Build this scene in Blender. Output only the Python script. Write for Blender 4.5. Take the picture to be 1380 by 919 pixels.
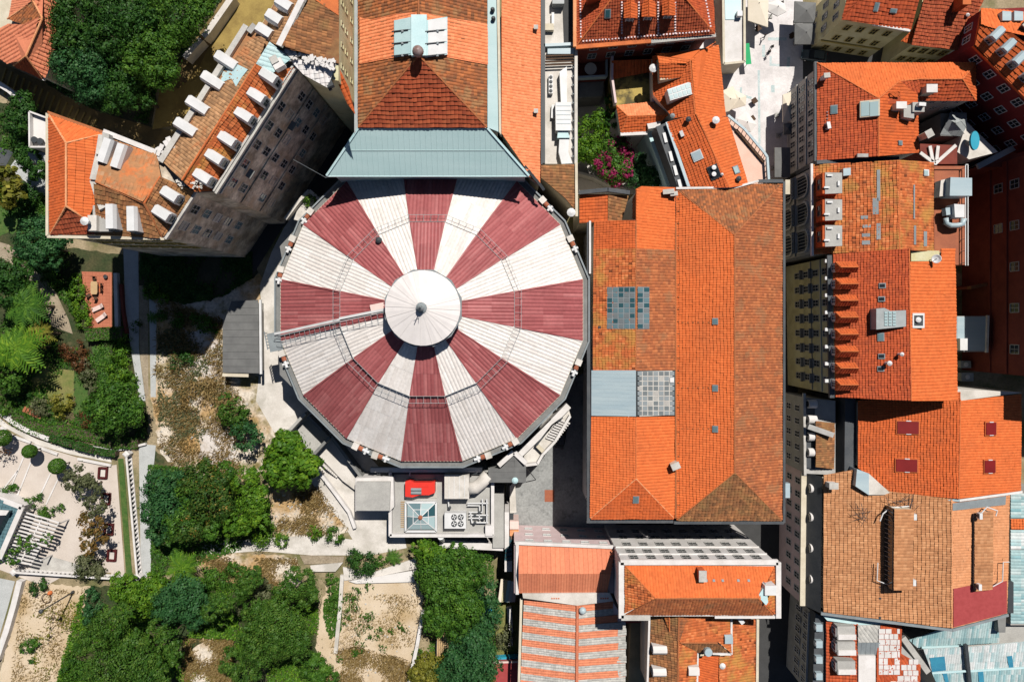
import bpy, bmesh, math, random
import numpy as np
from mathutils import Vector, Matrix
from mathutils.geometry import tessellate_polygon

for _o in list(bpy.data.objects):
 bpy.data.objects.remove(_o, do_unlink=True)
SC = bpy.context.scene
COL = SC.collection

# ------------------------------------------------------------------ camera, sky, sun, exposure
CAM_Z = 120.0            # height of the drone above the street
FOC = 920.0              # focal length in photo pixels (24 mm on 36 mm)
CX, CY = 690.0, 440.0    # nadir in photo pixels
cam_data = bpy.data.cameras.new('camera')
cam = bpy.data.objects.new('camera', cam_data)
COL.objects.link(cam)
cam.location = (0, 0, CAM_Z)
cam.rotation_euler = (0, 0, 0)
cam_data.sensor_width = 36
cam_data.lens = 24
cam_data.shift_y = -(459.5 - CY) / 1380.0
cam_data.clip_end = 2000
SC.camera = cam

SUN_EL = math.radians(57)
SUN_AZ = math.atan2(0.42, 0.91)
world = bpy.data.worlds.new('World')
SC.world = world
world.use_nodes = True
wn = world.node_tree.nodes
wl = world.node_tree.links
wn.clear()
w_out = wn.new('ShaderNodeOutputWorld')
w_bg = wn.new('ShaderNodeBackground')
w_sky = wn.new('ShaderNodeTexSky')
w_sky.sky_type = 'NISHITA'
w_sky.sun_disc = False
w_sky.sun_elevation = SUN_EL
w_sky.sun_rotation = SUN_AZ
w_sky.air_density = 0.65
w_sky.dust_density = 0.3
w_bg.inputs['Strength'].default_value = 0.05
wl.new(w_sky.outputs[0], w_bg.inputs[0])
wl.new(w_bg.outputs[0], w_out.inputs[0])

sun_data = bpy.data.lights.new('sun', 'SUN')
sun_data.energy = 5.0
sun_data.angle = math.radians(0.5)
sun_data.color = (1.0, 0.955, 0.89)
sun = bpy.data.objects.new('sun', sun_data)
COL.objects.link(sun)
_d = Vector((-math.sin(SUN_AZ) * math.cos(SUN_EL), -math.cos(SUN_AZ) * math.cos(SUN_EL), -math.sin(SUN_EL)))
sun.rotation_euler = _d.to_track_quat('-Z', 'Y').to_euler()
sun.location = (60, 120, 200)
SC.view_settings.view_transform = 'Standard'
SC.view_settings.look = 'None'
SC.view_settings.exposure = 0.07
SC.view_settings.gamma = 1.0
SC.cycles.use_denoising = True
SC.cycles.max_bounces = 6
SC.cycles.diffuse_bounces = 1

# ------------------------------------------------------------------ helpers
def P(px, py, z):
 s = (CAM_Z - z) / FOC
 return Vector(((px - CX) * s, (CY - py) * s, z))

def metres(px, z):
 return px * (CAM_Z - z) / FOC

WM = {}                                   # world matrix of each object we made

def link(o, parent=None, basis=None):
 COL.objects.link(o)
 if basis is None:
  basis = Matrix.Identity(4)
 if parent is not None:
  o.parent = parent
  o.matrix_parent_inverse = WM[parent.name].inverted()
 o.matrix_basis = basis
 WM[o.name] = basis
 return o

def thing(name, label, cat, loc=(0, 0, 0), group=None):
 o = bpy.data.objects.new(name, None)
 o.empty_display_size = 0.2
 link(o, None, Matrix.Translation(Vector(loc)))
 return tag(o, label, cat, group)

def tag(o, label=None, cat=None, group=None, kind=None):
 if label: o['label'] = label
 if cat: o['category'] = cat
 if group: o['group'] = group
 if kind: o['kind'] = kind
 return o

def make_mesh(name, verts, faces, mat, tint=None, smooth=False):
 me = bpy.data.meshes.new(name)
 me.from_pydata([tuple(v) for v in verts], [], [tuple(f) for f in faces])
 mats = mat if isinstance(mat, (list, tuple)) else [mat]
 for m in mats:
  me.materials.append(M[m] if isinstance(m, str) else m)
 if tint is not None:
  a = me.attributes.new('tint', 'FLOAT', 'FACE')
  a.data.foreach_set('value', np.asarray(tint, dtype=np.float32))
 if smooth:
  me.polygons.foreach_set('use_smooth', [True] * len(me.polygons))
 me.update()
 return me

def obj(name, verts, faces, mat, parent=None, tint=None, smooth=False, basis=None):
 me = make_mesh(name, verts, faces, mat, tint, smooth)
 return link(bpy.data.objects.new(name, me), parent, basis)

def inst(name, me, parent, basis):
 return link(bpy.data.objects.new(name, me), parent, basis)

class MB:
 """collects simple solids into one mesh"""
 def __init__(s):
  s.v, s.f = [], []
 def add(s, v, f):
  b = len(s.v)
  s.v += [Vector(x) for x in v]
  s.f += [tuple(i + b for i in q) for q in f]
  return s
 def prism(s, pts, z0, z1):
  """pts: xy(ccw or cw) outline, extruded z0..z1"""
  pts = [Vector((p[0], p[1])) for p in pts]
  ar = sum(a.x * b.y - b.x * a.y for a, b in zip(pts, pts[1:] + pts[:1]))
  if ar < 0: pts = pts[::-1]
  n = len(pts)
  v = [(p.x, p.y, z0) for p in pts] + [(p.x, p.y, z1) for p in pts]
  f = [tuple(range(n - 1, -1, -1)), tuple(range(n, 2 * n))]
  f += [(i, (i + 1) % n, n + (i + 1) % n, n + i) for i in range(n)]
  return s.add(v, f)
 def box(s, c, size, ang=0.0, axes=None):
  c = Vector(c)
  if axes is None:
   ca, sa = math.cos(ang), math.sin(ang)
   axes = (Vector((ca, sa, 0)), Vector((-sa, ca, 0)), Vector((0, 0, 1)))
  x, y, z = [a * (d / 2) for a, d in zip(axes, size)]
  v = [c + x * i + y * j + z * k for k in (-1, 1) for j in (-1, 1) for i in (-1, 1)]
  f = [(0, 2, 3, 1), (4, 5, 7, 6), (0, 1, 5, 4), (2, 6, 7, 3), (0, 4, 6, 2), (1, 3, 7, 5)]
  return s.add(v, f)
 def bar(s, a, b, w, h=None):
  a, b = Vector(a), Vector(b)
  d = b - a
  L = d.length
  if L < 1e-6: return s
  x = d / L
  up = Vector((0, 0, 1)) if abs(x.z) < 0.95 else Vector((0, 1, 0))
  y = up.cross(x).normalized()
  return s.box((a + b) / 2, (L, w, h or w), axes=(x, y, x.cross(y)))
 def tube(s, pts, radii, n=8, cap=True):
  pts = [Vector(p) for p in pts]
  if not isinstance(radii, (list, tuple)): radii = [radii] * len(pts)
  rings = []
  for i, p in enumerate(pts):
   d = (pts[min(i + 1, len(pts) - 1)] - pts[max(i - 1, 0)]).normalized()
   up = Vector((0, 0, 1)) if abs(d.z) < 0.9 else Vector((1, 0, 0))
   x = up.cross(d).normalized(); y = d.cross(x)
   rings.append([p + (x * math.cos(2 * math.pi * k / n) + y * math.sin(2 * math.pi * k / n)) * radii[i] for k in range(n)])
  v = [q for r in rings for q in r]
  f = []
  for i in range(len(pts) - 1):
   for k in range(n):
    f.append((i * n + k, i * n + (k + 1) % n, (i + 1) * n + (k + 1) % n, (i + 1) * n + k))
  if cap:
   f.append(tuple(range(n - 1, -1, -1)))
   b = (len(pts) - 1) * n
   f.append(tuple(range(b, b + n)))
  return s.add(v, f)
 def lathe(s, c, prof, n=12):
  """prof: list of (r, z) relative to c"""
  c = Vector(c); v = []; f = []
  for r, z in prof:
   for k in range(n):
    a = 2 * math.pi * k / n
    v.append(c + Vector((r * math.cos(a), r * math.sin(a), z)))
  m = len(prof)
  for i in range(m - 1):
   for k in range(n):
    f.append((i * n + k, i * n + (k + 1) % n, (i + 1) * n + (k + 1) % n, (i + 1) * n + k))
  f.append(tuple(range(n - 1, -1, -1)))
  f.append(tuple(range((m - 1) * n, m * n)))
  return s.add(v, f)
 def build(s, name, mat, parent=None, smooth=False, basis=None):
  return obj(name, s.v, s.f, mat, parent, smooth=smooth, basis=basis)

def xy(pxs, z):
 return [P(x, y, z) for x, y in pxs]

def inset_poly(pts, d):
 pts = [Vector((p[0], p[1])) for p in pts]
 ar = sum(a.x * b.y - b.x * a.y for a, b in zip(pts, pts[1:] + pts[:1]))
 if ar < 0: d = -d
 n = len(pts); out = []
 for i in range(n):
  a, b, c = pts[i - 1], pts[i], pts[(i + 1) % n]
  d1 = (b - a).normalized(); d2 = (c - b).normalized()
  n1 = Vector((-d1.y, d1.x)); n2 = Vector((-d2.y, d2.x))
  m = n1 + n2
  k = d / max(0.35, 1 + n1.dot(n2))
  out.append(b + m * k)
 return out

# ------------------------------------------------------------------ materials
M = {}
def _nodes(name):
 m = bpy.data.materials.new(name)
 m.use_nodes = True
 nt = m.node_tree
 b = nt.nodes['Principled BSDF']
 M[name] = m
 return m, nt, nt.nodes, nt.links, b

def _noise(nt, pos, scale, detail=4.0, rough=0.55, stretch=None):
 n = nt.nodes.new('ShaderNodeTexNoise')
 n.inputs['Scale'].default_value = scale
 n.inputs['Detail'].default_value = detail
 n.inputs['Roughness'].default_value = rough
 if stretch:
  mp = nt.nodes.new('ShaderNodeMapping')
  mp.inputs['Scale'].default_value = stretch
  nt.links.new(pos, mp.inputs['Vector'])
  nt.links.new(mp.outputs[0], n.inputs['Vector'])
 else:
  nt.links.new(pos, n.inputs['Vector'])
 return n.outputs[0]

def _ramp(nt, fac, stops):
 r = nt.nodes.new('ShaderNodeValToRGB')
 cr = r.color_ramp
 while len(cr.elements) < len(stops): cr.elements.new(0.5)
 for e, (p, c) in zip(cr.elements, stops):
  e.position = p
  e.color = (c[0], c[1], c[2], 1)
 nt.links.new(fac, r.inputs[0])
 return r.outputs[0]

def _mix(nt, fac, a, b, mode='MIX'):
 n = nt.nodes.new('ShaderNodeMix')
 n.data_type = 'RGBA'; n.blend_type = mode
 for sock, val in ((n.inputs[0], fac), (n.inputs[6], a), (n.inputs[7], b)):
  if isinstance(val, (int, float)): sock.default_value = val
  elif isinstance(val, (tuple, list)): sock.default_value = (*val[:3], 1)
  else: nt.links.new(val, sock)
 return n.outputs[2]

def surf(name, col, col2=None, scale=0.6, contrast=(0.35, 0.7), rough=0.85, grain=0.15, gscale=6.0, metal=0.0, bump=0.0,
         col3=None, scale3=0.15, contrast3=(0.5, 0.65), stretch=None, spec=0.3):
 """plain surface: two colours mixed by a noise, fine grain on top, optional third colour in larger patches"""
 m, nt, N, L, b = _nodes(name)
 geo = N.new('ShaderNodeNewGeometry'); pos = geo.outputs['Position']
 c = None
 if col2 is None: col2 = tuple(x * 0.78 for x in col)
 c = _ramp(nt, _noise(nt, pos, scale, 5, 0.6, stretch), [(contrast[0], col), (contrast[1], col2)])
 if col3 is not None:
  f = _ramp(nt, _noise(nt, pos, scale3, 4, 0.6), [(contrast3[0], (0, 0, 0)), (contrast3[1], (1, 1, 1))])
  c = _mix(nt, f, c, col3)
 if grain:
  g = _ramp(nt, _noise(nt, pos, gscale, 3, 0.7), [(0.25, (1 - grain,) * 3), (0.75, (1 + grain,) * 3)])
  c = _mix(nt, 1.0, c, g, 'MULTIPLY')
 L.new(c, b.inputs['Base Color'])
 b.inputs['Roughness'].default_value = rough
 b.inputs['Metallic'].default_value = metal
 b.inputs['Specular IOR Level'].default_value = spec
 if bump:
  bn = N.new('ShaderNodeBump')
  bn.inputs['Strength'].default_value = bump
  bn.inputs['Distance'].default_value = 0.08
  L.new(_noise(nt, pos, gscale * 0.7, 4, 0.6), bn.inputs['Height'])
  L.new(bn.outputs[0], b.inputs['Normal'])
 return m

def tile_mat(name, stops, dirt=(0.10, 0.06, 0.035), amount=0.35, dscale=0.35, rough=0.85, patch=None, pscale=0.2, pc=(0.55, 0.62), speck=False):
 """terracotta tiles: a colour per tile (attribute tint), weather stains in soft patches"""
 m, nt, N, L, b = _nodes(name)
 geo = N.new('ShaderNodeNewGeometry'); pos = geo.outputs['Position']
 at = N.new('ShaderNodeAttribute'); at.attribute_name = 'tint'
 if speck: stops = [(0, tuple(x * 0.45 for x in stops[0][1])), (0.03, tuple(x * 0.6 for x in stops[0][1])), (0.06, stops[0][1])] + [(max(0.1, p), c_) for p, c_ in stops[1:]]
 c = _ramp(nt, at.outputs['Fac'], stops)
 if patch is not None:
  f = _ramp(nt, _noise(nt, pos, pscale, 5, 0.65), [(pc[0], (0, 0, 0)), (pc[1], (1, 1, 1))])
  c = _mix(nt, f, c, patch)
 n1 = _noise(nt, pos, dscale, 6, 0.65)
 f = _ramp(nt, n1, [(0.42, (0, 0, 0)), (0.72, (amount,) * 3)])
 c = _mix(nt, f, c, dirt)
 g = _ramp(nt, _noise(nt, pos, 2.2, 4, 0.7), [(0.3, (0.86,) * 3), (0.7, (1.1,) * 3)])
 c = _mix(nt, 1.0, c, g, 'MULTIPLY')
 L.new(c, b.inputs['Base Color'])
 b.inputs['Roughness'].default_value = rough
 b.inputs['Specular IOR Level'].default_value = 0.2
 return m

def leaf_mat(name, stops, trans=0.25):
 m, nt, N, L, b = _nodes(name)
 at = N.new('ShaderNodeAttribute'); at.attribute_name = 'tint'
 c = _ramp(nt, at.outputs['Fac'], stops)
 L.new(c, b.inputs['Base Color'])
 b.inputs['Roughness'].default_value = 0.55
 b.inputs['Specular IOR Level'].default_value = 0.25
 tr = N.new('ShaderNodeBsdfTranslucent')
 L.new(c, tr.inputs['Color'])
 mx = N.new('ShaderNodeMixShader'); mx.inputs[0].default_value = trans
 out = [n for n in N if n.type == 'OUTPUT_MATERIAL'][0]
 L.new(b.outputs[0], mx.inputs[1]); L.new(tr.outputs[0], mx.inputs[2]); L.new(mx.outputs[0], out.inputs[0])
 return m

def glass_mat(name, col, rough=0.08):
 m, nt, N, L, b = _nodes(name)
 b.inputs['Base Color'].default_value = (*col, 1)
 b.inputs['Roughness'].default_value = rough
 b.inputs['Specular IOR Level'].default_value = 0.6
 return m

# roof tiles
tile_mat('tile_new', [(0, (0.63, 0.138, 0.036)), (0.5, (0.67, 0.150, 0.040)), (1, (0.71, 0.168, 0.046))], amount=0.22, dscale=0.2)
tile_mat('tile_pale', [(0, (0.74, 0.22, 0.09)), (0.5, (0.80, 0.25, 0.11)), (1, (0.85, 0.29, 0.13))], amount=0.06)
tile_mat('tile_orange', [(0, (0.50, 0.10, 0.027)), (0.5, (0.56, 0.115, 0.03)), (1, (0.62, 0.13, 0.034))], amount=0.25)
tile_mat('tile_red', [(0, (0.36, 0.065, 0.024)), (0.5, (0.44, 0.08, 0.028)), (1, (0.52, 0.10, 0.033))], amount=0.22)
tile_mat('tile_deep', [(0, (0.27, 0.055, 0.024)), (0.5, (0.35, 0.072, 0.03)), (1, (0.43, 0.10, 0.04))], amount=0.25)
tile_mat('tile_old', [(0, (0.20, 0.085, 0.04)), (0.3, (0.30, 0.105, 0.045)), (0.7, (0.38, 0.125, 0.045)), (1, (0.50, 0.17, 0.06))], amount=0.5, dscale=0.5,
         patch=(0.34, 0.17, 0.075), pscale=0.35)
tile_mat('tile_mossy', [(0, (0.17, 0.08, 0.036)), (0.4, (0.28, 0.118, 0.05)), (0.8, (0.36, 0.15, 0.06)), (1, (0.46, 0.21, 0.085))], amount=0.55, dscale=0.6,
         patch=(0.28, 0.15, 0.06), pscale=0.4, pc=(0.48, 0.62))
tile_mat('tile_weather', [(0, (0.40, 0.10, 0.032)), (0.4, (0.50, 0.125, 0.038)), (0.8, (0.58, 0.15, 0.045)), (1, (0.66, 0.22, 0.08))], amount=0.4, dscale=0.7,
         patch=(0.47, 0.215, 0.055), pscale=0.32, pc=(0.50, 0.64), speck=True)
tile_mat('tile_tan', [(0, (0.42, 0.19, 0.085)), (0.5, (0.50, 0.23, 0.105)), (1, (0.58, 0.29, 0.14))], amount=0.4, dscale=0.25, dirt=(0.20, 0.09, 0.045))
tile_mat('tile_tan_plain', [(0, (0.60, 0.26, 0.12)), (0.5, (0.64, 0.28, 0.13)), (1, (0.68, 0.31, 0.15))], amount=0.2)
tile_mat('tile_mottled', [(0, (0.34, 0.17, 0.08)), (0.35, (0.42, 0.20, 0.09)), (0.7, (0.48, 0.19, 0.075)), (1, (0.46, 0.27, 0.15))], amount=0.45, dscale=0.5,
         patch=(0.58, 0.18, 0.06), pscale=0.45, pc=(0.52, 0.60), dirt=(0.17, 0.12, 0.07))
tile_mat('tile_rustic', [(0, (0.31, 0.098, 0.042)), (0.35, (0.38, 0.118, 0.047)), (0.75, (0.43, 0.135, 0.05)), (1, (0.52, 0.18, 0.07))], amount=0.45, dscale=0.6,
         patch=(0.40, 0.16, 0.07), pscale=0.3)
tile_mat('tile_stipple', [(0, (0.26, 0.135, 0.065)), (0.4, (0.38, 0.20, 0.095)), (0.8, (0.46, 0.25, 0.12)), (1, (0.55, 0.30, 0.15))], amount=0.45, dscale=0.5,
         patch=(0.46, 0.19, 0.08), pscale=0.3, dirt=(0.17, 0.12, 0.07))
tile_mat('tile_white', [(0, (0.66, 0.64, 0.62)), (0.6, (0.76, 0.74, 0.73)), (1, (0.8, 0.78, 0.77))], amount=0.3, dirt=(0.45, 0.2, 0.12))
tile_mat('tile_grey', [(0, (0.38, 0.37, 0.34)), (0.5, (0.45, 0.44, 0.41)), (1, (0.53, 0.51, 0.47))], amount=0.3, dirt=(0.2, 0.2, 0.19))
tile_mat('tile_salmon', [(0, (0.60, 0.20, 0.11)), (0.5, (0.66, 0.225, 0.12)), (1, (0.7, 0.25, 0.135))], amount=0.12)
surf('ridge_orange', (0.62, 0.17, 0.05), (0.45, 0.12, 0.04))
surf('ridge_brown', (0.42, 0.14, 0.05), (0.30, 0.11, 0.045))
surf('ridge_pale', (0.74, 0.36, 0.18), (0.62, 0.24, 0.10))
surf('ridge_grey', (0.42, 0.40, 0.36), (0.3, 0.29, 0.26))
# dome and metals
surf('dome_red', (0.33, 0.093, 0.093), (0.39, 0.118, 0.115), scale=0.4, grain=0.08, rough=0.5, col3=(0.22, 0.052, 0.055), scale3=0.13, contrast3=(0.45, 0.7))
surf('dome_white', (0.72, 0.67, 0.63), (0.62, 0.58, 0.54), scale=0.5, grain=0.05, rough=0.5)
tile_mat('dome_red_sheet', [(0, (0.31, 0.084, 0.086)), (0.4, (0.35, 0.100, 0.101)), (0.8, (0.39, 0.120, 0.120)), (1, (0.45, 0.16, 0.157))], dirt=(0.17, 0.05, 0.05), amount=0.4, dscale=0.16, rough=0.5, patch=(0.42, 0.15, 0.145), pscale=0.22, pc=(0.56, 0.72))
tile_mat('dome_white_sheet', [(0, (0.68, 0.63, 0.59)), (0.4, (0.74, 0.69, 0.65)), (1, (0.79, 0.75, 0.715))], dirt=(0.50, 0.465, 0.42), amount=0.35, dscale=0.2, rough=0.5)
surf('lantern_white', (0.72, 0.675, 0.65), (0.66, 0.62, 0.60), scale=0.8, grain=0.05, rough=0.45)
surf('teal_metal', (0.41, 0.545, 0.55), (0.36, 0.50, 0.505), scale=0.25, grain=0.05, rough=0.45, stretch=(0.4, 2, 1))
surf('teal_pale', (0.50, 0.66, 0.67), (0.40, 0.58, 0.60), scale=0.4, grain=0.08, rough=0.5)
surf('teal_corr', (0.34, 0.52, 0.53), (0.48, 0.62, 0.62), scale=0.5, grain=0.12, rough=0.55, stretch=(1, 0.3, 1))
tile_mat('sheet_teal', [(0, (0.20, 0.37, 0.40)), (0.4, (0.32, 0.48, 0.49)), (0.8, (0.42, 0.55, 0.55)), (1, (0.58, 0.63, 0.62))], dirt=(0.22, 0.27, 0.27), amount=0.5, dscale=0.4)
tile_mat('sheet_pale', [(0, (0.34, 0.52, 0.54)), (0.3, (0.52, 0.62, 0.62)), (0.7, (0.66, 0.68, 0.67)), (1, (0.72, 0.72, 0.71))], dirt=(0.34, 0.38, 0.37), amount=0.55, dscale=0.45)
surf('blue_panel', (0.05, 0.26, 0.38), (0.04, 0.2, 0.32), rough=0.4)
surf('white_metal', (0.68, 0.675, 0.67), (0.58, 0.58, 0.57), grain=0.05, rough=0.45)
surf('grey_metal', (0.36, 0.38, 0.38), (0.28, 0.30, 0.30), grain=0.1, rough=0.45)
surf('dark_metal', (0.055, 0.06, 0.065), (0.04, 0.045, 0.05), grain=0.1, rough=0.5)
surf('lead', (0.24, 0.27, 0.28), (0.18, 0.2, 0.21), grain=0.12, rough=0.55)
surf('zinc_blue', (0.33, 0.42, 0.46), (0.42, 0.50, 0.52), scale=0.35, grain=0.05, rough=0.35, stretch=(0.2, 2.5, 1))
surf('tile_teal', (0.10, 0.19, 0.215), (0.07, 0.14, 0.165), grain=0.2)
surf('slate', (0.055, 0.062, 0.07), (0.085, 0.09, 0.095), grain=0.2, rough=0.6)
surf('red_paint', (0.72, 0.045, 0.03), (0.62, 0.035, 0.025), grain=0.05, rough=0.4)
surf('shutter_red', (0.20, 0.012, 0.012), (0.16, 0.01, 0.01), grain=0.05, rough=0.45)
surf('rust', (0.36, 0.12, 0.06), (0.28, 0.09, 0.05))
surf('copper', (0.16, 0.075, 0.06), (0.34, 0.28, 0.27), scale=1.2, rough=0.45)
surf('red_felt', (0.36, 0.06, 0.06), (0.30, 0.045, 0.045), grain=0.1, scale=1.5)
# walls
surf('plaster_white', (0.69, 0.66, 0.64), (0.56, 0.53, 0.50), grain=0.08)
surf('plaster_pink', (0.72, 0.56, 0.56), (0.62, 0.47, 0.46), grain=0.06)
surf('plaster_cream', (0.62, 0.56, 0.44), (0.5, 0.44, 0.33), grain=0.1)
surf('plaster_yellow', (0.62, 0.56, 0.32), (0.44, 0.39, 0.22), scale=0.5, grain=0.12, col3=(0.6, 0.56, 0.36), scale3=0.2)
surf('plaster_gold', (0.46, 0.37, 0.12), (0.30, 0.22, 0.06), scale=0.7, grain=0.15)
surf('plaster_grey', (0.42, 0.41, 0.39), (0.33, 0.32, 0.30), grain=0.1)
surf('plaster_red', (0.23, 0.022, 0.022), (0.17, 0.018, 0.018), grain=0.08)
surf('brick_red', (0.20, 0.045, 0.03), (0.14, 0.03, 0.022), grain=0.1)
surf('derelict', (0.70, 0.62, 0.51), (0.26, 0.22, 0.175), scale=0.4, contrast=(0.36, 0.62), grain=0.35, gscale=2.0, col3=(0.44, 0.34, 0.24), scale3=0.25)
surf('stone', (0.52, 0.50, 0.46), (0.38, 0.36, 0.33), grain=0.15)
surf('concrete', (0.42, 0.41, 0.38), (0.33, 0.32, 0.30), scale=0.5, grain=0.15)
surf('concrete_pale', (0.66, 0.62, 0.57), (0.54, 0.50, 0.45), scale=0.4, grain=0.12, col3=(0.45, 0.42, 0.37), scale3=0.22)
surf('concrete_dark', (0.22, 0.22, 0.21), (0.16, 0.16, 0.155), grain=0.15)
surf('render_pink', (0.74, 0.50, 0.40), (0.68, 0.44, 0.34), grain=0.06)
surf('terrace_olive', (0.25, 0.23, 0.15), (0.18, 0.17, 0.11), grain=0.1)
surf('terrace_gold', (0.42, 0.31, 0.09), (0.10, 0.08, 0.035), scale=0.35, contrast=(0.45, 0.58), grain=0.2)
surf('wood', (0.52, 0.36, 0.19), (0.44, 0.29, 0.15), grain=0.15)
surf('wood_dark', (0.09, 0.05, 0.03), (0.06, 0.035, 0.02))
# grounds
surf('asphalt', (0.31, 0.315, 0.305), (0.22, 0.225, 0.22), scale=0.3, grain=0.25, gscale=2.5, col3=(0.17, 0.175, 0.17), scale3=0.5, contrast3=(0.56, 0.66))
surf('asphalt_dark', (0.055, 0.055, 0.055), (0.045, 0.045, 0.045), grain=0.15)  # dark asphalt; its albedo is kept low to deepen roads in shade
surf('marble', (0.74, 0.70, 0.69), (0.54, 0.51, 0.50), scale=0.45, grain=0.12, gscale=4)
surf('mosaic_grey', (0.38, 0.48, 0.48), (0.55, 0.6, 0.6), scale=1.5, grain=0.2)
surf('earth', (0.20, 0.16, 0.085), (0.34, 0.27, 0.17), scale=0.18, contrast=(0.4, 0.62), grain=0.3, gscale=3.0, col3=(0.13, 0.13, 0.05), scale3=0.12, contrast3=(0.5, 0.62), bump=0.5)
surf('dry_slope', (0.40, 0.26, 0.12), (0.60, 0.53, 0.44), scale=0.16, contrast=(0.42, 0.58), grain=0.35, gscale=2.5, col3=(0.20, 0.16, 0.06), scale3=0.3, contrast3=(0.52, 0.66), bump=0.6)
surf('rock', (0.60, 0.55, 0.51), (0.47, 0.42, 0.37), scale=0.35, grain=0.2, gscale=3, col3=(0.40, 0.30, 0.19), scale3=0.3, contrast3=(0.54, 0.66), bump=0.8)
surf('ochre', (0.44, 0.27, 0.10), (0.36, 0.22, 0.09), scale=0.5, grain=0.3, gscale=3, bump=0.5)
surf('sand', (0.60, 0.49, 0.36), (0.50, 0.385, 0.25), scale=0.2, grain=0.15, col3=(0.42, 0.30, 0.16), scale3=0.12, contrast3=(0.52, 0.68), bump=0.3)
surf('maroon', (0.085, 0.012, 0.012))
surf('court', (0.58, 0.51, 0.45), (0.50, 0.43, 0.37), scale=0.3, grain=0.08)
surf('brown_road', (0.20, 0.135, 0.05), (0.12, 0.085, 0.035), scale=0.3, contrast=(0.4, 0.6), grain=0.2)
surf('gold_road', (0.33, 0.235, 0.07), (0.24, 0.165, 0.05), scale=0.4, contrast=(0.4, 0.6), grain=0.15)
surf('patio_brick', (0.46, 0.16, 0.09), (0.38, 0.125, 0.07), grain=0.12)
surf('path_blue', (0.46, 0.47, 0.46), (0.38, 0.39, 0.38), grain=0.15)
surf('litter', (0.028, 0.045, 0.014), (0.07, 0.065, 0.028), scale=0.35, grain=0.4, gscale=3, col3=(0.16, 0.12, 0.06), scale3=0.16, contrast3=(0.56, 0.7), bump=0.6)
surf('shade_tinted_soil', (0.035, 0.04, 0.022), (0.07, 0.06, 0.035), scale=0.4, grain=0.4, gscale=3, bump=0.5)  # dark planted soil, coloured darker still to deepen the shade on it
surf('lawn', (0.04, 0.10, 0.018), (0.085, 0.13, 0.03), scale=1.0, grain=0.35, gscale=5, bump=0.6)
surf('grass_pale', (0.13, 0.16, 0.04), (0.22, 0.19, 0.07), scale=0.6, grain=0.3, gscale=4, bump=0.6)
surf('gravel', (0.34, 0.28, 0.20), (0.24, 0.19, 0.13), scale=1.2, grain=0.3, gscale=4)
surf('cloth_cream', (0.72, 0.64, 0.52), (0.66, 0.58, 0.46), grain=0.04)
surf('cloth_white', (0.70, 0.67, 0.64), (0.63, 0.60, 0.57), grain=0.04)
surf('cloth_grey', (0.16, 0.16, 0.155), (0.12, 0.12, 0.118), grain=0.06)
surf('cloth_green', (0.03, 0.38, 0.15), (0.03, 0.32, 0.12), grain=0.04)
surf('cloth_pink', (0.72, 0.55, 0.50), (0.66, 0.48, 0.43), grain=0.04)
surf('pool_blue', (0.03, 0.30, 0.42), (0.04, 0.34, 0.46), grain=0.05, rough=0.3)
surf('bark', (0.10, 0.075, 0.05), (0.07, 0.05, 0.035), grain=0.25)
surf('car_paint', (0.05, 0.075, 0.085), (0.05, 0.075, 0.085), grain=0, rough=0.25, spec=0.6)
surf('tyre', (0.02, 0.02, 0.02))
surf('skin', (0.45, 0.27, 0.19), grain=0)
surf('cloth_dark', (0.02, 0.022, 0.03), grain=0)
surf('terracotta', (0.40, 0.14, 0.07))
glass_mat('glass_dark', (0.02, 0.025, 0.03))
glass_mat('glass_sky', (0.12, 0.19, 0.21), 0.12)
glass_mat('glass_teal', (0.03, 0.085, 0.10), 0.15)
glass_mat('glass_pale', (0.34, 0.45, 0.46), 0.2)
glass_mat('glass_mid', (0.24, 0.27, 0.28), 0.3)
glass_mat('glass_grey', (0.16, 0.18, 0.185), 0.2)
# leaves
leaf_mat('leaf_dark', [(0, (0.012, 0.048, 0.009)), (0.5, (0.030, 0.096, 0.014)), (1, (0.07, 0.16, 0.02))])
leaf_mat('leaf_mid', [(0, (0.018, 0.066, 0.008)), (0.5, (0.052, 0.138, 0.014)), (1, (0.125, 0.24, 0.025))])
leaf_mat('leaf_gold', [(0, (0.016, 0.055, 0.008)), (0.55, (0.045, 0.105, 0.014)), (0.78, (0.10, 0.13, 0.02)), (0.9, (0.30, 0.19, 0.035)), (1, (0.36, 0.22, 0.05))])
leaf_mat('leaf_bright', [(0, (0.030, 0.095, 0.007)), (0.5, (0.078, 0.185, 0.012)), (1, (0.19, 0.31, 0.02))])
leaf_mat('leaf_yellow', [(0, (0.08, 0.10, 0.012)), (0.5, (0.17, 0.17, 0.02)), (1, (0.34, 0.30, 0.05))])
leaf_mat('leaf_olive', [(0, (0.06, 0.075, 0.03)), (0.5, (0.11, 0.125, 0.055)), (1, (0.20, 0.20, 0.11))])
leaf_mat('leaf_pine', [(0, (0.020, 0.068, 0.008)), (0.5, (0.052, 0.130, 0.014)), (1, (0.13, 0.21, 0.03))])
leaf_mat('leaf_blue', [(0, (0.014, 0.060, 0.018)), (0.5, (0.032, 0.110, 0.032)), (1, (0.075, 0.18, 0.05))])
leaf_mat('leaf_autumn', [(0, (0.05, 0.06, 0.015)), (0.45, (0.14, 0.10, 0.025)), (0.8, (0.26, 0.13, 0.035)), (1, (0.30, 0.20, 0.07))])
leaf_mat('leaf_red', [(0, (0.05, 0.035, 0.015)), (0.5, (0.13, 0.055, 0.02)), (1, (0.24, 0.09, 0.035))])
leaf_mat('petal', [(0, (0.20, 0.012, 0.05)), (0.5, (0.34, 0.02, 0.10)), (1, (0.52, 0.06, 0.22))])
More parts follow.
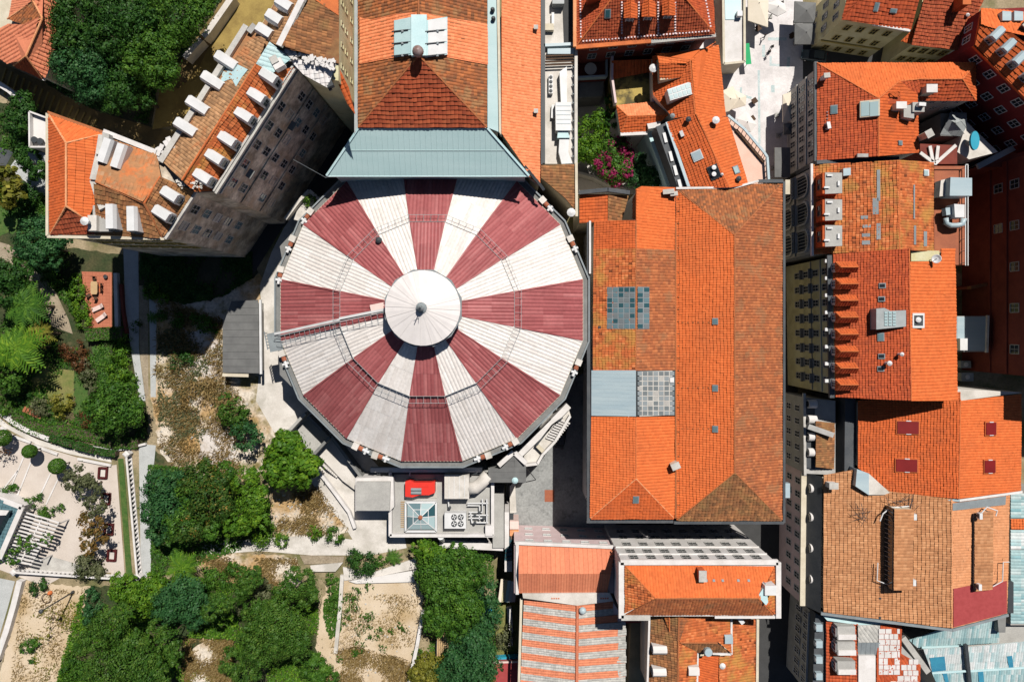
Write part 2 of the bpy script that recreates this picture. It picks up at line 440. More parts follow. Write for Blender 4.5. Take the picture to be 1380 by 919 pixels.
leaf_mat('dry_grass', [(0, (0.16, 0.10, 0.03)), (0.5, (0.28, 0.19, 0.07)), (1, (0.42, 0.32, 0.15))])

# ------------------------------------------------------------------ roof slopes made of tiles or ribs
class Plane:
 def __init__(s, c, n, u, v):
  s.c, s.n, s.u, s.v = c, n, u, v
 def at(s, px, py, lift=0.0):
  a, b = (px - CX) / FOC, (CY - py) / FOC
  c = s.c + s.n * lift
  n = s.n
  z = (n.dot(c) - (a * n.x + b * n.y) * CAM_Z) / (n.z - a * n.x - b * n.y)
  return Vector((a * (CAM_Z - z), b * (CAM_Z - z), z))

def fit_plane(pts, axis=None):
 c = sum(pts, Vector()) / len(pts)
 n = Vector()
 for a, b in zip(pts, pts[1:] + pts[:1]):
  n += (a - c).cross(b - c)
 n.normalize()
 if n.z < 0: n = -n
 if axis is not None:
  v = Vector((axis[0], axis[1], 0))
  v = (v - n * (v.dot(n) / 1.0)).normalized()
 else:
  v = Vector((0, 0, -1)) + n * n.z
  v = v.normalized() if v.length > 0.02 else Vector((0, -1, 0))
 u = v.cross(n).normalized()
 return Plane(c, n, u, v)

PROF_TILE = [(0, 0), (0.28, 1), (0.66, 1), (0.94, 0), (1.0, 0)]
PROF_RIB = [(0, 0), (0.12, 1), (0.24, 0), (1.0, 0)]
PROF_WAVE = [(0, 0), (0.25, 0.7), (0.5, 1), (0.75, 0.7), (1.0, 0)]
PROF_SEAM = [(0, 0), (0.05, 1), (0.10, 0), (1.0, 0)]

def _clip(poly, tri):
 for i in range(3):
  ax, ay = tri[i]; bx, by = tri[(i + 1) % 3]
  ex, ey = bx - ax, by - ay
  out = []
  n = len(poly)
  for k in range(n):
   p, q = poly[k], poly[(k + 1) % n]
   dp = ex * (p[1] - ay) - ey * (p[0] - ax)
   dq = ex * (q[1] - ay) - ey * (q[0] - ax)
   if dp >= 0: out.append(p)
   if (dp >= 0) != (dq >= 0):
    t = dp / (dp - dq)
    out.append(tuple(p[j] + (q[j] - p[j]) * t for j in range(3)))
  poly = out
  if len(poly) < 3: return None
 return poly

def tiled(pts, pitch, course, relief, step, prof, axis, rng, jitter=0.012):
 pl = fit_plane(pts, axis)
 p2 = np.array([[(p - pl.c).dot(pl.u), (p - pl.c).dot(pl.v)] for p in pts])
 lo, hi = p2.min(0), p2.max(0)
 span = hi - lo
 nc = max(1, int(round(span[0] / pitch)))
 pitch = span[0] / nc
 if course is None:
  nr = 1; course = span[1]
 else:
  nr = max(1, int(math.ceil(span[1] / course)))
 I, J = np.meshgrid(np.arange(nc), np.arange(nr), indexing='ij')
 I, J = I.ravel(), J.ravel()
 T = rng.random(len(I))
 H = rng.normal(0, jitter, len(I)) if jitter else np.zeros(len(I))
 Q, TT = [], []
 for (a, ha), (b, hb) in zip(prof, prof[1:]):
  u0 = lo[0] + (I + a) * pitch; u1 = lo[0] + (I + b) * pitch
  v0 = hi[1] - (J + 1) * course; v1 = hi[1] - J * course
  h0, h1 = ha * relief + H, hb * relief + H
  Q.append(np.stack([np.stack([u0, v0, h0], -1), np.stack([u1, v0, h1], -1),
                           np.stack([u1, v1, h1 + step], -1), np.stack([u0, v1, h0 + step], -1)], 1))
  TT.append(T)
 Q = np.concatenate(Q); TT = np.concatenate(TT)
 if course < 1.2:                                            # old roofs sag: rows run slightly wavy
  ph = rng.random(4) * 6.28
  U_, V_ = Q[:, :, 0].copy(), Q[:, :, 1].copy()
  Q[:, :, 1] += 0.05 * np.sin(U_ * 0.55 + ph[0]) + 0.035 * np.sin(U_ * 1.7 + V_ * 0.4 + ph[1])
  Q[:, :, 0] += 0.03 * np.sin(V_ * 0.6 + ph[2])
  Q[:, :, 2] += 0.035 * np.sin(U_ * 0.45 + ph[3]) * np.cos(V_ * 0.5 + ph[0]) + 0.02
 # inside test (even-odd)
 def inside(x, y):
  r = np.zeros(x.shape, bool)
  n = len(p2)
  for i in range(n):
   x1, y1 = p2[i]; x2, y2 = p2[(i + 1) % n]
   if y1 == y2: continue
   c = ((y1 > y) != (y2 > y)) & (x < (x2 - x1) * (y - y1) / (y2 - y1) + x1)
   r ^= c
  return r
 ins = inside(Q[:, :, 0], Q[:, :, 1])
 mid = inside(Q[:, :, 0].mean(1), Q[:, :, 1].mean(1))
 full = ins.all(1)
 part = ~full & (ins.any(1) | mid)
 if course > 2.0 or nr == 1: part = ~full      # long ribs: always clip
 verts = [Q[full].reshape(-1, 3)]
 faces = [tuple(range(4 * i, 4 * i + 4)) for i in range(int(full.sum()))]
 tint = list(TT[full])
 base = 4 * int(full.sum())
 tris = []
 for t in tessellate_polygon([[Vector((a, b, 0)) for a, b in p2]]):
  tr = [tuple(p2[k]) for k in t]
  ar = (tr[1][0] - tr[0][0]) * (tr[2][1] - tr[0][1]) - (tr[2][0] - tr[0][0]) * (tr[1][1] - tr[0][1])
  if abs(ar) < 1e-9: continue
  tris.append(tr if ar > 0 else tr[::-1])
 ev = []
 for q, t in zip(Q[part], TT[part]):
  poly = [tuple(x) for x in q]
  for tr in tris:
   r = _clip(poly, tr)
   if r:
    faces.append(tuple(range(base, base + len(r))))
    base += len(r); ev += r; tint.append(t)
 if ev: verts.append(np.array(ev))
 V = np.concatenate(verts) if len(verts) else np.zeros((0, 3))
 W = np.array(pl.c)[None] + V[:, :1] * np.array(pl.u)[None] + V[:, 1:2] * np.array(pl.v)[None] + V[:, 2:] * np.array(pl.n)[None]
 n0 = len(W)
 W = W.tolist()
 # make faces point up
 if pl.u.cross(pl.v).dot(pl.n) < 0:
  faces = [f[::-1] for f in faces]
 # deck below the tiles
 W += [tuple(p - pl.n * 0.05) for p in pts]
 for t in tessellate_polygon([[p for p in pts]]):
  faces.append(tuple(n0 + k for k in t)); tint.append(0.3)
 return pl, W, faces, tint

RNG = np.random.default_rng(7)
def slope(t, pts, mat, pitch=0.5, course=0.55, relief=0.09, step=0.05, prof=None, axis=None, name='roof_slope', jitter=0.018, ribs=False):
 """one roof plane as part of t; pts = [(px, py, z), ...]"""
 if not ribs and course is not None and relief >= 0.085:
  pitch, relief, step = 0.36, 0.045, max(step, 0.09)      # courses read stronger than the columns
 w = [P(*p) for p in pts]
 pl, v, f, ti = tiled(w, pitch, course, relief, step, prof or PROF_TILE, axis, RNG, jitter)
 o = obj(name, v, f, mat, t, tint=ti)
 o['kind'] = 'stuff'
 pl.obj = o
 return pl

def ribbed(t, pts, mat, pitch=0.55, relief=0.07, axis=None, prof=None, name='roof_slope', sheets=None):
 return slope(t, pts, mat, pitch, sheets, relief, 0.015 if sheets else 0.0, prof or PROF_RIB, axis, name, jitter=0)

def ridge(t, a, b, mat='ridge_orange', r=0.17, seg=0.7, name='ridge_cap'):
 """overlapping ridge tiles from a to b, both (px,py,z)"""
 a, b = P(*a) if not isinstance(a, Vector) else a, P(*b) if not isinstance(b, Vector) else b
 L = (b - a).length
 n = max(1, int(L / seg))
 m = MB()
 for i in range(n):
  p, q = a.lerp(b, i / n), a.lerp(b, min(1, (i + 1.08) / n))
  m.tube([p, q], [r, r * 0.82], 6)
 return m.build(name, mat, t)

def walls(t, pxs, ztop, zbase, mat, inset=0.3, name='wall'):
 pts = inset_poly(xy(pxs, ztop), inset)
 MB().prism(pts, zbase, ztop - 0.08).build(name, mat, t)
 return pts

# windows --------------------------------------------------------
_WC = {}
def _window_meshes(w, h, frame_mat, glass, nv, nh):
 key = (round(w, 2), round(h, 2), frame_mat, glass, nv, nh)
 if key not in _WC:
  p = MB(); p.box((0, 0.015, 0), (w, 0.03, h))
  f = MB(); b = 0.11; d = 0.075
  f.box((-w / 2, d / 2, 0), (b, d, h + b)); f.box((w / 2, d / 2, 0), (b, d, h + b))
  f.box((0, d / 2, h / 2), (w - b, d, b)); f.box((0, d / 2 + 0.03, -h / 2), (w - b, d + 0.06, b))
  for i in range(1, nv): f.box((-w / 2 + w * i / nv, 0.055, 0), (0.07, 0.045, h - b))
  for i in range(1, nh): f.box((0, 0.05, -h / 2 + h * i / nh), (w - b, 0.04, 0.06))
  _WC[key] = (make_mesh('window', p.v, p.f, glass), make_mesh('frame', f.v, f.f, frame_mat))
 return _WC[key]

def window(t, pos, nrm, w=1.1, h=1.7, frame='white_metal', glass='glass_dark', nv=2, nh=2):
 pm, fm = _window_meshes(w, h, frame, glass, nv, nh)
 nrm = Vector((nrm[0], nrm[1], 0)).normalized()
 x = Vector((0, 0, 1)).cross(nrm) * -1
 z = Vector((0, 0, 1))
 mtx = Matrix(((x.x, nrm.x, z.x, pos[0]), (x.y, nrm.y, z.y, pos[1]), (x.z, nrm.z, z.z, pos[2]), (0, 0, 0, 1)))
 o = inst('window', pm, t, mtx)
 inst('frame', fm, o, mtx.copy())
 return o

def out_normal(a, b):
 d = (Vector(b[:2]) - Vector(a[:2])).normalized()
 n = Vector((d.y, -d.x))
 mid = (Vector(a[:2]) + Vector(b[:2])) / 2
 return n if n.dot(-mid) > 0 else -n

def facade(t, a, b, zs, n, w=1.1, h=1.7, margin=1.2, skip=(), **kw):
 """rows of windows on the wall between plan points a and b (facing the middle of the picture)"""
 a, b = Vector(a[:2]), Vector(b[:2])
 nr = out_normal(a, b)
 L = (b - a).length
 for r, z in enumerate(zs):
  for i in range(n):
   if (r, i) in skip: continue
   s = margin + (L - 2 * margin) * (i + 0.5) / n
   p = a + (b - a) * (s / L)
   kk = dict(kw)
   if isinstance(kk.get('glass'), tuple): kk['glass'] = kk['glass'][(r * 7 + i * 5 + r * i) % len(kk['glass'])]
   window(t, (p.x, p.y, z), nr, w, h, **kk)

def band(t, a, b, z, mat='stone', h=0.25, d=0.25, name='string_course', trim=0.0):
 a, b = Vector(a[:2]), Vector(b[:2])
 nr = out_normal(a, b)
 e = (b - a).normalized() * trim
 m = MB()
 m.bar((*(a + e + nr * d / 2), z), (*(b - e + nr * d / 2), z), d, h)
 return m.build(name, mat, t)

# small roof fittings --------------------------------------------
def slab_on(t, pl, px, py, w, l, h, mat, name, parent=None, lift=0.06, rot=0.0):
 """box lying on a roof plane; w along the eaves, l along the slope (metres)"""
 c = pl.at(px, py, lift + h / 2)
 u = pl.u * math.cos(rot) + pl.v * math.sin(rot)
 v = pl.n.cross(u)
 m = MB(); m.box(c, (w, l, h), axes=(u, v, pl.n))
 return m.build(name, mat, parent or t)

def skylight(t, pl, px, py, w, l, glass='glass_sky', frame='lead', nv=1, rot=0.0, h=0.22):
 o = slab_on(t, pl, px, py, w + 0.22, l + 0.22, h, frame, 'skylight', rot=rot)
 u = pl.u * math.cos(rot) + pl.v * math.sin(rot); v = pl.n.cross(u)
 for i in range(nv):
  c = pl.at(px, py, 0.06 + h + 0.02) + u * ((i + 0.5) / nv - 0.5) * w
  m = MB(); m.box(c, (w / nv - 0.07, l, 0.05), axes=(u, v, pl.n))
  m.build('pane', glass, o)
 return o

def chimney(t, pos, w, d, h, mat='plaster_white', ang=0.0, cap='stone', pots=0):
 x, y, z = pos
 m = MB(); m.box((x, y, z + h / 2 - 0.4), (w, d, h + 0.8), ang)
 o = m.build('chimney', mat, t)
 m = MB(); m.box((x, y, z + h + 0.08), (w + 0.22, d + 0.22, 0.16), ang)
 m.build('cap', cap, o)
 for i in range(pots):
  m = MB(); k = (i + 0.5) / pots - 0.5
  m.lathe((x + k * w * math.cos(ang), y + k * w * math.sin(ang), z + h + 0.16), [(0.13, 0), (0.11, 0.35)], 8)
  m.build('pot', 'terracotta', o)
 return o

def flue(t, pos, r=0.14, h=1.0, mat='white_metal'):
 m = MB()
 m.lathe((pos[0], pos[1], pos[2] - 0.2), [(r, 0), (r, h), (r * 1.9, h), (r * 1.9, h + 0.12), (r * 0.4, h + 0.34)], 10)
 return m.build('flue', mat, t)

def barrel_dormer(t, pos, out, L, W, H, mat='white_metal', win=True, flat=0.34, glass='glass_dark'):
 """long white dormer: front face at pos (foot of the front), running back into the roof opposite to out"""
 out = Vector((out[0], out[1], 0)).normalized()
 x = Vector((-out.y, out.x, 0))
 pos = Vector(pos)
 prof = [(-0.5 * W, -0.6), (-0.5 * W, H * 0.74), (-flat * W, H), (flat * W, H), (0.5 * W, H * 0.74), (0.5 * W, -0.6)]
 v = [pos + x * a + Vector((0, 0, b)) for a, b in prof] + [pos - out * L + x * a + Vector((0, 0, b)) for a, b in prof]
 f = [tuple(range(5, -1, -1)), tuple(range(6, 12))] + [(i, (i + 1) % 6, 6 + (i + 1) % 6, 6 + i) for i in range(6)]
 o = obj('dormer', v, f, mat, t)
 if win:
  window(o, pos + Vector((0, 0, H * 0.34)), out, W * 0.62, H * 0.62, frame='lead', glass=glass, nv=2, nh=1)
 return o

# sheets of ground ------------------------------------------------
def sheet(name, label, cat, pxs, z, mat, thick=0.3, kind='structure', group=None):
 if cat in ('bank', 'plot', 'ground', 'garden bed', 'lawn') and name != 'grass_strip':      # natural edges are uneven
  rr = random.Random(len(label) * 7 + int(pxs[0][0])); out = []
  for (ax, ay), (bx, by) in zip(pxs, pxs[1:] + pxs[:1]):
   k = max(1, int(math.hypot(bx - ax, by - ay) / 5))
   out += [(ax + (bx - ax) * i / k + rr.gauss(0, 1.3), ay + (by - ay) * i / k + rr.gauss(0, 1.3)) for i in range(k)]
  pxs = out
 m = MB(); m.prism(xy(pxs, z), z - thick, z)
 o = m.build(name, mat)
 return tag(o, label, cat, group, kind)

def wall_line(name, label, cat, pxs, z0, z1, w, mat, coping=None, group=None):
 """a free-standing wall along the pixel polyline (taken at its top)"""
 t = thing(name, label, cat, tuple(P(*pxs[0], z1))[:2] + (z0,), group)
 pts = [P(x, y, z1) for x, y in pxs]
 m = MB()
 L, Rr = [], []
 for i, p in enumerate(pts):
  d = (pts[min(i + 1, len(pts) - 1)] - pts[max(0, i - 1)]).normalized()
  n = Vector((-d.y, d.x, 0)) * w / 2
  L.append(p + n); Rr.append(p - n)
 for i in range(len(pts) - 1):
  m.prism([L[i], L[i + 1], Rr[i + 1], Rr[i]], z0, z1)
 m.build('wall', mat, t)
 if coping:
  for i in range(len(pts) - 1):
   c = MB()
   e = (pts[i + 1] - pts[i]).normalized() * 0.02
   c.bar(pts[i] + e + Vector((0, 0, 0.06)), pts[i + 1] - e + Vector((0, 0, 0.06)), w + 0.12, 0.1)
   c.build('coping', coping, t)
 return t

# vegetation -------------------------------------------------------
def _leaf_cloud(lobes, n_per_m2, size, rng, clump=0.2, up=0.5, flat=0.72, shell=0.7):
 """lobes: (Vector centre, r, rz). Leaf quads grouped in clumps near the surface of each lobe."""
 C, NN, TT, SS = [], [], [], []
 for c, r, rz in lobes:
  n = int(max(60, n_per_m2 * math.pi * r * r))
  k = max(12, int(n / 75))
  d = rng.normal(size=(k, 3)); d[:, 2] = np.abs(d[:, 2]) * 0.9 - 0.25
  d /= np.linalg.norm(d, axis=1)[:, None]
  rad = shell + (1 - shell) * rng.random(k) ** 0.6
  cc = d * rad[:, None] * np.array([r, r, rz])
  cc *= (1 + rng.normal(0, 0.07, k))[:, None]
  ctint = rng.normal(0, 0.13, k)
  idx = rng.integers(0, k, n)
  sp = clump * r * (0.6 + 0.8 * rng.random(k))
  p = cc[idx] + rng.normal(size=(n, 3)) * sp[idx][:, None] * np.array([1, 1, flat])
  nr = (p - cc[idx]) / sp[idx][:, None] * 0.55 + p / np.array([r, r, rz]) * 0.5 + rng.normal(size=(n, 3)) * 0.3
  nr[:, 2] += up * 0.5
  nr /= np.linalg.norm(nr, axis=1)[:, None]
  C.append(p + np.array(c)); NN.append(nr)
  TT.append(np.clip(0.5 + ctint[idx] + rng.normal(0, 0.15, n), 0, 1))
  SS.append(size * (0.6 + 0.8 * rng.random(n)))
 C, NN, TT, SS = map(np.concatenate, (C, NN, TT, SS))
 n = len(C)
 a = rng.normal(size=(n, 3))
 x = np.cross(NN, a); x /= np.linalg.norm(x, axis=1)[:, None]
 y = np.cross(NN, x)
 hx = x * SS[:, None] * 0.5; hy = y * SS[:, None] * 0.36
 V = np.stack([C - hx, C - hy, C + hx, C + hy], 1).reshape(-1, 3)
 return V, TT

def leaf_mesh(name, V, T, mat):
 me = bpy.data.meshes.new(name)
 n = len(V) // 4
 me.vertices.add(4 * n); me.vertices.foreach_set('co', V.astype(np.float32).ravel())
 me.loops.add(4 * n); me.loops.foreach_set('vertex_index', np.arange(4 * n, dtype=np.int32))
 me.polygons.add(n); me.polygons.foreach_set('loop_start', np.arange(0, 4 * n, 4, dtype=np.int32))
 me.materials.append(M[mat])
 a = me.attributes.new('tint', 'FLOAT', 'FACE'); a.data.foreach_set('value', T.astype(np.float32))
 me.update(calc_edges=True); me.validate()
 return me

TREE_SEED = [100]
def tree(label, lobes, zb, h, leaf='leaf_mid', dens=135, size=0.33, name='broadleaf_tree', cat='tree', group=None, clump=0.17, trunk=True, squash=0.75, petals=None, up=0.5):
 """lobes: [(px, py, rpx[, dz])]: crown lobes as seen from above; h = height of the crown's middle above zb"""
 TREE_SEED[0] += 1
 rng = np.random.default_rng(TREE_SEED[0])
 L = []
 for q in lobes:
  zc = zb + h + (q[3] if len(q) > 3 else 0)
  r = metres(q[2], zc)
  L.append((P(q[0], q[1], zc), r, r * squash))
  if trunk and q[2] > 9:                                  # outlying boughs make the outline ragged
   for _ in range(4):
    a_ = rng.random() * 6.283; k_ = 0.3 + 0.2 * rng.random()
    L.append((P(q[0], q[1], zc) + Vector((math.cos(a_) * r * 0.86, math.sin(a_) * r * 0.86, r * rng.normal() * 0.22)), r * k_, r * k_ * 0.8))
 foot = sum((c for c, r, _ in L), Vector()) / len(L)
 foot.z = zb
 t = thing(name, label, cat, foot, group)
 V, T = _leaf_cloud(L, dens, size, rng, clump, up)
 V[:, 2] = np.maximum(V[:, 2], zb + 0.05)
 o = link(bpy.data.objects.new('crown' if trunk else 'foliage', leaf_mesh('crown', V, T, leaf)), t)
 if petals:
  V, T = _leaf_cloud([(c, r * 1.1, rz * 1.12) for c, r, rz in L], dens * 0.6, size * 0.95, rng, clump * 0.7, 0.9)
  link(bpy.data.objects.new('blossom', leaf_mesh('blossom', V, T, petals)), t)
 rmax = max(r for _, r, _ in L)
 m = MB()
 tr = max(0.06, rmax * 0.06)
 if trunk:
  top = foot + Vector((0, 0, h * 0.75))
  m.tube([foot - Vector((0, 0, 0.3)), foot + Vector((0.05, 0.03, h * 0.35)), top], [tr * 1.5, tr, tr * 0.7], 8)
  m.build('trunk', 'bark', t)
  for c, r, rz in [l_ for l_ in L if l_[1] > rmax * 0.55]:
   e = Vector(c) + Vector((rng.normal() * r * 0.2, rng.normal() * r * 0.2, rz * 0.2))
   s_ = foot + Vector((0, 0, h * 0.55))
   mm = MB(); mm.tube([s_, s_.lerp(e, 0.5) + Vector((0, 0, 0.2)), e], [tr * 0.6, tr * 0.4, tr * 0.15], 6)
   mm.build('limb', 'bark', t)
 else:
  for k in range(3):
   c, r, rz = L[k % len(L)]
   e = Vector((c[0] + rng.normal() * r * 0.3, c[1] + rng.normal() * r * 0.3, c[2]))
   m.tube([foot - Vector((0, 0, 0.2)), e], [0.06, 0.025], 5)
  m.build('stem', 'bark', t)
 return t

def shrub(label, px, py, r, zb=8.0, leaf='leaf_mid', name='shrub', dens=120, size=0.27, extra=(), group=None, cat='shrub', squash=0.8, clump=0.22, petals=None):
 rm = metres(r, zb)
 return tree(label, [(px, py, r)] + list(extra), zb, rm * squash * 0.6, leaf, dens, size, name, cat, group, clump, False, squash, petals)

def palm(label, px, py, r, zb, h, nf=15, leaf='leaf_bright', name='palm_tree'):
 TREE_SEED[0] += 1
 rng = np.random.default_rng(TREE_SEED[0])
 top = P(px, py, zb + h); foot = Vector((top.x, top.y, zb))
 t = thing(name, label, 'palm', foot)
 m = MB(); m.tube([foot - Vector((0, 0, .3)), foot + Vector((0.05, 0.05, h * 0.5)), top], [0.28, 0.2, 0.22], 8)
 m.build('trunk', 'bark', t)
 R = metres(r, zb + h)
 for i in range(nf):
  a = 2 * math.pi * (i + rng.random() * 0.5) / nf
  Lf = R * (0.8 + 0.35 * rng.random())
  lift = 0.25 + 0.5 * rng.random()
  d = Vector((math.cos(a), math.sin(a), 0)); s = Vector((-d.y, d.x, 0))
  V, F, T = [], [], []
  n = 10
  for k in range(n):
   tt = (k + 0.6) / n
   c = top + d * Lf * tt + Vector((0, 0, lift * Lf * (tt * 1.1 - 1.5 * tt * tt)))
   w = Lf * 0.24 * math.sin(math.pi * min(1, tt * 0.86 + 0.14)) + 0.08; q_ = Lf / n * 0.5
   for sg in (-1, 1):
    b = len(V)
    e = c + s * sg * w + d * w * 0.75 + Vector((0, 0, -0.25 * w))
    V += [c - d * q_, e, c + d * q_]
    F.append((b, b + 1, b + 2)); T.append(min(1, max(0, 0.5 + rng.normal() * 0.2)))
  b = len(V)
  for k in range(5):
   tt = k / 4
   c = top + d * Lf * tt + Vector((0, 0, lift * Lf * (tt * 1.1 - 1.5 * tt * tt)))
   V += [c + s * 0.04 * (1.2 - tt), c - s * 0.04 * (1.2 - tt)]
  for k in range(4):
   F.append((b + 2 * k, b + 2 * k + 1, b + 2 * k + 3, b + 2 * k + 2)); T.append(0.9)
  obj('frond', V, F, leaf, t, tint=T)
 return t
# ================================================================== GROUND
def build_ground():
 # one sheet: street level on the east, the garden hill (8 m higher) on the west, a bank between them
 xs = [-700, -120, -60, -30, -17, -13, -9, -5, -1, 20, 60, 120, 700]
 ys = [-700, -120, -60, -30, 0, 30, 60, 120, 700]
 def hz(x): return 8.0 if x <= -17 else (0.0 if x >= -1 else 8.0 * (-1 - x) / 16.0)
 v = [(x, y, hz(x)) for y in ys for x in xs]
 n = len(xs)
 f = [(j * n + i, j * n + i + 1, (j + 1) * n + i + 1, (j + 1) * n + i) for j in range(len(ys) - 1) for i in range(n - 1)]
 o = obj('ground', v, f, 'earth')
 tag(o, 'bare earth ground under the town and the garden hillside', 'ground', kind='structure')
build_ground()
ZL = 8.0

# ================================================================== ROUND HALL WITH THE STRIPED DOME
def build_dome():
 ze, zr, zi, zl = 17.0, 22.2, 24.4, 27.5
 cx, cy = -12.1, 2.5
 t = thing('round_hall', 'great round hall with a red and white striped segmented dome roof', 'round hall', (cx, cy, 0))
 c0 = Vector((cx, cy, 0))
 A = lambda k: math.radians(k * 22.5)
 cs = 1 / math.cos(math.radians(11.25))
 def pt(ap, ang, z): return c0 + Vector((math.cos(ang) * ap, math.sin(ang) * ap, z))
 Ro, Rr, Ri = 22.75 * cs, 12.3 * cs, 4.55 * cs
 h = math.radians(11.25)
 for k in range(16):
  col = 'dome_red_sheet' if k % 2 == 0 else 'dome_white_sheet'
  a = A(k)
  d = (math.cos(a), math.sin(a))
  for (r0, z0, r1, z1, nm) in ((Ro, ze, Rr - 0.15, zr, 'outer_panel'), (Rr + 0.2, zr + 0.22, Ri, zi, 'inner_panel')):
   pts = [pt(r0, a - h, z0), pt(r0, a + h, z0), pt(r1, a + h, z1), pt(r1, a - h, z1)]
   pl, v, f, ti = tiled(pts, 0.52, 3.4, 0.085, 0.03, PROF_WAVE, d, RNG, 0)
   o = obj(nm, v, f, col, t, tint=ti)
  # flashing along the seam
  m = MB()
  m.bar(pt(Ro, a + h, ze + 0.1), pt(Rr, a + h, zr + 0.1), 0.22, 0.12)
  m.bar(pt(Rr, a + h, zr + 0.34), pt(Ri, a + h, zi + 0.1), 0.18, 0.12)
  m.build('seam_cap', 'dome_red' , t)
  # catwalk segment along the kink of the roof
  m = MB()
  p, q = pt(Rr + 0.15, a - h, zr + 0.42), pt(Rr + 0.15, a + h, zr + 0.42)
  p2, q2 = pt(Rr + 1.15, a - h, zr + 0.42), pt(Rr + 1.15, a + h, zr + 0.42)
  m.bar(p, q, 0.05); m.bar(p2, q2, 0.05)
  for i in range(5):
   s = i / 5
   m.bar(p.lerp(q, s), p2.lerp(q2, s), 0.035)
   b = p2.lerp(q2, s); m.bar(b, b - Vector((0, 0, 0.7)), 0.04)
  m.build('catwalk', 'grey_metal', t)
 # eaves gutter ring and drum
 ring = MB(); n = 16
 for k in range(n):
  a0, a1 = A(k) - h, A(k) + h
  ring.prism([pt(Ro - 0.5, a0, 0), pt(Ro - 0.5, a1, 0), pt(Ro + 1.05, a1, 0), pt(Ro + 1.05, a0, 0)], 16.0, 16.55)
 ring.build('gutter_ledge', 'concrete_dark', t)
 for k in range(n):
  a0, a1 = A(k) - h, A(k) + h
  m = MB(); m.bar(pt(Ro + 1.0, a0, 16.7), pt(Ro + 1.0, a1, 16.7), 0.22, 0.4); m.build('parapet', 'lead', t)
  m = MB(); m.bar(pt(Ro + 0.02, a0, 16.9), pt(Ro + 0.02, a1, 16.9), 0.16, 0.22); m.build('eaves_gutter', 'plaster_cream', t)
 MB().prism([pt(Ro + 0.75, A(k) - h, 0) for k in range(n)], 0, 16.0).build('drum_wall', 'plaster_cream', t)
 # lantern
 drum = MB().prism([pt(4.6, math.radians(k * 30 + 15), 0) for k in range(12)], 23.6, 27.3).build('lantern_drum', 'dark_metal', t)
 for k in range(12):
  a = math.radians(k * 30)
  x = Vector((-math.sin(a), math.cos(a), 0)); nn = Vector((math.cos(a), math.sin(a), 0))
  for s in (-0.55, 0.55):
   m = MB(); m.box(c0 + nn * 4.47 + x * s + Vector((0, 0, 25.9)), (0.08, 0.98, 2.3), axes=(nn, x, Vector((0, 0, 1)))); m.build('pane', 'glass_teal', drum)
 V, F = [], []
 m = MB()
 apex = c0 + Vector((0, 0, 28.9))
 roof = MB()
 k = 40
 rim = []
 for i in range(k):
  a = math.radians(i * 360 / k + 15)
  rr = 5.1
  rim.append(c0 + Vector((math.cos(a) * rr, math.sin(a) * rr, 27.5 + (0.06 if i % 2 else 0))))
 v = rim + [apex] + [p - Vector((0, 0, 0.3)) for p in rim]
 f = [(i, (i + 1) % k, k) for i in range(k)] + [(i, k + 1 + i, k + 1 + (i + 1) % k, (i + 1) % k) for i in range(k)] + [tuple(range(2 * k, k, -1))]
 lr = obj('lantern_roof', v, f, 'lantern_white', t)
 for i in range(k):
  if i % 2 == 0:
   m = MB(); m.bar(rim[i] + Vector((0, 0, 0.03)), apex + Vector((0, 0, 0.03)), 0.09, 0.07); m.build('roof_rib', 'lantern_white', lr)
 g = MB()
 for i in range(12):
  a0, a1 = math.radians(i * 30 + 15), math.radians(i * 30 + 45)
  g.prism([pt(5.02, a0, 0), pt(5.02, a1, 0), pt(5.42, a1, 0), pt(5.42, a0, 0)], 26.7, 27.0)
 g.build('lantern_gutter', 'lead', t)
 m = MB(); m.lathe(apex - Vector((0, 0, 0.2)), [(0.75, 0), (0.75, 0.25), (0.45, 0.45), (0.35, 0.9), (0.5, 1.1), (0.3, 1.4), (0.08, 1.6), (0.05, 3.4)], 12)
 m.build('finial', 'lead', t)
 m = MB(); m.bar(apex + Vector((0, 0, 1)), apex + Vector((0.5, 0, 3.0)), 0.06); m.bar(apex + Vector((-.3, 0, 2.4)), apex + Vector((.4, 0.2, 2.4)), 0.05)
 m.build('antenna', 'dark_metal', t)
 # access stair from the western edge up to the lantern, beside the red western sector
 m = MB(); a = math.radians(191.5)
 side = Vector((-math.sin(a), math.cos(a), 0))
 prof = [(Ro + 0.6, ze + 0.6), (Rr, zr + 0.55), (Ri + 0.3, zi + 0.5)]
 prs = [c0 + Vector((math.cos(a) * r, math.sin(a) * r, z)) for r, z in prof]
 for s in (-0.65, 0.65):
  for p, q in zip(prs, prs[1:]): m.bar(p + side * s, q + side * s, 0.06)
 for p, q in zip(prs, prs[1:]):
  L = (q - p).length; kk = int(L / 0.9)
  for i in range(kk):
   b = p.lerp(q, i / kk); m.bar(b + side * -0.65, b + side * 0.65, 0.045)
 for p, q in zip(prs, prs[1:]):
  m.bar(p + side * -0.7 + Vector((0, 0, 0.8)), q + side * -0.7 + Vector((0, 0, 0.8)), 0.07)
  kk = int((q - p).length / 1.4)
  for i in range(kk):
   b = p.lerp(q, i / kk) + side * -0.7; m.bar(b, b + Vector((0, 0, 0.8)), 0.05)
 m.build('access_stair', 'grey_metal', t)
 m = MB()
 for p, q in zip(prs, prs[1:]): m.bar(p + side * -1.15, q + side * -1.0 , 0.34, 0.08)
 m.build('stair_board', 'white_metal', t)
 # landing platform at the foot of the stair
 b = c0 + Vector((math.cos(a) * (Ro + 0.9), math.sin(a) * (Ro + 0.9), 16.9))
 m = MB(); m.box(b + Vector((0, 0, 0.2)), (2.0, 2.8, 0.14), a)
 for i in range(6): m.box(b + side * (i * 0.45 - 1.1) + Vector((-1.1, 0.2, 0.6)), (0.12, 0.12, 1.0), a)
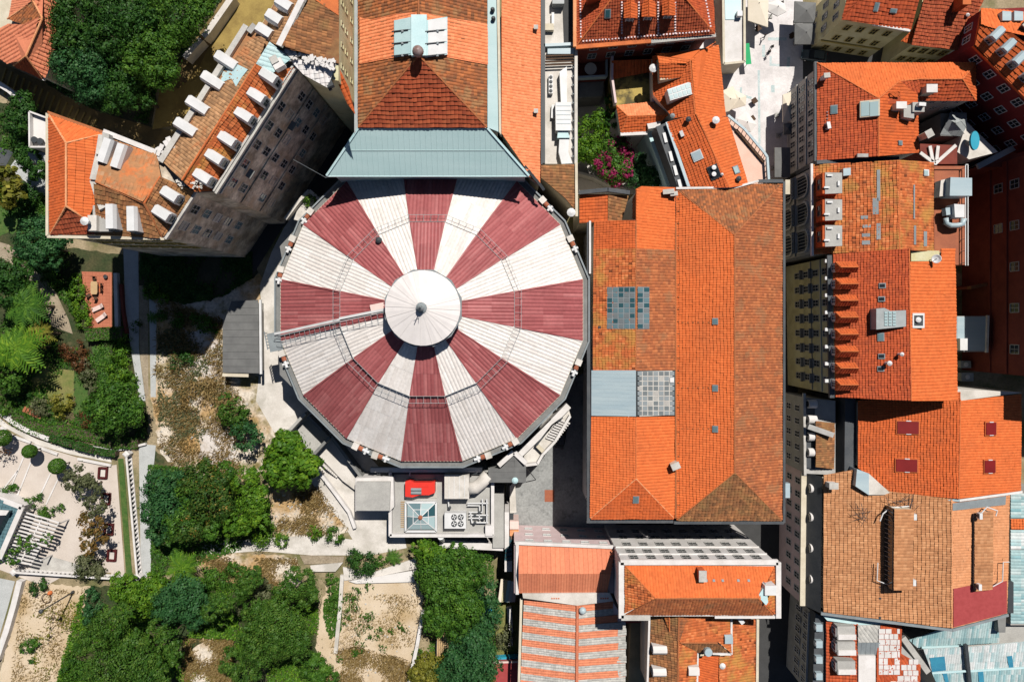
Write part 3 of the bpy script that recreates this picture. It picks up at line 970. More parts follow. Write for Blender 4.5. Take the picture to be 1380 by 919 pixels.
 m.box(b + Vector((-1.05, 0.2, 1.1)), (0.12, 2.8, 0.1), a)
 m.build('landing', 'lead', t)
 m = MB(); m.box(c0 + Vector((math.cos(a) * 6.6, math.sin(a) * 6.6 + 1.4, zi - 0.3)), (2.6, 1.4, 0.06), a); m.build('roof_patch', 'cloth_pink', t)
 m = MB(); p = P(511, 324, zr + 0.5); m.lathe(p - Vector((0, 0, 0.4)), [(0.25, 0), (0.45, 0.3), (0.45, 0.9), (0.15, 1.1)], 10); m.build('roof_vent', 'dark_metal', t)
 return t, c0, Ro
DOME, DC, DRO = build_dome()

# rooftop air handling fittings standing on the gutter ledge
def roof_fan(label, px, py, ang, flip=1):
 z = 16.55
 p = P(px, py, z + 0.5); r_ = Vector((p.x - DC.x, p.y - DC.y, 0)).normalized() * 23.45
 p = Vector((DC.x + r_.x, DC.y + r_.y, p.z))
 t = thing('roof_fan', label, 'roof fan', (p.x, p.y, z), 'fan units round the foot of the dome')
 d = Vector((math.cos(ang), math.sin(ang), 0)) * flip
 up = Vector((0, 0, 0.55))
 f = Vector((p.x, p.y, z))
 m = MB(); m.box(f + up - d * 1.05, (0.95, 0.95, 0.9), ang); m.build('housing', 'concrete_pale', t)
 m = MB(); m.tube([f + up - d * 0.58, f + up + d * 0.12], 0.36, 10); m.build('motor', 'rust', t)
 m = MB(); m.tube([f + up + d * 0.12, f + up + d * 1.2], 0.22, 8)
 s = Vector((-d.y, d.x, 0))
 m.tube([f + up + d * 0.62 - s * 0.5, f + up + d * 0.62 + s * 0.5], 0.2, 8)
 m.build('outlet', 'white_metal', t)
 m = MB(); m.box(f + Vector((0, 0, 0.06)), (2.6, 0.6, 0.12), ang); m.build('cradle', 'lead', t)
import itertools
for lab, px, py in (
 ('fan unit on the dome ledge by the small planted corner', 412, 292), ('fan unit on the dome ledge beside the tar patch', 390, 330),
 ('fan unit on the western dome ledge above the stair landing', 376, 372), ('fan unit just below the dome stair landing', 381, 486),
 ('fan unit on the dome ledge left of the concrete block roof', 487, 607), ('fan unit on the dome ledge above the concrete block roof', 512, 624),
 ('fan unit on the dome ledge above the roof duct', 652, 624), ('fan unit on the dome ledge next to the grey canopy', 688, 602),
 ('fan unit on the dome ledge beside the metal skylight roof', 779, 498), ('fan unit on the dome ledge beside the brown lean-to roof', 741, 274),
 ('fan unit on the dome ledge facing the hall gable', 778, 328)):
 c = P(px, py, 17)
 ang = math.atan2(c.y - DC.y, c.x - DC.x) + math.pi / 2
 roof_fan(lab, px, py, ang, 1 if px < 600 else -1)

# ================================================================== STAGE HOUSE NORTH OF THE DOME
def build_stage():
 t = thing('stage_house', 'tall tiled stage house with a teal metal apron above the dome', 'building', P(570, 100, 10) * 1.0)
 ze, zr = 26.0, 30.4
 yt = -70
 L = slope(t, [(483, yt, ze), (564, yt, zr), (564, 75, zr), (483, 172, ze)], 'tile_old', 0.45, 0.5, 0.08)
 Rr = slope(t, [(564, yt, zr), (657, yt, ze), (656, 172, ze), (564, 75, zr)], 'tile_old', 0.45, 0.5, 0.08)
 B = slope(t, [(564, 75, zr), (656, 172, ze), (483, 172, ze)], 'tile_deep', 0.55, 0.58, 0.06, 0.11)
 ridge(t, (564, 75, zr + .05), (656, 172, ze + .05), 'ridge_brown', 0.15); ridge(t, (564, 75, zr + .05), (483, 172, ze + .05), 'ridge_brown', 0.15)
 ridge(t, (564, yt, zr + .05), (564, 30, zr + .05), 'ridge_brown', 0.15)
 # bands of new tiles on both slopes
 def on(pl, pts, lift): return [pl.at(x, y, lift) for x, y in pts]
 for pl, pts in ((L, [(485, 24), (500, 27), (532, 20), (562, 17), (562, 75), (532, 78), (485, 87)]), (Rr, [(566, 17), (590, 22), (657, 33), (657, 88), (603, 78), (566, 75)])):
  w = on(pl, pts, 0.13)
  p2, v, f, ti = tiled(w, 0.45, 0.5, 0.07, 0.04, PROF_TILE, None, RNG, 0.01)
  obj('new_tile_band', v, f, 'tile_pale', t, tint=ti)['kind'] = 'stuff'
 # glazed ridge monitor
 mon = MB()
 for pl, x0, x1 in ((L, 531, 556), (Rr, 573, 603)):
  q = on(pl, [(x0, 28), (x1, 23), (x1, 74), (x0, 78)], 0.55)
  q0 = on(pl, [(x0, 28), (x1, 23), (x1, 74), (x0, 78)], 0.0)
  mon.add(q + q0, [(0, 1, 2, 3), (0, 4, 5, 1), (1, 5, 6, 2), (2, 6, 7, 3), (3, 7, 4, 0)])
 q = [L.at(554, 20, 0.75), Rr.at(575, 20, 0.75), Rr.at(575, 75, 0.75), L.at(554, 75, 0.75)]
 q0 = [p - Vector((0, 0, 0.8)) for p in q]
 mon.add(q + q0, [(0, 1, 2, 3), (0, 4, 5, 1), (1, 5, 6, 2), (2, 6, 7, 3), (3, 7, 4, 0)])
 mo = mon.build('ridge_monitor', 'teal_pale', t)
 for pl, x0, x1, mt in ((L, 532, 553, 'teal_pale'), (Rr, 577, 602, 'white_metal')):
  for i in range(3):
   y0 = 28 + i * 16.5
   w = on(pl, [(x0, y0), (x1, y0 - 3), (x1, y0 + 11.5), (x0, y0 + 14.5)], 0.62)
   w0 = [p - pl.n * 0.06 for p in w]
   obj('pane', w + w0, [(0, 1, 2, 3), (0, 4, 5, 1), (1, 5, 6, 2), (2, 6, 7, 3), (3, 7, 4, 0)], mt, mo)
   m = MB(); m.bar(pl.at(x0 - 4, y0 + 15, 0.7), pl.at(x1 - 3, y0 + 12.5, 0.7), 0.12); m.build('glazing_bar', 'dark_metal', mo)
   m = MB(); m.box(pl.at((x0 + x1) / 2, y0 + 14, 0.7), (0.3, 0.3, 0.2)); m.build('latch', 'lead', mo)
 b = P(564, 72, zr + 0.9)
 m = MB(); m.lathe(b, [(0.28, -1.0), (0.3, -0.2), (0.62, 0.05), (0.76, 0.5), (0.66, 0.95), (0.36, 1.2), (0.1, 1.32)], 16)
 m.build('ball_finial', 'copper', t, smooth=True)
 # teal apron sloping down to the dome
 T = ribbed(t, [(483, 173, 25.8), (657, 173, 25.8), (713, 237, 23.2), (440, 237, 23.2)], 'teal_metal', 0.75, 0.04, prof=PROF_SEAM, name='metal_apron')
 m = MB(); m.bar(P(440, 237.5, 23.0), P(713, 237.5, 23.0), 0.25, 0.4); m.build('apron_gutter', 'teal_pale', t)
 m = MB(); m.bar(T.at(470, 203, 0.05), T.at(684, 203, 0.05), 0.08, 0.06); m.build('apron_joint', 'teal_metal', t)
 m = MB(); m.bar(P(440, 237, 23.3), P(483, 173, 25.9), 0.3, 0.15); m.build('apron_edge', 'teal_pale', t)
 m = MB(); m.bar(P(713, 237, 23.3), P(657, 173, 25.9), 0.3, 0.15); m.build('apron_edge', 'teal_pale', t)
 # gutters along the long sides
 m = MB(); m.prism(xy([(657, yt), (668, yt), (672, 178), (657, 172)], 25.6), 25.0, 25.6); m.build('box_gutter', 'teal_metal', t)
 m = MB(); m.prism(xy([(668.5, yt), (672.5, yt), (675.5, 182), (672.5, 178)], 25.9), 24.5, 25.9); m.build('parapet', 'plaster_cream', t)
 m = MB(); m.prism(xy([(477.5, yt), (482, yt), (482, 174), (477.5, 180)], 25.8), 25.0, 25.8); m.build('box_gutter', 'grey_metal', t)
 for px, py in ((664, 15), (665, 27)):
  m = MB(); m.lathe(P(px, py, 25.6), [(0.3, 0), (0.3, 0.5), (0.15, 0.7)], 10); m.build('roof_vent', 'dark_metal', t)
 # walls
 w = xy([(480, yt), (672, yt), (672, 176), (480, 176)], 25.5)
 MB().prism(inset_poly(w, 0.3), 0, 24.8).build('wall', 'plaster_cream', t)
 a, b_ = P(446, 236, 23), P(708, 236, 23)
 c_, d_ = P(655, 176, 25), P(485, 176, 25)
 MB().prism([(a.x, a.y + 0.3), (b_.x, b_.y + 0.3), (c_.x, c_.y), (d_.x, d_.y)], 0, 22.8).build('wall', 'teal_metal', t)
 m = MB(); m.bar(P(440, 240, 23.0), P(395, 215, 26), 0.04); m.build('cable', 'lead', t)
 return t
build_stage()

def build_side_wing():
 t = thing('side_wing', 'long narrow plain orange lean-to roof beside the teal gutter', 'building', P(700, 120, 0))
 pl = slope(t, [(676, -70, 22.5), (729, -70, 20.0), (728, 222, 20.0), (728, 252, 20.0), (713, 238, 20.6), (706, 224, 21.0), (676, 180, 22.5)], 'tile_pale', 0.42, 0.45, 0.05, 0.03)
 MB().prism(xy([(677, -69), (727, -69), (727, 245), (715, 236), (677, 182)], 19.9), 0, 19.6).build('wall', 'plaster_cream', t)
 for px, py in ((722, 40), (722, 152)):
  p = pl.at(px, py); chimney(t, p, 0.4, 0.4, 0.7, 'concrete')
 m = MB(); m.bar(P(730, -70, 20.1), P(730, 222, 20.1), 0.25, 0.25); m.build('eaves_gutter', 'dark_metal', t)
 m = MB()
 for i in range(5): m.bar(P(707 + i * 5, 224 + i * 6, 21), P(713 + i * 5, 232 + i * 6, 20.5), 0.4, 0.3)
 m.build('flashing', 'dark_metal', t)
build_side_wing()

# ================================================================== THE TWO LONG HALLS EAST OF THE DOME
def build_halls():
 ze, zr = 16.0, 19.6
 t = thing('east_hall', 'long hall with a bright ribbed western slope and brown eastern slope', 'hall', P(985, 470, 0))
 W = slope(t, [(911, 255, ze), (990, 317, zr), (990, 636, zr), (912, 699, ze)], 'tile_new', 0.56, 0.5, 0.11, 0.035)
 slope(t, [(910, 253, ze), (1054, 247, ze), (990, 317, zr)], 'tile_old', 0.42, 0.45, 0.06, 0.04)
 slope(t, [(1054, 247, ze), (1054, 701, ze), (990, 636, zr), (990, 317, zr)], 'tile_rustic', 0.42, 0.45, 0.07, 0.04)
 slope(t, [(990, 636, zr), (1054, 701, ze), (912, 701, ze)], 'tile_mossy', 0.5, 0.5, 0.06, 0.10)
 ridge(t, (990, 317, zr), (990, 636, zr), 'ridge_brown', 0.16)
 for a in ((911, 255), (1053, 248)): ridge(t, (990, 317, zr), (*a, ze), 'ridge_brown', 0.14)
 ridge(t, (990, 636, zr), (912, 700, ze), 'ridge_orange', 0.15); ridge(t, (990, 636, zr), (1053, 700, ze), 'ridge_brown', 0.15)
 walls(t, [(911, 254), (1054, 248), (1054, 701), (912, 701)], ze, 0, 'plaster_cream', 0.5)
 m = MB(); m.bar(P(1056.5, 245, 15.95), P(1056.5, 704, 15.95), 0.35, 0.3); m.build('eaves_gutter', 'slate', t)
 m = MB(); m.bar(P(908, 704, 15.95), P(1056, 704, 15.95), 0.4, 0.35); m.build('eaves_gutter', 'slate', t)
 m = MB(); m.bar(P(911, 254, 16.25), P(990, 253, 16.25), 0.3, 0.3); m.bar(P(990, 253, 16.25), P(1022, 244, 16.25), 0.3, 0.3); m.build('parapet', 'plaster_white', t)
 m = MB(); m.bar(P(1022, 244.5, 16.2), P(1055, 244.5, 16.2), 0.5, 0.4); m.build('parapet', 'slate', t)
 for py in (433, 523, 578): skylight(t, W, 964, py, 0.75, 0.6, 'glass_sky', 'lead')
 for py in (434, 522, 577):
  for i in range(6): slab_on(t, W, 920 + i * 7, py + 0.5, 0.16, 0.2, 0.12, 'ridge_brown', 'vent_tile')
 for i in range(26): slab_on(t, W, 914.5, 268 + i * 16.5, 0.18, 0.2, 0.12, 'ridge_brown', 'vent_tile')
 for py in (253, 660):
  m = MB(); m.box(P(1060, py, 15.6), (0.7, 2.2, 0.9)); m.build('hopper', 'plaster_cream' if py == 253 else 'zinc_blue', t)

 zr2 = 18.3
 t = thing('west_hall', 'patched lower hall roof with glass skylight and metal panel', 'hall', P(852, 480, 0))
 A = slope(t, [(801, 298, ze), (857, 297, zr2), (857, 335, zr2), (800, 336, ze)], 'tile_orange', 0.52, 0.5, 0.09)
 E1 = slope(t, [(857, 297, zr2), (857, 255, zr2), (865, 251, zr2), (909, 253, ze), (910, 337, ze), (857, 335, zr2)], 'tile_new', 0.45, 0.42, 0.05, 0.03)
 E1b = slope(t, [(853, 268, 16.2), (862, 251, 18.2), (862, 296, 18.2), (853, 296, 16.2)], 'tile_old', 0.45, 0.45, 0.07)
 B = slope(t, [(800, 336, ze), (857, 335, zr2), (857, 500, zr2), (799, 500, ze)], 'tile_weather', 0.52, 0.5, 0.09)
 B2 = slope(t, [(857, 335, zr2), (910, 337, ze), (910, 499, ze), (857, 500, zr2)], 'tile_rustic', 0.45, 0.45, 0.06)
 C = slope(t, [(797, 561, ze), (857, 562, zr2), (857, 645, zr2), (795, 699, ze)], 'tile_new', 0.56, 0.5, 0.11, 0.03)
 C2 = slope(t, [(857, 562, zr2), (909, 561, ze), (909, 699, ze), (857, 645, zr2)], 'tile_new', 0.48, 0.45, 0.06, 0.03)
 C3 = slope(t, [(857, 645, zr2), (909, 699, ze), (795, 699, ze)], 'tile_orange', 0.5, 0.5, 0.05, 0.10)
 ridge(t, (857, 298, zr2), (857, 500, zr2), 'ridge_brown', 0.14); ridge(t, (857, 562, zr2), (857, 645, zr2), 'ridge_orange', 0.14)
 ridge(t, (857, 645, zr2), (796, 698, ze), 'ridge_pale', 0.13); ridge(t, (857, 645, zr2), (908, 698, ze), 'ridge_pale', 0.13)
 walls(t, [(798, 298), (909, 298), (909, 699), (796, 699)], ze, 0, 'plaster_white', 0.4)
 walls(t, [(856, 253), (909, 253), (909, 298), (856, 298)], ze, 0, 'plaster_white', 0.4)
 Z = ribbed(t, [(797, 499, ze + .22), (857, 499, zr2 + .22), (857, 561, zr2 + .22), (797, 560, ze + .22)], 'zinc_blue', 0.6, 0.03, prof=PROF_SEAM, name='metal_panel')
 g = [(857.5, 499, zr2 + .1), (910, 499, ze + .1), (910, 560, ze + .1), (857.5, 561, zr2 + .1)]
 G = slope(t, g, 'dark_metal', 5, 5, 0.0, 0, name='glazing_bed')
 rr = random.Random(4)
 def glaze(pl, x0, x1, y0, y1, nx, ny, mats, parent_name, bar):
  o = slab_on(t, pl, (x0 + x1) / 2, (y0 + y1) / 2, metres(y1 - y0, 17), metres(x1 - x0, 17), 0.1, 'stone' if nx == 7 else 'lead', parent_name, lift=0.06)
  for i in range(nx):
   for j in range(ny):
    q = [pl.at(x0 + (x1 - x0) * (i + a) / nx, y0 + (y1 - y0) * (j + b) / ny, 0.2) for a, b in ((.1, .1), (.9, .1), (.9, .9), (.1, .9))]
    q0 = [p - pl.n * 0.04 for p in q]
    obj('pane', q + q0, [(0, 1, 2, 3), (0, 4, 5, 1), (1, 5, 6, 2), (2, 6, 7, 3), (3, 7, 4, 0)], rr.choice(mats), o)
  return o
 glaze(G, 858.5, 909.5, 500, 560, 7, 9, ['glass_grey', 'glass_mid', 'glass_grey', 'glass_mid', 'glass_mid', 'concrete'], 'glazed_slope', 0)
 glaze(B, 818, 856, 387, 443, 5, 8, ['glass_teal', 'glass_grey', 'glass_sky'], 'roof_light', 0)
 glaze(B2, 858.5, 876, 387, 443, 2, 8, ['glass_teal', 'glass_grey', 'glass_sky'], 'roof_light', 0)
 slab_on(t, G, 905, 512, 0.7, 0.7, 0.3, 'white_metal', 'hatch')
 skylight(t, C3, 857, 673, 0.7, 0.95)
 p = C2.at(907, 625); chimney(t, p, 1.1, 0.8, 1.6, 'plaster_cream', 0.4)
 p = E1.at(899, 260); chimney(t, p, 1.5, 0.5, 0.9, 'rust', 0.1); chimney(t, E1.at(906, 263), 0.9, 0.45, 1.0, 'plaster_white', 0.1)
 m = MB(); m.bar(P(795, 298, 16.1), P(795, 369, 16.1), 0.3, 0.4); m.build('parapet', 'plaster_white', t)
 m = MB(); m.bar(P(793, 300, 15.6), P(793, 702, 15.6), 0.5, 0.5); m.build('cornice', 'slate', t)
 m = MB(); m.bar(P(790.5, 702.5, 15.7), P(907, 702.5, 15.7), 0.4, 0.4); m.build('cornice', 'slate', t)
 m = MB(); m.bar(P(910.6, 300, 16.1), P(910.6, 698, 16.1), 0.16, 0.2); m.build('valley_gutter', 'ridge_brown', t)
 slab_on(t, B, 808, 441, 0.4, 0.4, 0.1, 'dark_metal', 'vent_tile')

 # small gabled annex north of the west hall
 t = thing('hall_annex', 'small orange and brown annex roof behind a black parapet', 'building', P(815, 280, 0))
 slope(t, [(781, 262, 13.6), (819, 262, 14.6), (819, 299, 14.6), (781, 301, 13.6)], 'tile_orange', 0.5, 0.5, 0.08)
 slope(t, [(819, 262, 14.6), (847, 264, 13.4), (838, 297, 13.4), (819, 299, 14.6)], 'tile_mossy', 0.5, 0.5, 0.08)
 walls(t, [(781, 262), (847, 264), (839, 299), (781, 301)], 13.4, 0, 'plaster_cream', 0.2)
 m = MB(); m.bar(P(780, 260, 14.3), P(819, 256, 15.2), 0.6, 0.5); m.bar(P(819, 256, 15.2), P(848, 260, 14.2), 0.6, 0.5); m.build('parapet', 'slate', t)
 # brown lean-to beside it
 t = thing('lean_to', 'brown mossy lean-to roof beside the dome ledge', 'building', P(752, 250, 0))
 slope(t, [(729, 223, 17.4), (774, 222, 16.0), (775, 284, 16.0), (762, 268, 16.4), (729, 240, 17.4)], 'tile_mossy', 0.45, 0.5, 0.07)
 m = MB(); m.bar(P(776.5, 220, 16.2), P(777, 292, 16.2), 0.4, 0.5); m.build('parapet', 'plaster_cream', t)
 MB().prism(xy([(730, 224), (773, 224), (774, 280), (760, 266), (730, 238)], 15.9), 0, 15.8).build('wall', 'plaster_cream', t)
 flue(t, P(769, 288, 15.5), 0.35, 1.2)
build_halls()
# ================================================================== DERELICT PALACE ON THE HILL
def gable_tri(t, a, b, c, mat):
 obj('gable', [a, b, c], [(0, 1, 2)], mat, t)

def build_palace():
 ze, zr = 34.5, 37.2
 t = thing('palace', 'derelict grey palace with rows of white dormers on worn tile roofs', 'palace', P(200, 230, ZL))
 # diagonal wing
 NW = slope(t, [(221, 219, ze), (335, 38, ze), (363, 58, 35.6), (345, 87, zr), (245, 243, zr)], 'tile_stipple', 0.42, 0.45, 0.05, 0.03)
 SE = slope(t, [(245, 243, zr), (345, 87, zr), (368, 98, 35.9), (397, 90, ze), (289, 258, ze), (262, 258, 35.4)], 'tile_weather', 0.62, 0.6, 0.10, 0.05)
 ridge(t, (345, 87, zr), (245, 243, zr), 'ridge_orange', 0.15)
 slope(t, [(345, 86, zr), (363, 57, 36.6), (392, 80, 35.6), (368, 99, 36.2)], 'teal_corr', 0.5, 0.5, 0.05, 0.02, name='slate_patch')
 for a, b in (((310, 84), (326, 96)), ((299, 105), (317, 98))):
  pass
 obj('metal_flashing', [NW.at(*p, 0.12) for p in ((303, 84), (318, 86), (334, 94), (326, 104), (318, 117), (312, 106), (297, 112))], [(0, 1, 2, 3, 4, 5, 6)], 'teal_pale', t)
 # parapets
 m = MB(); m.bar(P(218, 219, ze + .2), P(333, 36, ze + .2), 0.7, 0.8); m.build('parapet', 'stone', t)
 m = MB(); m.bar(P(338, 38, ze + .3), P(344, 43, ze + .3), 1.2, 0.9); m.build('parapet', 'concrete', t)
 m = MB(); m.bar(P(401, 88, ze), P(291, 261, ze), 0.35, 0.4); m.bar(P(397, 86, ze + .25), P(288, 258, ze + .25), 0.25, 0.3); m.build('cornice', 'stone', t)
 # lower block: mottled north slope, brown south slopes
 N2 = slope(t, [(146, 184, ze), (212, 209, ze), (216, 238, 36.4), (194, 274, 36.9), (129, 245, 36.6), (135, 209, 35.6)], 'tile_mottled', 0.5, 0.55, 0.05, 0.03)
 S2 = slope(t, [(129, 246, 36.6), (194, 274, 36.9), (219, 320, ze), (128, 317, ze)], 'tile_mossy', 0.6, 0.6, 0.12, 0.06)
 E2 = slope(t, [(194, 274, 36.9), (216, 238, 36.4), (262, 258, 34.8), (220, 320, ze)], 'tile_mossy', 0.6, 0.6, 0.12, 0.06)
 ridge(t, (129, 245, 36.6), (194, 274, 36.9), 'ridge_brown', 0.16); ridge(t, (194, 274, 36.9), (216, 238, 36.4), 'ridge_orange', 0.16); ridge(t, (194, 274, 36.9), (219, 320, ze), 'ridge_brown', 0.16)
 # western pavilion in fresh orange tiles
 O1 = slope(t, [(66, 155, ze), (89, 193, 36.8), (89, 278, 36.8), (68, 316, ze)], 'tile_orange', 0.45, 0.5, 0.09)
 O2 = slope(t, [(66, 155, ze), (139, 181, ze), (89, 193, 36.8)], 'tile_new', 0.42, 0.5, 0.07, 0.03)
 O3 = slope(t, [(89, 193, 36.8), (139, 181, ze), (135, 209, 34.8), (127, 243, 35.1), (128, 275, 35.0), (118, 296, 35.2), (89, 278, 36.8)], 'tile_new', 0.5, 0.95, 0.10, 0.06)
 O4 = slope(t, [(89, 278, 36.8), (118, 296, 35.3), (128, 316, ze), (68, 316, ze)], 'tile_deep', 0.62, 0.62, 0.12, 0.08)
 for a, b in (((89, 193), (66, 155)), ((89, 193), (139, 181)), ((89, 278), (68, 316)), ((89, 278), (120, 298))):
  ridge(t, (*a, 36.85), (*b, ze + (.05 if b[0] != 120 else .7)), 'ridge_pale', 0.14)
 ridge(t, (89, 193, 36.85), (89, 278, 36.85), 'ridge_pale', 0.14)
 m = MB(); pts = [(139, 183), (135, 209), (127, 243), (133, 262), (140, 282)]
 for a, b in zip(pts, pts[1:]): m.bar(P(*a, 35.4), P(*b, 35.8), 0.9, 0.5)
 m.build('fire_wall', 'stone', t)
 m = MB(); m.prism(xy([(125, 277), (134, 277), (148, 300), (148, 312), (119, 312), (119, 298), (125, 298)], 35.3), 33.5, 35.3); m.build('terrace', 'concrete', t)
 m = MB(); m.prism(xy([(118, 290), (130, 290), (130, 311), (118, 311)], 35.9), 33.6, 35.9); m.build('bulkhead', 'concrete_pale', t)
 flue(t, P(118, 299, 36.2), 0.28, 0.7)
 # eaves trim
 for a, b in (((64.5, 153), (64.5, 318)), ((64.5, 319), (222, 322)), ((65, 152), (140, 179))):
  m = MB(); m.bar(P(*a, ze - .1), P(*b, ze - .1), 0.35, 0.35); m.build('cornice', 'plaster_cream' if a[1] > 152 else 'ridge_brown', t)
 m = MB(); m.bar(P(223, 322, ze - .1), P(266, 256, ze - .1), 0.45, 0.45); m.build('cornice', 'stone', t)
 m = MB(); m.bar(P(141, 178, ze + .1), P(212, 206, ze + .1), 0.6, 0.7); m.build('parapet', 'plaster_white', t)
 m = MB(); m.prism(xy([(138, 178), (147, 181), (145, 205), (137, 200)], 35.8), 33, 35.8); m.build('bulkhead', 'concrete', t)
 # broken corner with loose rubble
 rr = random.Random(11)
 m = MB()
 for i in range(60):
  x, y = rr.uniform(212, 240), rr.uniform(185, 218)
  if (x - 212) * 0.9 + (y - 185) < 18 or (x - 212) + (y - 185) > 50: continue
  m.box(P(x, y, ze + rr.uniform(-.2, .3)), (rr.uniform(.3, .9), rr.uniform(.2, .6), .25), rr.uniform(0, 3))
 o = m.build('broken_masonry', 'plaster_white', t); o['kind'] = 'stuff'
 m = MB()
 for i in range(90):
  x, y = rr.uniform(238, 272), rr.uniform(238, 254)
  m.box(P(x, y, ze + 1.5 + rr.uniform(-.2, .3)), (rr.uniform(.12, .35), rr.uniform(.12, .25), .15), rr.uniform(0, 3))
 o = m.build('rubble_heap', 'concrete_pale', t); o['kind'] = 'stuff'
 # dormers
 f = (0.84, -0.54)
 for px, py in ((309, 86), (291, 113), (271, 146), (255, 175)):
  c = NW.at(px, py); d = Vector((-f[0], -f[1], 0))
  barrel_dormer(t, c + d * 1.45 + Vector((0, 0, -.5)), d, 2.9, 1.35, 1.75)
 for px, py in ((364, 106), (348, 132), (331, 158), (309, 190), (292, 214), (276, 240)):
  c = SE.at(px, py); d = Vector((f[0], f[1], 0))
  barrel_dormer(t, c + d * 1.15 + Vector((0, 0, -.5)), d, 2.1, 1.35, 1.7)
 for px, py in ((233, 264), (222, 289)):
  c = E2.at(px, py); d = Vector((f[0], f[1], 0))
  barrel_dormer(t, c + d * 1.1 + Vector((0, 0, -.5)), d, 2.1, 1.35, 1.7)
 for px, py in ((148, 206), (166, 213)):
  c = N2.at(px, py); d = Vector((0.32, 0.95, 0))
  barrel_dormer(t, c + d * 1.5 + Vector((0, 0, -.4)), d, 3.0, 1.3, 1.7)
 for px, py in ((156, 295), (184, 298)):
  c = S2.at(px, py); d = Vector((0.02, -1, 0))
  barrel_dormer(t, c + d * 1.4 + Vector((0, 0, -.5)), d, 3.0, 1.3, 1.9)
 # walls and windows
 w = walls(t, [(221, 221), (335, 38), (399, 88), (290, 260), (262, 262)], ze, ZL, 'derelict', 0.15)
 facade(t, w[2], w[3], (31.6, 28.2, 24.8, 21.2, 17.6), 6, 1.25, 1.7, 0.6, frame='stone', nv=2, nh=2, glass=('glass_dark', 'glass_sky', 'glass_dark', 'derelict', 'glass_dark'), skip=((0, 0), (1, 4), (2, 5), (3, 2)))
 band(t, w[2], w[3], 33.2, 'stone', 0.3, 0.25, trim=.1)
 for z in (26.4, 19.4): band(t, w[2], w[3], z, 'derelict', 0.25, 0.18, trim=.1)
 w2 = walls(t, [(66, 155), (139, 181), (212, 208), (262, 258), (221, 320), (68, 317)], ze, ZL, 'derelict', 0.15)
 facade(t, w2[3], w2[4], (31.5, 28.1, 24.7, 21.3, 17.5), 2, 1.25, 1.7, 0.8, frame='stone', nv=2, nh=2, glass=('glass_dark', 'glass_sky', 'plaster_grey'))
 facade(t, w2[4], w2[5], (30.8, 26.8, 22.6), 8, 1.2, 1.8, 1.0, frame='plaster_gold', nv=2, nh=2)
 # small balcony and hanging debris half way along the tall wall
 a, b = w[2], w[3]; nr = out_normal(a, b); dd = (b - a).normalized()
 for s, z in ((14.5, 30.0), (6.0, 27.0)):
  q = a + dd * s
  m = MB(); m.box((q.x + nr.x * 0.6, q.y + nr.y * 0.6, z), (0.8, 1.2, 0.2), math.atan2(nr.y, nr.x) + 0)
  m.build('balcony', 'concrete_dark', t)
 m = MB(); q = P(248, 264, 33); m.bar(q + Vector((0.6, -.4, 0)), q + Vector((2.9, 2.4, -.2)), 0.5, 0.3); m.build('ledge_slab', 'stone', t)

 # eastern extension of the palace
 t = thing('palace_annex', 'brown tiled palace annex with a beige windowed eastern wall', 'building', P(420, 40, ZL))
 NE = slope(t, [(379, 64, 36.6), (412, -4, 36.6), (412, -60, 36.6), (457, -60, 34.6), (457, 86, 34.6)], 'tile_mossy', 0.5, 0.6, 0.10, 0.05)
 obj('new_tile_band', [NE.at(*p, .16) for p in ((421, -30), (456, -30), (456, 21), (421, -2))], [(0, 1, 2, 3)], 'ridge_orange', t)
 NW2 = slope(t, [(363, 57, 34.6), (345, 46, ze), (375, -6, ze), (400, -50, ze), (425, -50, 36.6), (412, -4, 36.6), (379, 64, 36.6)], 'tile_stipple', 0.42, 0.45, 0.05, 0.03)
 ridge(t, (379, 64, 36.65), (413, -4, 36.65), 'ridge_grey', 0.25)
 m = MB(); m.bar(P(376, 62, 36.8), P(410, -6, 36.8), 0.7, 0.3); m.build('fire_wall', 'plaster_white', t)
 for px, py in ((385, 10), (372, 28), (359, 46)):
  c = NW2.at(px, py); d = Vector((-f[0], -f[1], 0))
  barrel_dormer(t, c + d * 0.9 + Vector((0, 0, -.3)), d, 2.0, 1.4, 1.6)
 slope(t, [(379, 68, 35.4), (412, 84, 35.2), (453, 87, 34.9), (442, 119, 34.4), (409, 101, 34.8)], 'tile_white', 0.6, 0.6, 0.08, 0.05)
 m = MB()
 for i in range(70):
  x = rr.uniform(383, 450); y = 72 + (x - 383) * 0.25 + rr.uniform(-6, 5)
  m.box(P(x, y, 35.5 + rr.uniform(-.1, .2)), (rr.uniform(.3, .8), rr.uniform(.2, .5), .25), rr.uniform(0, 3))
 o = m.build('broken_masonry', 'plaster_white', t); o['kind'] = 'stuff'
 slope(t, [(457, 92, 33.6), (470, 118, 32.4), (479, 155, 31.2), (468, 140, 31.6), (455, 112, 33.0)], 'tile_orange', 0.5, 0.5, 0.08)
 w = walls(t, [(344, 44), (400, -50), (457, -60), (457, 110), (412, 104), (399, 90)], 34.4, ZL, 'plaster_yellow', 0.1)
 facade(t, w[2], w[3], (32.6, 30.4, 27.6), 5, 0.6, 0.9, 1.0, frame='plaster_yellow', nv=1, nh=1)
 m = MB(); m.bar(P(436, 104, 34), P(446, 122, 33.8), 0.4, 0.4); m.box(P(444, 112, 34.2), (0.8, 1.2, 0.8), 0.4); m.build('tank', 'dark_metal', t)
 p = P(376, 88, 36); m = MB(); m.box(p, (1.3, 1.1, 1.0), .5); m.build('bulkhead', 'plaster_white', t)
 chimney(t, P(372, 84, 35.8), 0.7, 0.7, 0.7, 'ridge_brown', .5)
build_palace()

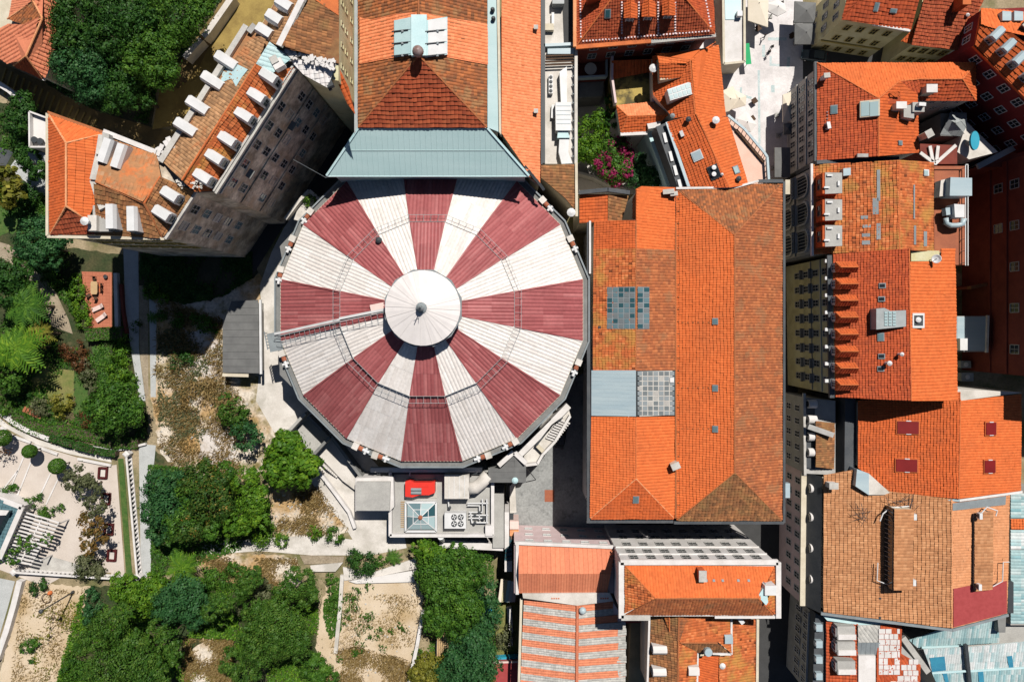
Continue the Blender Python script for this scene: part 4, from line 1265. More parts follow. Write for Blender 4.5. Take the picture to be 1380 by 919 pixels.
def build_corner_house():
 ze, zr = 16.0, 19.0
 t = thing('villa', 'orange hipped tile roof in the top corner behind dark trees', 'house', P(50, 40, ZL))
 slope(t, [(45, -2, zr), (57, 25, zr), (35, 76, zr), (58, 107, ze), (86, 47, ze), (101, 0, ze), (110, -40, ze), (60, -40, zr)], 'tile_salmon', 0.6, 0.6, 0.13, 0.05, ribs=True)
 slope(t, [(57, 25, zr), (35, 76, zr), (18, 89, ze), (0, 78, ze), (-40, 60, ze), (-10, 42, 16.8), (12, 33, 17.3), (35, 35, 18.1)], 'tile_salmon', 0.6, 0.6, 0.12, 0.05, ribs=True)
 slope(t, [(35, 76, zr), (58, 107, ze), (18, 89, ze)], 'tile_red', 0.6, 0.6, 0.12, 0.06)
 slope(t, [(10, 26, 17.0), (45, 3, zr), (57, 25, zr), (35, 35, 17.8)], 'tile_old', 0.6, 0.6, 0.12, 0.06)
 slope(t, [(45, 3, zr), (10, 26, 17.0), (22, -20, 17.0), (40, -30, zr)], 'tile_salmon', 0.6, 0.6, 0.12, 0.06)
 for a, b, zb in (((57, 25), (35, 76), zr), ((35, 76), (58, 107), ze), ((35, 76), (18, 89), ze), ((57, 25), (45, 2), zr), ((45, 2), (10, 26), 17.0), ((57, 25), (35, 35), 18)):
  ridge(t, (*a, zr + .05), (*b, zb + .05), 'ridge_pale', 0.15)
 walls(t, [(100, 0), (86, 47), (58, 107), (18, 89), (0, 78), (-40, 60), (-40, -40), (110, -40)], ze, ZL, 'plaster_cream', 0.5)
 m = MB(); pts = [(102, 2), (87, 48), (59, 109)]
 for a, b in zip(pts, pts[1:]): m.bar(P(*a, ze), P(*b, ze), 0.3, 0.3)
 m.build('eaves_gutter', 'plaster_white', t)
build_corner_house()

# ================================================================== GARDEN HILL: PATHS, COURTS, TERRACES
Z = ZL
sheet('garden_soil', 'dark leafy soil of the terraced garden', 'garden bed', [(-40, 130), (70, 150), (75, 330), (170, 345), (168, 400), (200, 560), (200, 606), (80, 592), (-40, 540)], Z + .01, 'litter')
sheet('grove_soil', 'shaded soil under the grove by the curved road', 'garden bed', [(55, 110), (110, -40), (330, -40), (250, 80), (210, 125), (205, 175), (120, 150)], Z + .012, 'shade_tinted_soil')
sheet('shade_painted_yard', 'dark overgrown yard in the shadow of the palace', 'garden bed', [(187, 330), (345, 330), (345, 380), (300, 405), (250, 412), (187, 395)], Z + .015, 'shade_tinted_soil')  # dark ground under the ivy; palace shade is partly painted into its colour
sheet('lower_soil', 'dark leafy soil under the lower grove', 'garden bed', [(200, 606), (340, 640), (375, 700), (360, 735), (260, 740), (205, 790)], Z + .013, 'litter')
sheet('stepped_lane', 'brown cobbled stepped lane below the corner villa', 'lane', [(-40, 70), (0, 84), (62, 112), (85, 128), (130, 150), (205, 172), (240, 178), (230, 225), (140, 190), (66, 160), (30, 130), (-40, 95)], Z + .02, 'brown_road')
sheet('carriage_road', 'curved golden brown road round the trees beside the palace', 'road', [(205, 175), (230, 170), (262, 150), (300, 105), (350, 45), (420, -40), (320, -40), (290, 15), (250, 72), (232, 100), (215, 122)], Z + .04, 'gold_road')
sheet('road_edge', 'darker worn track along the garden wall above the curved road', 'road', [(250, 74), (290, 15), (320, -40), (350, -40), (300, 30), (268, 90), (240, 120), (228, 112)], Z + .06, 'brown_road')
# kerb steps of the lane
def lane_steps():
 t = thing('lane_steps', 'row of shallow stone steps crossing the brown lane', 'steps', P(60, 130, Z + .05))
 for i in range(16):
  x = 2 + i * 8.2
  y = 88 + i * 4.6
  m = MB(); m.bar(P(x - 4, y + 36 - max(0, i - 3) * 1.2, Z + .10), P(x + 6, y + 4, Z + .10), 0.28, 0.16)
  m.build('step', 'gold_road', t)
lane_steps()
wall_line('garden_wall', 'pale stone wall between the dark trees and the curved road', 'wall', [(313, -5), (297, 18), (278, 45), (262, 62), (248, 78)], Z, Z + 2.2, 0.9, 'concrete_pale')
wall_line('lane_wall', 'cream wall along the lower edge of the stepped lane', 'wall', [(-10, 108), (12, 122), (36, 142)], Z, Z + 1.8, 0.7, 'plaster_cream', 'plaster_white')
def white_terrace():
 t = thing('roof_terrace', 'small white roof terrace beside the orange palace pavilion', 'terrace', P(52, 175, Z))
 m = MB(); m.prism(xy([(41, 151), (65, 160), (65, 199), (42, 199)], 15), Z, 15.0); m.build('wall', 'plaster_white', t)
 m = MB(); m.prism(xy([(43.5, 155), (63.5, 162.5), (63.5, 196.5), (44, 196.5)], 15.05), 15.0, 15.04); m.build('floor', 'cloth_white', t)
 for a, b in (((41.5, 151.5), (65, 160)), ((41.5, 152), (42, 199)), ((42, 199), (65, 199))):
  m = MB(); m.bar(P(*a, 15.4), P(*b, 15.4), 0.25, 0.8); m.build('parapet', 'plaster_white', t)
 for px, py in ((50, 190), (58, 192)):
  m = MB(); m.lathe(P(px, py, 15.05), [(0.25, 0), (0.45, 0.3), (0.5, 0.7)], 10); m.build('planter', 'dark_metal', t)
white_terrace()
sheet('pale_yard', 'pale paved yard beside the palace pavilion', 'paving', [(10, 230), (28, 205), (66, 205), (66, 262), (48, 272), (35, 245)], Z + .03, 'path_blue')
sheet('dark_pool', 'dark slate roof corner at the garden edge', 'paving', [(-20, 190), (18, 205), (2, 235), (-20, 240)], Z + .05, 'slate')
sheet('lawn', 'bright green lawn patch under the garden trees', 'lawn', [(-10, 275), (30, 270), (50, 290), (44, 312), (-10, 318)], Z + .03, 'lawn')
sheet('garden_path', 'beige garden path winding between the shrubs', 'path', [(-5, 325), (12, 330), (30, 348), (44, 360), (62, 370), (78, 400), (92, 430), (98, 450), (70, 440), (55, 395), (38, 378), (10, 352), (-5, 345)], Z + .05, 'gravel')
sheet('lower_lawn', 'mown lawn strip between flower beds below the patio', 'lawn', [(124, 468), (145, 466), (152, 490), (152, 522), (140, 528), (132, 500)], Z + .05, 'lawn')
sheet('side_lawn', 'narrow lawn beside the flower border', 'lawn', [(100, 500), (115, 510), (122, 545), (118, 562), (100, 555)], Z + .04, 'lawn')
sheet('garden_clearing', 'bare clearing beneath the palms', 'ground', [(15, 510), (60, 490), (100, 500), (100, 555), (30, 545)], Z + .02, 'grass_pale')
sheet('service_path', 'pale concrete path running down beside the brick patio', 'path', [(166, 330), (186, 330), (187, 400), (187, 470), (196, 540), (188, 540), (178, 480), (169, 420)], Z + .05, 'path_blue')
sheet('gravel_strip', 'brown gravel strip between two pale paths', 'path', [(187, 385), (199, 385), (200, 530), (196, 540), (188, 470)], Z + .03, 'gravel')
sheet('narrow_path', 'narrow blue grey path along the dry bank', 'path', [(201, 402), (211, 410), (210, 535), (203, 535)], Z + .05, 'path_blue')
sheet('dry_bank', 'dry grassy bank west of the dome', 'bank', [(210, 390), (250, 410), (300, 400), (350, 370), (352, 520), (372, 600), (345, 650), (250, 640), (215, 610), (205, 540)], Z + .02, 'dry_slope')
sheet('rock_shelf', 'pale bare rock shelf beside the dark shed', 'ground', [(250, 448), (276, 446), (298, 460), (300, 502), (280, 512), (262, 498), (252, 475)], Z + .035, 'rock')
sheet('rock_shelf', 'pale bare rock shelf beside the pair of olive trees', 'ground', [(270, 580), (300, 572), (318, 590), (320, 622), (296, 630), (268, 618)], Z + .035, 'rock')
sheet('ochre_track', 'ochre earth track running down the dry bank', 'ground', [(240, 520), (250, 525), (262, 580), (262, 612), (246, 610), (242, 560)], Z + .034, 'ochre')
sheet('dome_path', 'bleached concrete walk curving round the western side of the dome', 'path',
      [(408, 272), (440, 262), (460, 300), (430, 420), (450, 560), (520, 640), (545, 700), (545, 728), (480, 735), (462, 705), (440, 680), (420, 650), (392, 612), (368, 580), (345, 540), (350, 500), (352, 410), (350, 385), (366, 340), (382, 308)], Z + .05, 'concrete_pale')
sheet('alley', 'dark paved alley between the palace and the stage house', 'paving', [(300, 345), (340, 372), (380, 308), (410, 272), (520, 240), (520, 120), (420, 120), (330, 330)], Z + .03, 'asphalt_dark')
sheet('foot_path', 'white concrete footpath above the sandy plot', 'path', [(272, 734), (330, 727), (400, 722), (450, 724), (500, 730), (545, 722), (548, 738), (500, 748), (420, 748), (350, 742), (272, 748)], Z + .06, 'concrete_pale')
sheet('stony_bank', 'white stony bank below the bright tree', 'bank', [(368, 660), (400, 650), (430, 660), (470, 715), (440, 730), (380, 725), (362, 700)], Z + .03, 'dry_slope')
sheet('orange_bank', 'ochre earth bank under the footpath', 'bank', [(260, 748), (340, 746), (400, 750), (410, 800), (330, 790), (265, 770)], Z + .025, 'dry_slope')
sheet('sand_plot', 'sandy vacant plot with scattered weeds', 'plot', [(440, 790), (470, 770), (560, 782), (570, 800), (568, 850), (552, 925), (440, 925), (425, 880), (430, 830)], Z + .03, 'sand')
sheet('court', 'pale sanded garden court with clipped trees', 'court', [(-20, 570), (0, 575), (30, 592), (70, 606), (110, 618), (150, 626), (160, 700), (160, 772), (100, 768), (60, 790), (-20, 760)], Z + .05, 'court')
sheet('hedge_walk', 'curved pale walk along the clipped hedge', 'path', [(-20, 548), (10, 572), (50, 592), (90, 604), (150, 616), (150, 623), (95, 612), (50, 599), (-20, 562)], Z + .09, 'concrete_pale')
sheet('grass_strip', 'thin green grass strip beside the white balustrade', 'lawn', [(159, 618), (166, 618), (178, 774), (170, 774)], Z + .08, 'lawn')
sheet('court_edge', 'pale paved edge along the grass strip', 'path', [(144, 628), (157, 626), (168, 774), (150, 774)], Z + .07, 'court')
sheet('sand_garden', 'sandy garden plot in the lower corner', 'plot', [(28, 782), (120, 790), (105, 850), (75, 925), (-10, 925), (5, 890)], Z + .04, 'sand')
sheet('shrub_bed', 'dark planted bank under the lower trees', 'bank', [(120, 790), (190, 785), (260, 775), (420, 800), (430, 850), (425, 925), (70, 925), (105, 850)], Z + .02, 'litter')
sheet('bare_patch', 'bare pale earth patch between the pine crowns', 'ground', [(262, 872), (280, 856), (300, 866), (312, 890), (306, 925), (258, 925), (254, 900)], Z + .04, 'dry_slope')
sheet('balustrade_walk', 'pale green paved walk outside the long balustrade', 'path', [(187, 598), (210, 600), (206, 640), (203, 770), (190, 786)], Z + .04, 'path_blue')

# balustrades: white rail, plinth and turned balusters
_bal = None
def balustrade(label, a, b, z0, n):
 global _bal
 A, B = P(*a, z0 + 1.35), P(*b, z0 + 1.35)
 t = thing('balustrade', label, 'balustrade', (A.x, A.y, z0), 'white balustrades round the garden court')
 m = MB(); m.bar(A, B, 0.3, 0.16); m.build('handrail', 'plaster_white', t)
 a0, b0 = Vector((A.x, A.y, z0 + .1)), Vector((B.x, B.y, z0 + .1))
 m = MB(); m.bar(a0, b0, 0.34, 0.2); m.build('plinth', 'plaster_white', t)
 if _bal is None:
  k = MB(); k.lathe((0, 0, 0), [(0.17, 0), (0.17, 0.1), (0.11, 0.16), (0.2, 0.42), (0.1, 0.8), (0.16, 1.0), (0.16, 1.08)], 8)
  _bal = make_mesh('baluster', k.v, k.f, 'plaster_white')
 for i in range(n):
  inst('baluster', _bal, t, Matrix.Translation(a0.lerp(b0, (i + .5) / n) + Vector((0, 0, .1))))
 for e in (a0, b0):
  m = MB(); m.lathe(e, [(0.5, 0), (0.5, 1.1), (0.62, 1.15), (0.62, 1.35), (0.3, 1.5)], 4); m.build('pier', 'plaster_white', t)
balustrade('long white balustrade beside the grass strip', (170, 612), (185, 778), Z, 27)
balustrade('white balustrade along the lower edge of the court', (18, 771), (176, 781), Z, 26)

def hedge(label, pxs, w, h, z0, leaf='leaf_dark', name='hedge', group=None, dens=70):
 TREE_SEED[0] += 1
 rng = np.random.default_rng(TREE_SEED[0])
 pts = [P(x, y, z0 + h) for x, y in pxs]
 t = thing(name, label, 'hedge', (pts[0].x, pts[0].y, z0), group)
 core = MB()
 C, NR = [], []
 for a, b in zip(pts, pts[1:]):
  d = (b - a); L = d.length; d.normalize(); s = Vector((-d.y, d.x, 0))
  core.prism([a + s * w * .42, b + s * w * .42, b - s * w * .42, a - s * w * .42], z0, z0 + h - .12)
  n = int(dens * L * (w + 2 * h))
  u = rng.random(n); r = rng.random(n) * (w + 2 * h) - (w / 2 + h)
  lat = np.clip(r, -w / 2, w / 2); zz = np.where(np.abs(r) > w / 2, h - (np.abs(r) - w / 2), h)
  p = np.array(a)[None] + u[:, None] * np.array(b - a)[None] + lat[:, None] * np.array(s)[None]
  p[:, 2] = z0 + zz + rng.normal(0, .05, n)
  C.append(p)
  nn = np.zeros((n, 3)); nn[:, 2] = 1; side = np.abs(r) > w / 2
  nn[side] = np.array(s)[None] * np.sign(r[side])[:, None] + np.array([0, 0, .3])
  NR.append(nn + rng.normal(size=(n, 3)) * .5)
 C, NR = np.concatenate(C), np.concatenate(NR)
 NR /= np.linalg.norm(NR, axis=1)[:, None]
 x = np.cross(NR, rng.normal(size=C.shape)); x /= np.linalg.norm(x, axis=1)[:, None]; y = np.cross(NR, x)
 S = (0.2 + .15 * rng.random(len(C)))[:, None]
 V = np.stack([C - x * S * .5, C - y * S * .36, C + x * S * .5, C + y * S * .36], 1).reshape(-1, 3)
 link(bpy.data.objects.new('foliage', leaf_mesh('foliage', V, np.clip(.5 + rng.normal(0, .2, len(C)), 0, 1), leaf)), t)
 core.build('twigs', 'bark', t)
 return t
hedge('clipped hedge segment nearest the corner of the balustrade', [(127, 608), (141, 610.5), (155, 612)], 0.95, 1.3, Z)
hedge('clipped hedge segment in the middle of the curved row', [(98, 600), (111, 604), (125, 607.5)], 0.95, 1.3, Z)
hedge('clipped hedge segment at the western end of the curved row', [(66, 590), (80, 595), (96, 599.5)], 0.95, 1.3, Z)
wall_line('court_wall', 'curved white retaining wall above the garden court', 'wall', [(-10, 548), (15, 568), (40, 582), (66, 592)], Z, Z + 0.9, 0.7, 'plaster_white')
wall_line('bank_kerb', 'thin white curved kerb between hedge and planted bank', 'wall', [(82, 592), (110, 600), (150, 607), (172, 604), (196, 598)], Z, Z + 0.5, 0.35, 'plaster_white')
hedge('loose green hedge draped along the upper bank', [(14, 562), (35, 573), (60, 582), (85, 580)], 2.2, 0.9, Z, 'leaf_mid', 'bank_hedge', dens=40)
hedge('loose green hedge along the bank above the clipped row', [(85, 580), (120, 588), (150, 598), (185, 597)], 1.8, 0.8, Z, 'leaf_mid', 'bank_hedge', dens=40)

# white lines that divide the court into beds
k = 0
for lab, a, b in (('white edging line nearest the western corner of the court', (24, 634), (2, 662)), ('second white edging line of the court', (32, 616), (15, 656)), ('third white edging line of the court', (42, 622), (22, 672)),
             ('fourth white edging line of the court below a clipped ball', (68, 638), (54, 668)), ('fifth white edging line of the court below a clipped ball', (81, 640), (62, 680))):
 m = MB(); m.bar(P(*a, Z + .1), P(*b, Z + .1), 0.22, 0.12); tag(m.build('edging', 'plaster_white'), lab, 'edging', 'edging lines across the court')
for lab, a, b in (('short pale kerb stone near the hedge walk', (2, 575), (8, 580)), ('long pale kerb under the topiary row', (10, 585), (42, 596)), ('long pale kerb in the middle of the court edge', (46, 600), (78, 612)), ('long pale kerb near the red bench frames', (105, 618), (150, 627))):
 m = MB(); m.bar(P(*a, Z + .22), P(*b, Z + .22), 0.4, 0.35); tag(m.build('kerb', 'plaster_white'), lab, 'kerb', 'kerbs round the court')
# red square tree guards
for lab, px, py in (('red tree guard frame nearest the hedge', 139, 637), ('red tree guard frame second from the hedge', 143, 672), ('red tree guard frame in front of the autumn tree', 147, 713), ('red tree guard frame nearest the lower balustrade', 151, 748)):
 p = P(px, py, Z + .2); t = thing('tree_guard', lab, 'tree guard', (p.x, p.y, Z), 'red tree guards in a row')
 for dx, dy, sx, sy in ((-.62, 0, .3, 1.9), (.62, 0, .3, 1.9), (0, .8, .94, .3), (0, -.8, .94, .3)):
  m = MB(); m.box((p.x + dx, p.y + dy, Z + .25), (sx, sy, .4), -.07); m.build('rail', 'maroon', t)
 m = MB(); m.box((p.x, p.y, Z + .1), (.9, 1.3, .1), -.07); m.build('soil', 'concrete_pale', t)

# glass house with pergola in the corner
def glass_house():
 t = thing('glass_house', 'blue tiled pavilion roof with white eaves in the corner of the court', 'pavilion', P(10, 700, Z))
 z = Z + 4
 a = slope(t, [(-40, 660), (0, 672), (24, 684), (8, 720), (-40, 800)] and [(-40, 655, z + .6), (0, 672, z + .3), (26, 684, z), (0, 745, z), (-40, 760, z + .6)], 'tile_teal', 0.6, 0.5, 0.05, 0.05)
 walls(t, [(-40, 655), (0, 672), (26, 684), (0, 745), (-40, 760)], z, Z, 'plaster_white', .3)
 for p, q in (((-10, 668), (30, 683)), ((30, 683), (0, 752))):
  m = MB(); m.bar(P(*p, z + .1), P(*q, z + .1), 0.8, .35); m.build('cornice', 'plaster_white', t)
 m = MB(); m.prism(xy([(-20, 690), (10, 690), (-5, 720), (-20, 725)], z + 1.4), z, z + 1.4); m.build('roof_lantern', 'glass_dark', t)
 m = MB(); m.prism(xy([(-20, 686), (12, 688), (8, 694), (-20, 695)], z + 1.6), z + 1.4, z + 1.6); m.build('cornice', 'plaster_white', t)
 t = thing('pergola', 'white slatted pergola beside the blue tiled pavilion', 'pergola', P(50, 720, Z))
 for i in range(14):
  s = i / 13
  A = Vector((33, 690, 0)).lerp(Vector((6, 752, 0)), s); B = Vector((80, 704, 0)).lerp(Vector((50, 762, 0)), s)
  if i > 7: B = A.lerp(B, 0.85)
  m = MB(); m.bar(P(A.x, A.y, Z + 3), P(B.x, B.y, Z + 3), 0.22, 0.2); m.build('slat', 'plaster_white', t)
 for (p, q) in (((31, 688), (4, 755)), ((56, 700), (28, 757))):
  m = MB(); m.bar(P(*p, Z + 2.85), P(*q, Z + 2.85), 0.2, 0.2); m.build('beam', 'plaster_white', t)
 for p in ((78, 706), (55, 755), (32, 690), (8, 752)):
  q = P(*p, Z + 2.8); m = MB(); m.bar((q.x, q.y, Z), q, 0.2); m.build('post', 'plaster_white', t)
glass_house()
sheet('white_rubble', 'heap of pale paving slabs behind the lower balustrade', 'paving', [(45, 752), (70, 750), (112, 762), (112, 772), (40, 768)], Z + .12, 'stone')
wall_line('plot_wall', 'low pale wall running down the western edge of the sandy garden', 'wall', [(26, 783), (18, 815), (8, 850), (-6, 890)], Z, Z + 1.0, 0.9, 'plaster_white')
sheet('brown_bed', 'narrow brown bed along the low pale wall', 'bed', [(30, 786), (22, 825), (6, 880), (0, 905), (-4, 890), (14, 835), (24, 790)], Z + .07, 'gravel')  # plain brown gravel strip beside the low wall
sheet('outer_lane', 'pale lane outside the low wall at the frame edge', 'lane', [(-20, 775), (20, 783), (10, 820), (-5, 870), (-20, 900)], Z + .05, 'path_blue')
def lamp_post():
 b = P(99, 797, Z + .04)
 t = thing('lamp_post', 'dark lamp post rising from the sandy garden', 'lamp post', b)
 h = 7.4
 m = MB(); m.tube([b, b + Vector((0, 0, h))], [0.13, 0.08], 8); m.build('pole', 'dark_metal', t)
 m = MB(); m.lathe(b, [(0.25, 0), (0.25, .3), (.14, .5)], 8); m.build('base', 'dark_metal', t)
 m = MB(); m.lathe(b + Vector((0, 0, h)), [(0.1, 0), (0.28, .1), (.34, .45), (.1, .6)], 10); m.build('lantern', 'dark_metal', t)
lamp_post()
def bicycle_stub():
 p = P(62, 806, Z + .5)
 t = thing('garden_hoop', 'round hoop frame with an orange bag in the sandy garden', 'hoop', (p.x, p.y, Z))
 m = MB(); n = 18
 pts = [Vector((p.x + .75 * math.cos(2 * math.pi * i / n), p.y + .75 * math.sin(2 * math.pi * i / n), Z + .45)) for i in range(n + 1)]
 m.tube(pts, 0.06, 6, False); m.build('ring', 'wood_dark', t)
 m = MB(); m.lathe((p.x + .5, p.y + .8, Z), [(.3, 0), (.38, .3), (.25, .6), (.05, .7)], 8); m.build('bag', 'ridge_orange', t)
bicycle_stub()

# brick patio with furniture
sheet('brick_patio', 'red brick patio with outdoor furniture', 'patio', [(110, 366), (151, 367), (151, 443), (120, 443), (114, 400)], Z + .10, 'patio_brick')
def patio_joints():
 t = thing('patio_tiles', 'square terracotta paving tiles laid over the brick patio', 'paving', P(131, 405, Z + .1))
 tag(t, kind='structure')
 z = Z + .118
 q = 4.6
 me = None
 for i in range(9):
  for j in range(17):
   x, y = 111 + i * q, 367.5 + j * q * 0.98
   if x < 111 + max(0, (y - 395)) * 0.2 or x > 147.5 or y > 439: continue
   s = metres(q, z) - .05
   if me is None:
    k = MB(); k.box((0, 0, 0), (s, s, .03)); me = make_mesh('paving_tile', k.v, k.f, 'patio_brick')
   c = P(x + q / 2, y + q / 2, z); c.z += random.Random(i * 31 + j).uniform(-.004, .004)
   inst('paving_tile', me, t, Matrix.Translation(c))
patio_joints()
wall_line('patio_wall', 'white stone wall along the eastern side of the brick patio', 'wall', [(155, 368), (156, 405), (157, 444)], Z, Z + .9, 0.55, 'plaster_white')
wall_line('red_wall', 'low red brick wall beside the pale service path', 'wall', [(162, 383), (165, 420), (170, 450)], Z, Z + .7, 0.4, 'brick_red')
sheet('stone_bed', 'bed of white and grey stones beside the patio', 'bed', [(158, 368), (162, 385), (163, 443), (159, 444)], Z + .06, 'stone')
TZ = Z + .136
def patio_table():
 p = P(127, 388, Z + .8)
 t = thing('patio_table', 'oblong wooden table on the brick patio', 'table', (p.x, p.y, TZ))
 m = MB(); pts = [(p.x + sx * .55 * (.75 if abs(sy) > .9 else 1), p.y + sy * 1.05) for sx, sy in ((1, -.7), (1, .7), (1, 1), (-1, 1), (-1, .7), (-1, -.7), (-1, -1), (1, -1))]
 m.prism(pts, TZ + .7, TZ + .76); m.build('table_top', 'wood', t)
 for sx in (-.4, .4):
  for sy in (-.8, .8):
   m = MB(); m.bar((p.x + sx, p.y + sy, TZ), (p.x + sx, p.y + sy, TZ + .7), .08); m.build('leg', 'wood_dark', t)
patio_table()
def chair(label, px, py, ang, seat='wood_dark'):
 p = P(px, py, Z + .5)
 t = thing('patio_chair', label, 'chair', (p.x, p.y, TZ), 'chairs round the patio table')
 c, s = math.cos(ang), math.sin(ang)
 R = lambda x, y, z: (p.x + x * c - y * s, p.y + x * s + y * c, TZ + z)
 m = MB(); m.box(R(0, 0, .44), (.5, .5, .06), ang); m.build('seat', seat, t)
 m = MB(); m.box(R(-.25, 0, .72), (.06, .5, .5), ang); m.build('backrest', 'wood_dark', t)
 for x in (-.22, .22):
  for y in (-.22, .22):
   m = MB(); m.bar(R(x, y, 0), R(x, y, .42), .05); m.build('leg', 'wood_dark', t)
chair('dark chair at the upper end of the patio table', 127, 375, math.radians(-90))
chair('red cushioned chair on the eastern side of the patio table', 136, 384, math.radians(180), 'ridge_orange')
chair('red cushioned chair nearer the lower corner of the patio table', 136, 391, math.radians(180), 'ridge_orange')
chair('dark chair at the lower end of the patio table', 129, 402, math.radians(90))
chair('dark chair at the lower corner near the plants', 120, 398, math.radians(40))
def lounger(label, px, py, ang):
 p = P(px, py, Z + .4)
 t = thing('sun_lounger', label, 'sun lounger', (p.x, p.y, TZ), 'pink sun loungers on the patio')
 c, s = math.cos(ang), math.sin(ang)
 R = lambda x, y, z: (p.x + x * c - y * s, p.y + x * s + y * c, TZ + z)
 m = MB(); m.box(R(-.25, 0, .34), (1.5, .68, .12), ang); m.build('mattress', 'cloth_pink', t)
 m = MB(); m.bar(R(.5, 0, .36), R(1.05, 0, .7), .68, .12); m.build('backrest', 'cloth_pink', t)
 m = MB(); m.box(R(0, 0, .24), (1.9, .6, .06), ang); m.build('frame', 'wood_dark', t)
 for x in (-.8, .8):
  for y in (-.25, .25):
   m = MB(); m.bar(R(x, y, 0), R(x, y, .24), .06); m.build('leg', 'wood_dark', t)
lounger('pink sun lounger nearer the patio table', 132, 415, math.radians(24))
lounger('pink sun lounger nearer the green hedge', 137, 428, math.radians(35))
p = P(143, 373, Z + .3); m = MB(); m.lathe((p.x, p.y, TZ), [(.22, 0), (.34, .45), (.3, .46), (.26, .4)], 12); tag(m.build('flower_pot', 'dark_metal'), 'dark round pot in the upper corner of the patio', 'pot')
# dark shed roof
def shed():
 z = Z + 3.0
 t = thing('shed', 'shed with a dark grey striped roof beside the concrete walk', 'shed', P(326, 455, Z))
 pl = ribbed(t, [(312, 406, z), (348, 404, z + .35), (349, 503, z + .35), (300, 502, z), (300, 440, z)], 'cloth_grey', 1.2, 0.06, axis=(1, 0), prof=PROF_SEAM)
 walls(t, [(313, 408), (348, 406), (349, 502), (301, 502), (301, 442)], z, Z, 'concrete', .2)
 m = MB(); m.bar(P(351, 404, z + .4), P(352, 504, z + .4), .35, .35); m.build('gutter', 'white_metal', t)
 m = MB(); m.bar(P(300, 505, z), P(335, 506, z), .5, .2); m.build('fascia', 'plaster_cream', t)
shed()
# concrete stair enclosures and platforms south-west of the dome
def dome_steps():
 t = thing('entry_steps', 'concrete stair pits and landings south west of the dome', 'steps', P(440, 600, Z))
 z = Z + 2.2
 for poly, zz, mt in (([(400, 576), (420, 562), (446, 592), (420, 622)], Z + 1.2, 'concrete'), ([(428, 612), (446, 592), (480, 628), (478, 660), (462, 648)], Z + 1.0, 'concrete_pale'),):
  m = MB(); m.prism(xy(poly, zz), Z, zz); m.build('landing', mt, t)
 for a, b in (((388, 584), (414, 556)), ((424, 612), (448, 586)), ((448, 586), (490, 642)), ((418, 560), (436, 578))):
  m = MB(); m.bar(P(*a, z), P(*b, z), 0.45, 2.4); m.build('parapet', 'concrete_dark' if a[0] > 400 else 'concrete', t)
 for i in range(6):
  m = MB(); q = P(436 + i * 2.6, 626 + i * 2.2, Z + 1.3 - i * .16); m.box(q, (1.9, .28, .3), -0.8); m.build('step', 'concrete_pale', t)
 for i in range(5):
  m = MB(); q = P(386 + i * 2.4, 586 + i * 2.2, Z + 1.3 - i * .16); m.box(q, (1.6, .28, .3), -0.8); m.build('step', 'concrete_pale', t)
dome_steps()
wall_line('walk_wall', 'white retaining wall dropping from the stair landing to the footpath', 'wall', [(425, 630), (448, 660), (470, 690), (478, 712)], Z, Z + .9, 0.5, 'plaster_white')
wall_line('plot_boundary', 'thin white boundary wall on the eastern side of the sandy plot', 'wall', [(570, 825), (562, 870), (550, 925)], Z, Z + 1.2, 0.55, 'plaster_white')
wall_line('plot_divider', 'narrow broken pale wall on the western side of the sandy plot', 'wall', [(461, 775), (458, 820), (455, 850), (452, 880)], Z, Z + .5, 0.6, 'concrete_pale')
sheet('plot_ramp', 'white wedge shaped concrete ramp above the sandy plot', 'ramp', [(470, 783), (500, 778), (562, 768), (558, 784), (480, 786)], Z + .5, 'cloth_white')
sheet('ramp_slab', 'grey planked slab between the weeds above the ramp', 'paving', [(462, 764), (500, 772), (560, 752), (562, 766), (500, 778), (464, 782)], Z + .3, 'concrete_pale')
sheet('foot_bridge', 'pale concrete bench slab under the footpath', 'paving', [(418, 762), (462, 758), (452, 770), (420, 770)], Z + .6, 'concrete_pale')
sheet('path_edge', 'ribbed rusty edge strip under the footpath', 'paving', [(404, 748), (464, 750), (462, 758), (410, 760)], Z + .25, 'gravel')
# small walled planter beside the palace alley
def planter():
 t = thing('planter', 'walled planter corner between the alley and the dome', 'planter', P(425, 268, Z))
 for a, b in (((404, 272), (418, 258)), ((418, 258), (436, 274)), ((386, 296), (404, 272))):
  m = MB(); m.bar(P(*a, 14), P(*b, 14), .5, 1.2); m.build('wall', 'concrete_pale', t)
 m = MB(); m.prism(xy([(404, 274), (417, 262), (432, 274), (410, 300), (396, 296)], 13.6), Z, 13.6); m.build('bed', 'concrete_pale', t)
planter()
shrub('small bright shrub growing in the walled planter', 418, 270, 9, 13.6, 'leaf_bright', 'planter_shrub')
sheet('tar_roof', 'black tar roof wedge on the ledge beside the dome', 'roof', [(377, 332), (402, 305), (410, 300), (384, 372)], 16.2, 'concrete_dark', 1.0)
sheet('tar_roof', 'dark grey roof wedge below the dome stair landing', 'roof', [(376, 475), (384, 470), (408, 536), (377, 505)], 16.0, 'concrete_dark', 1.0)
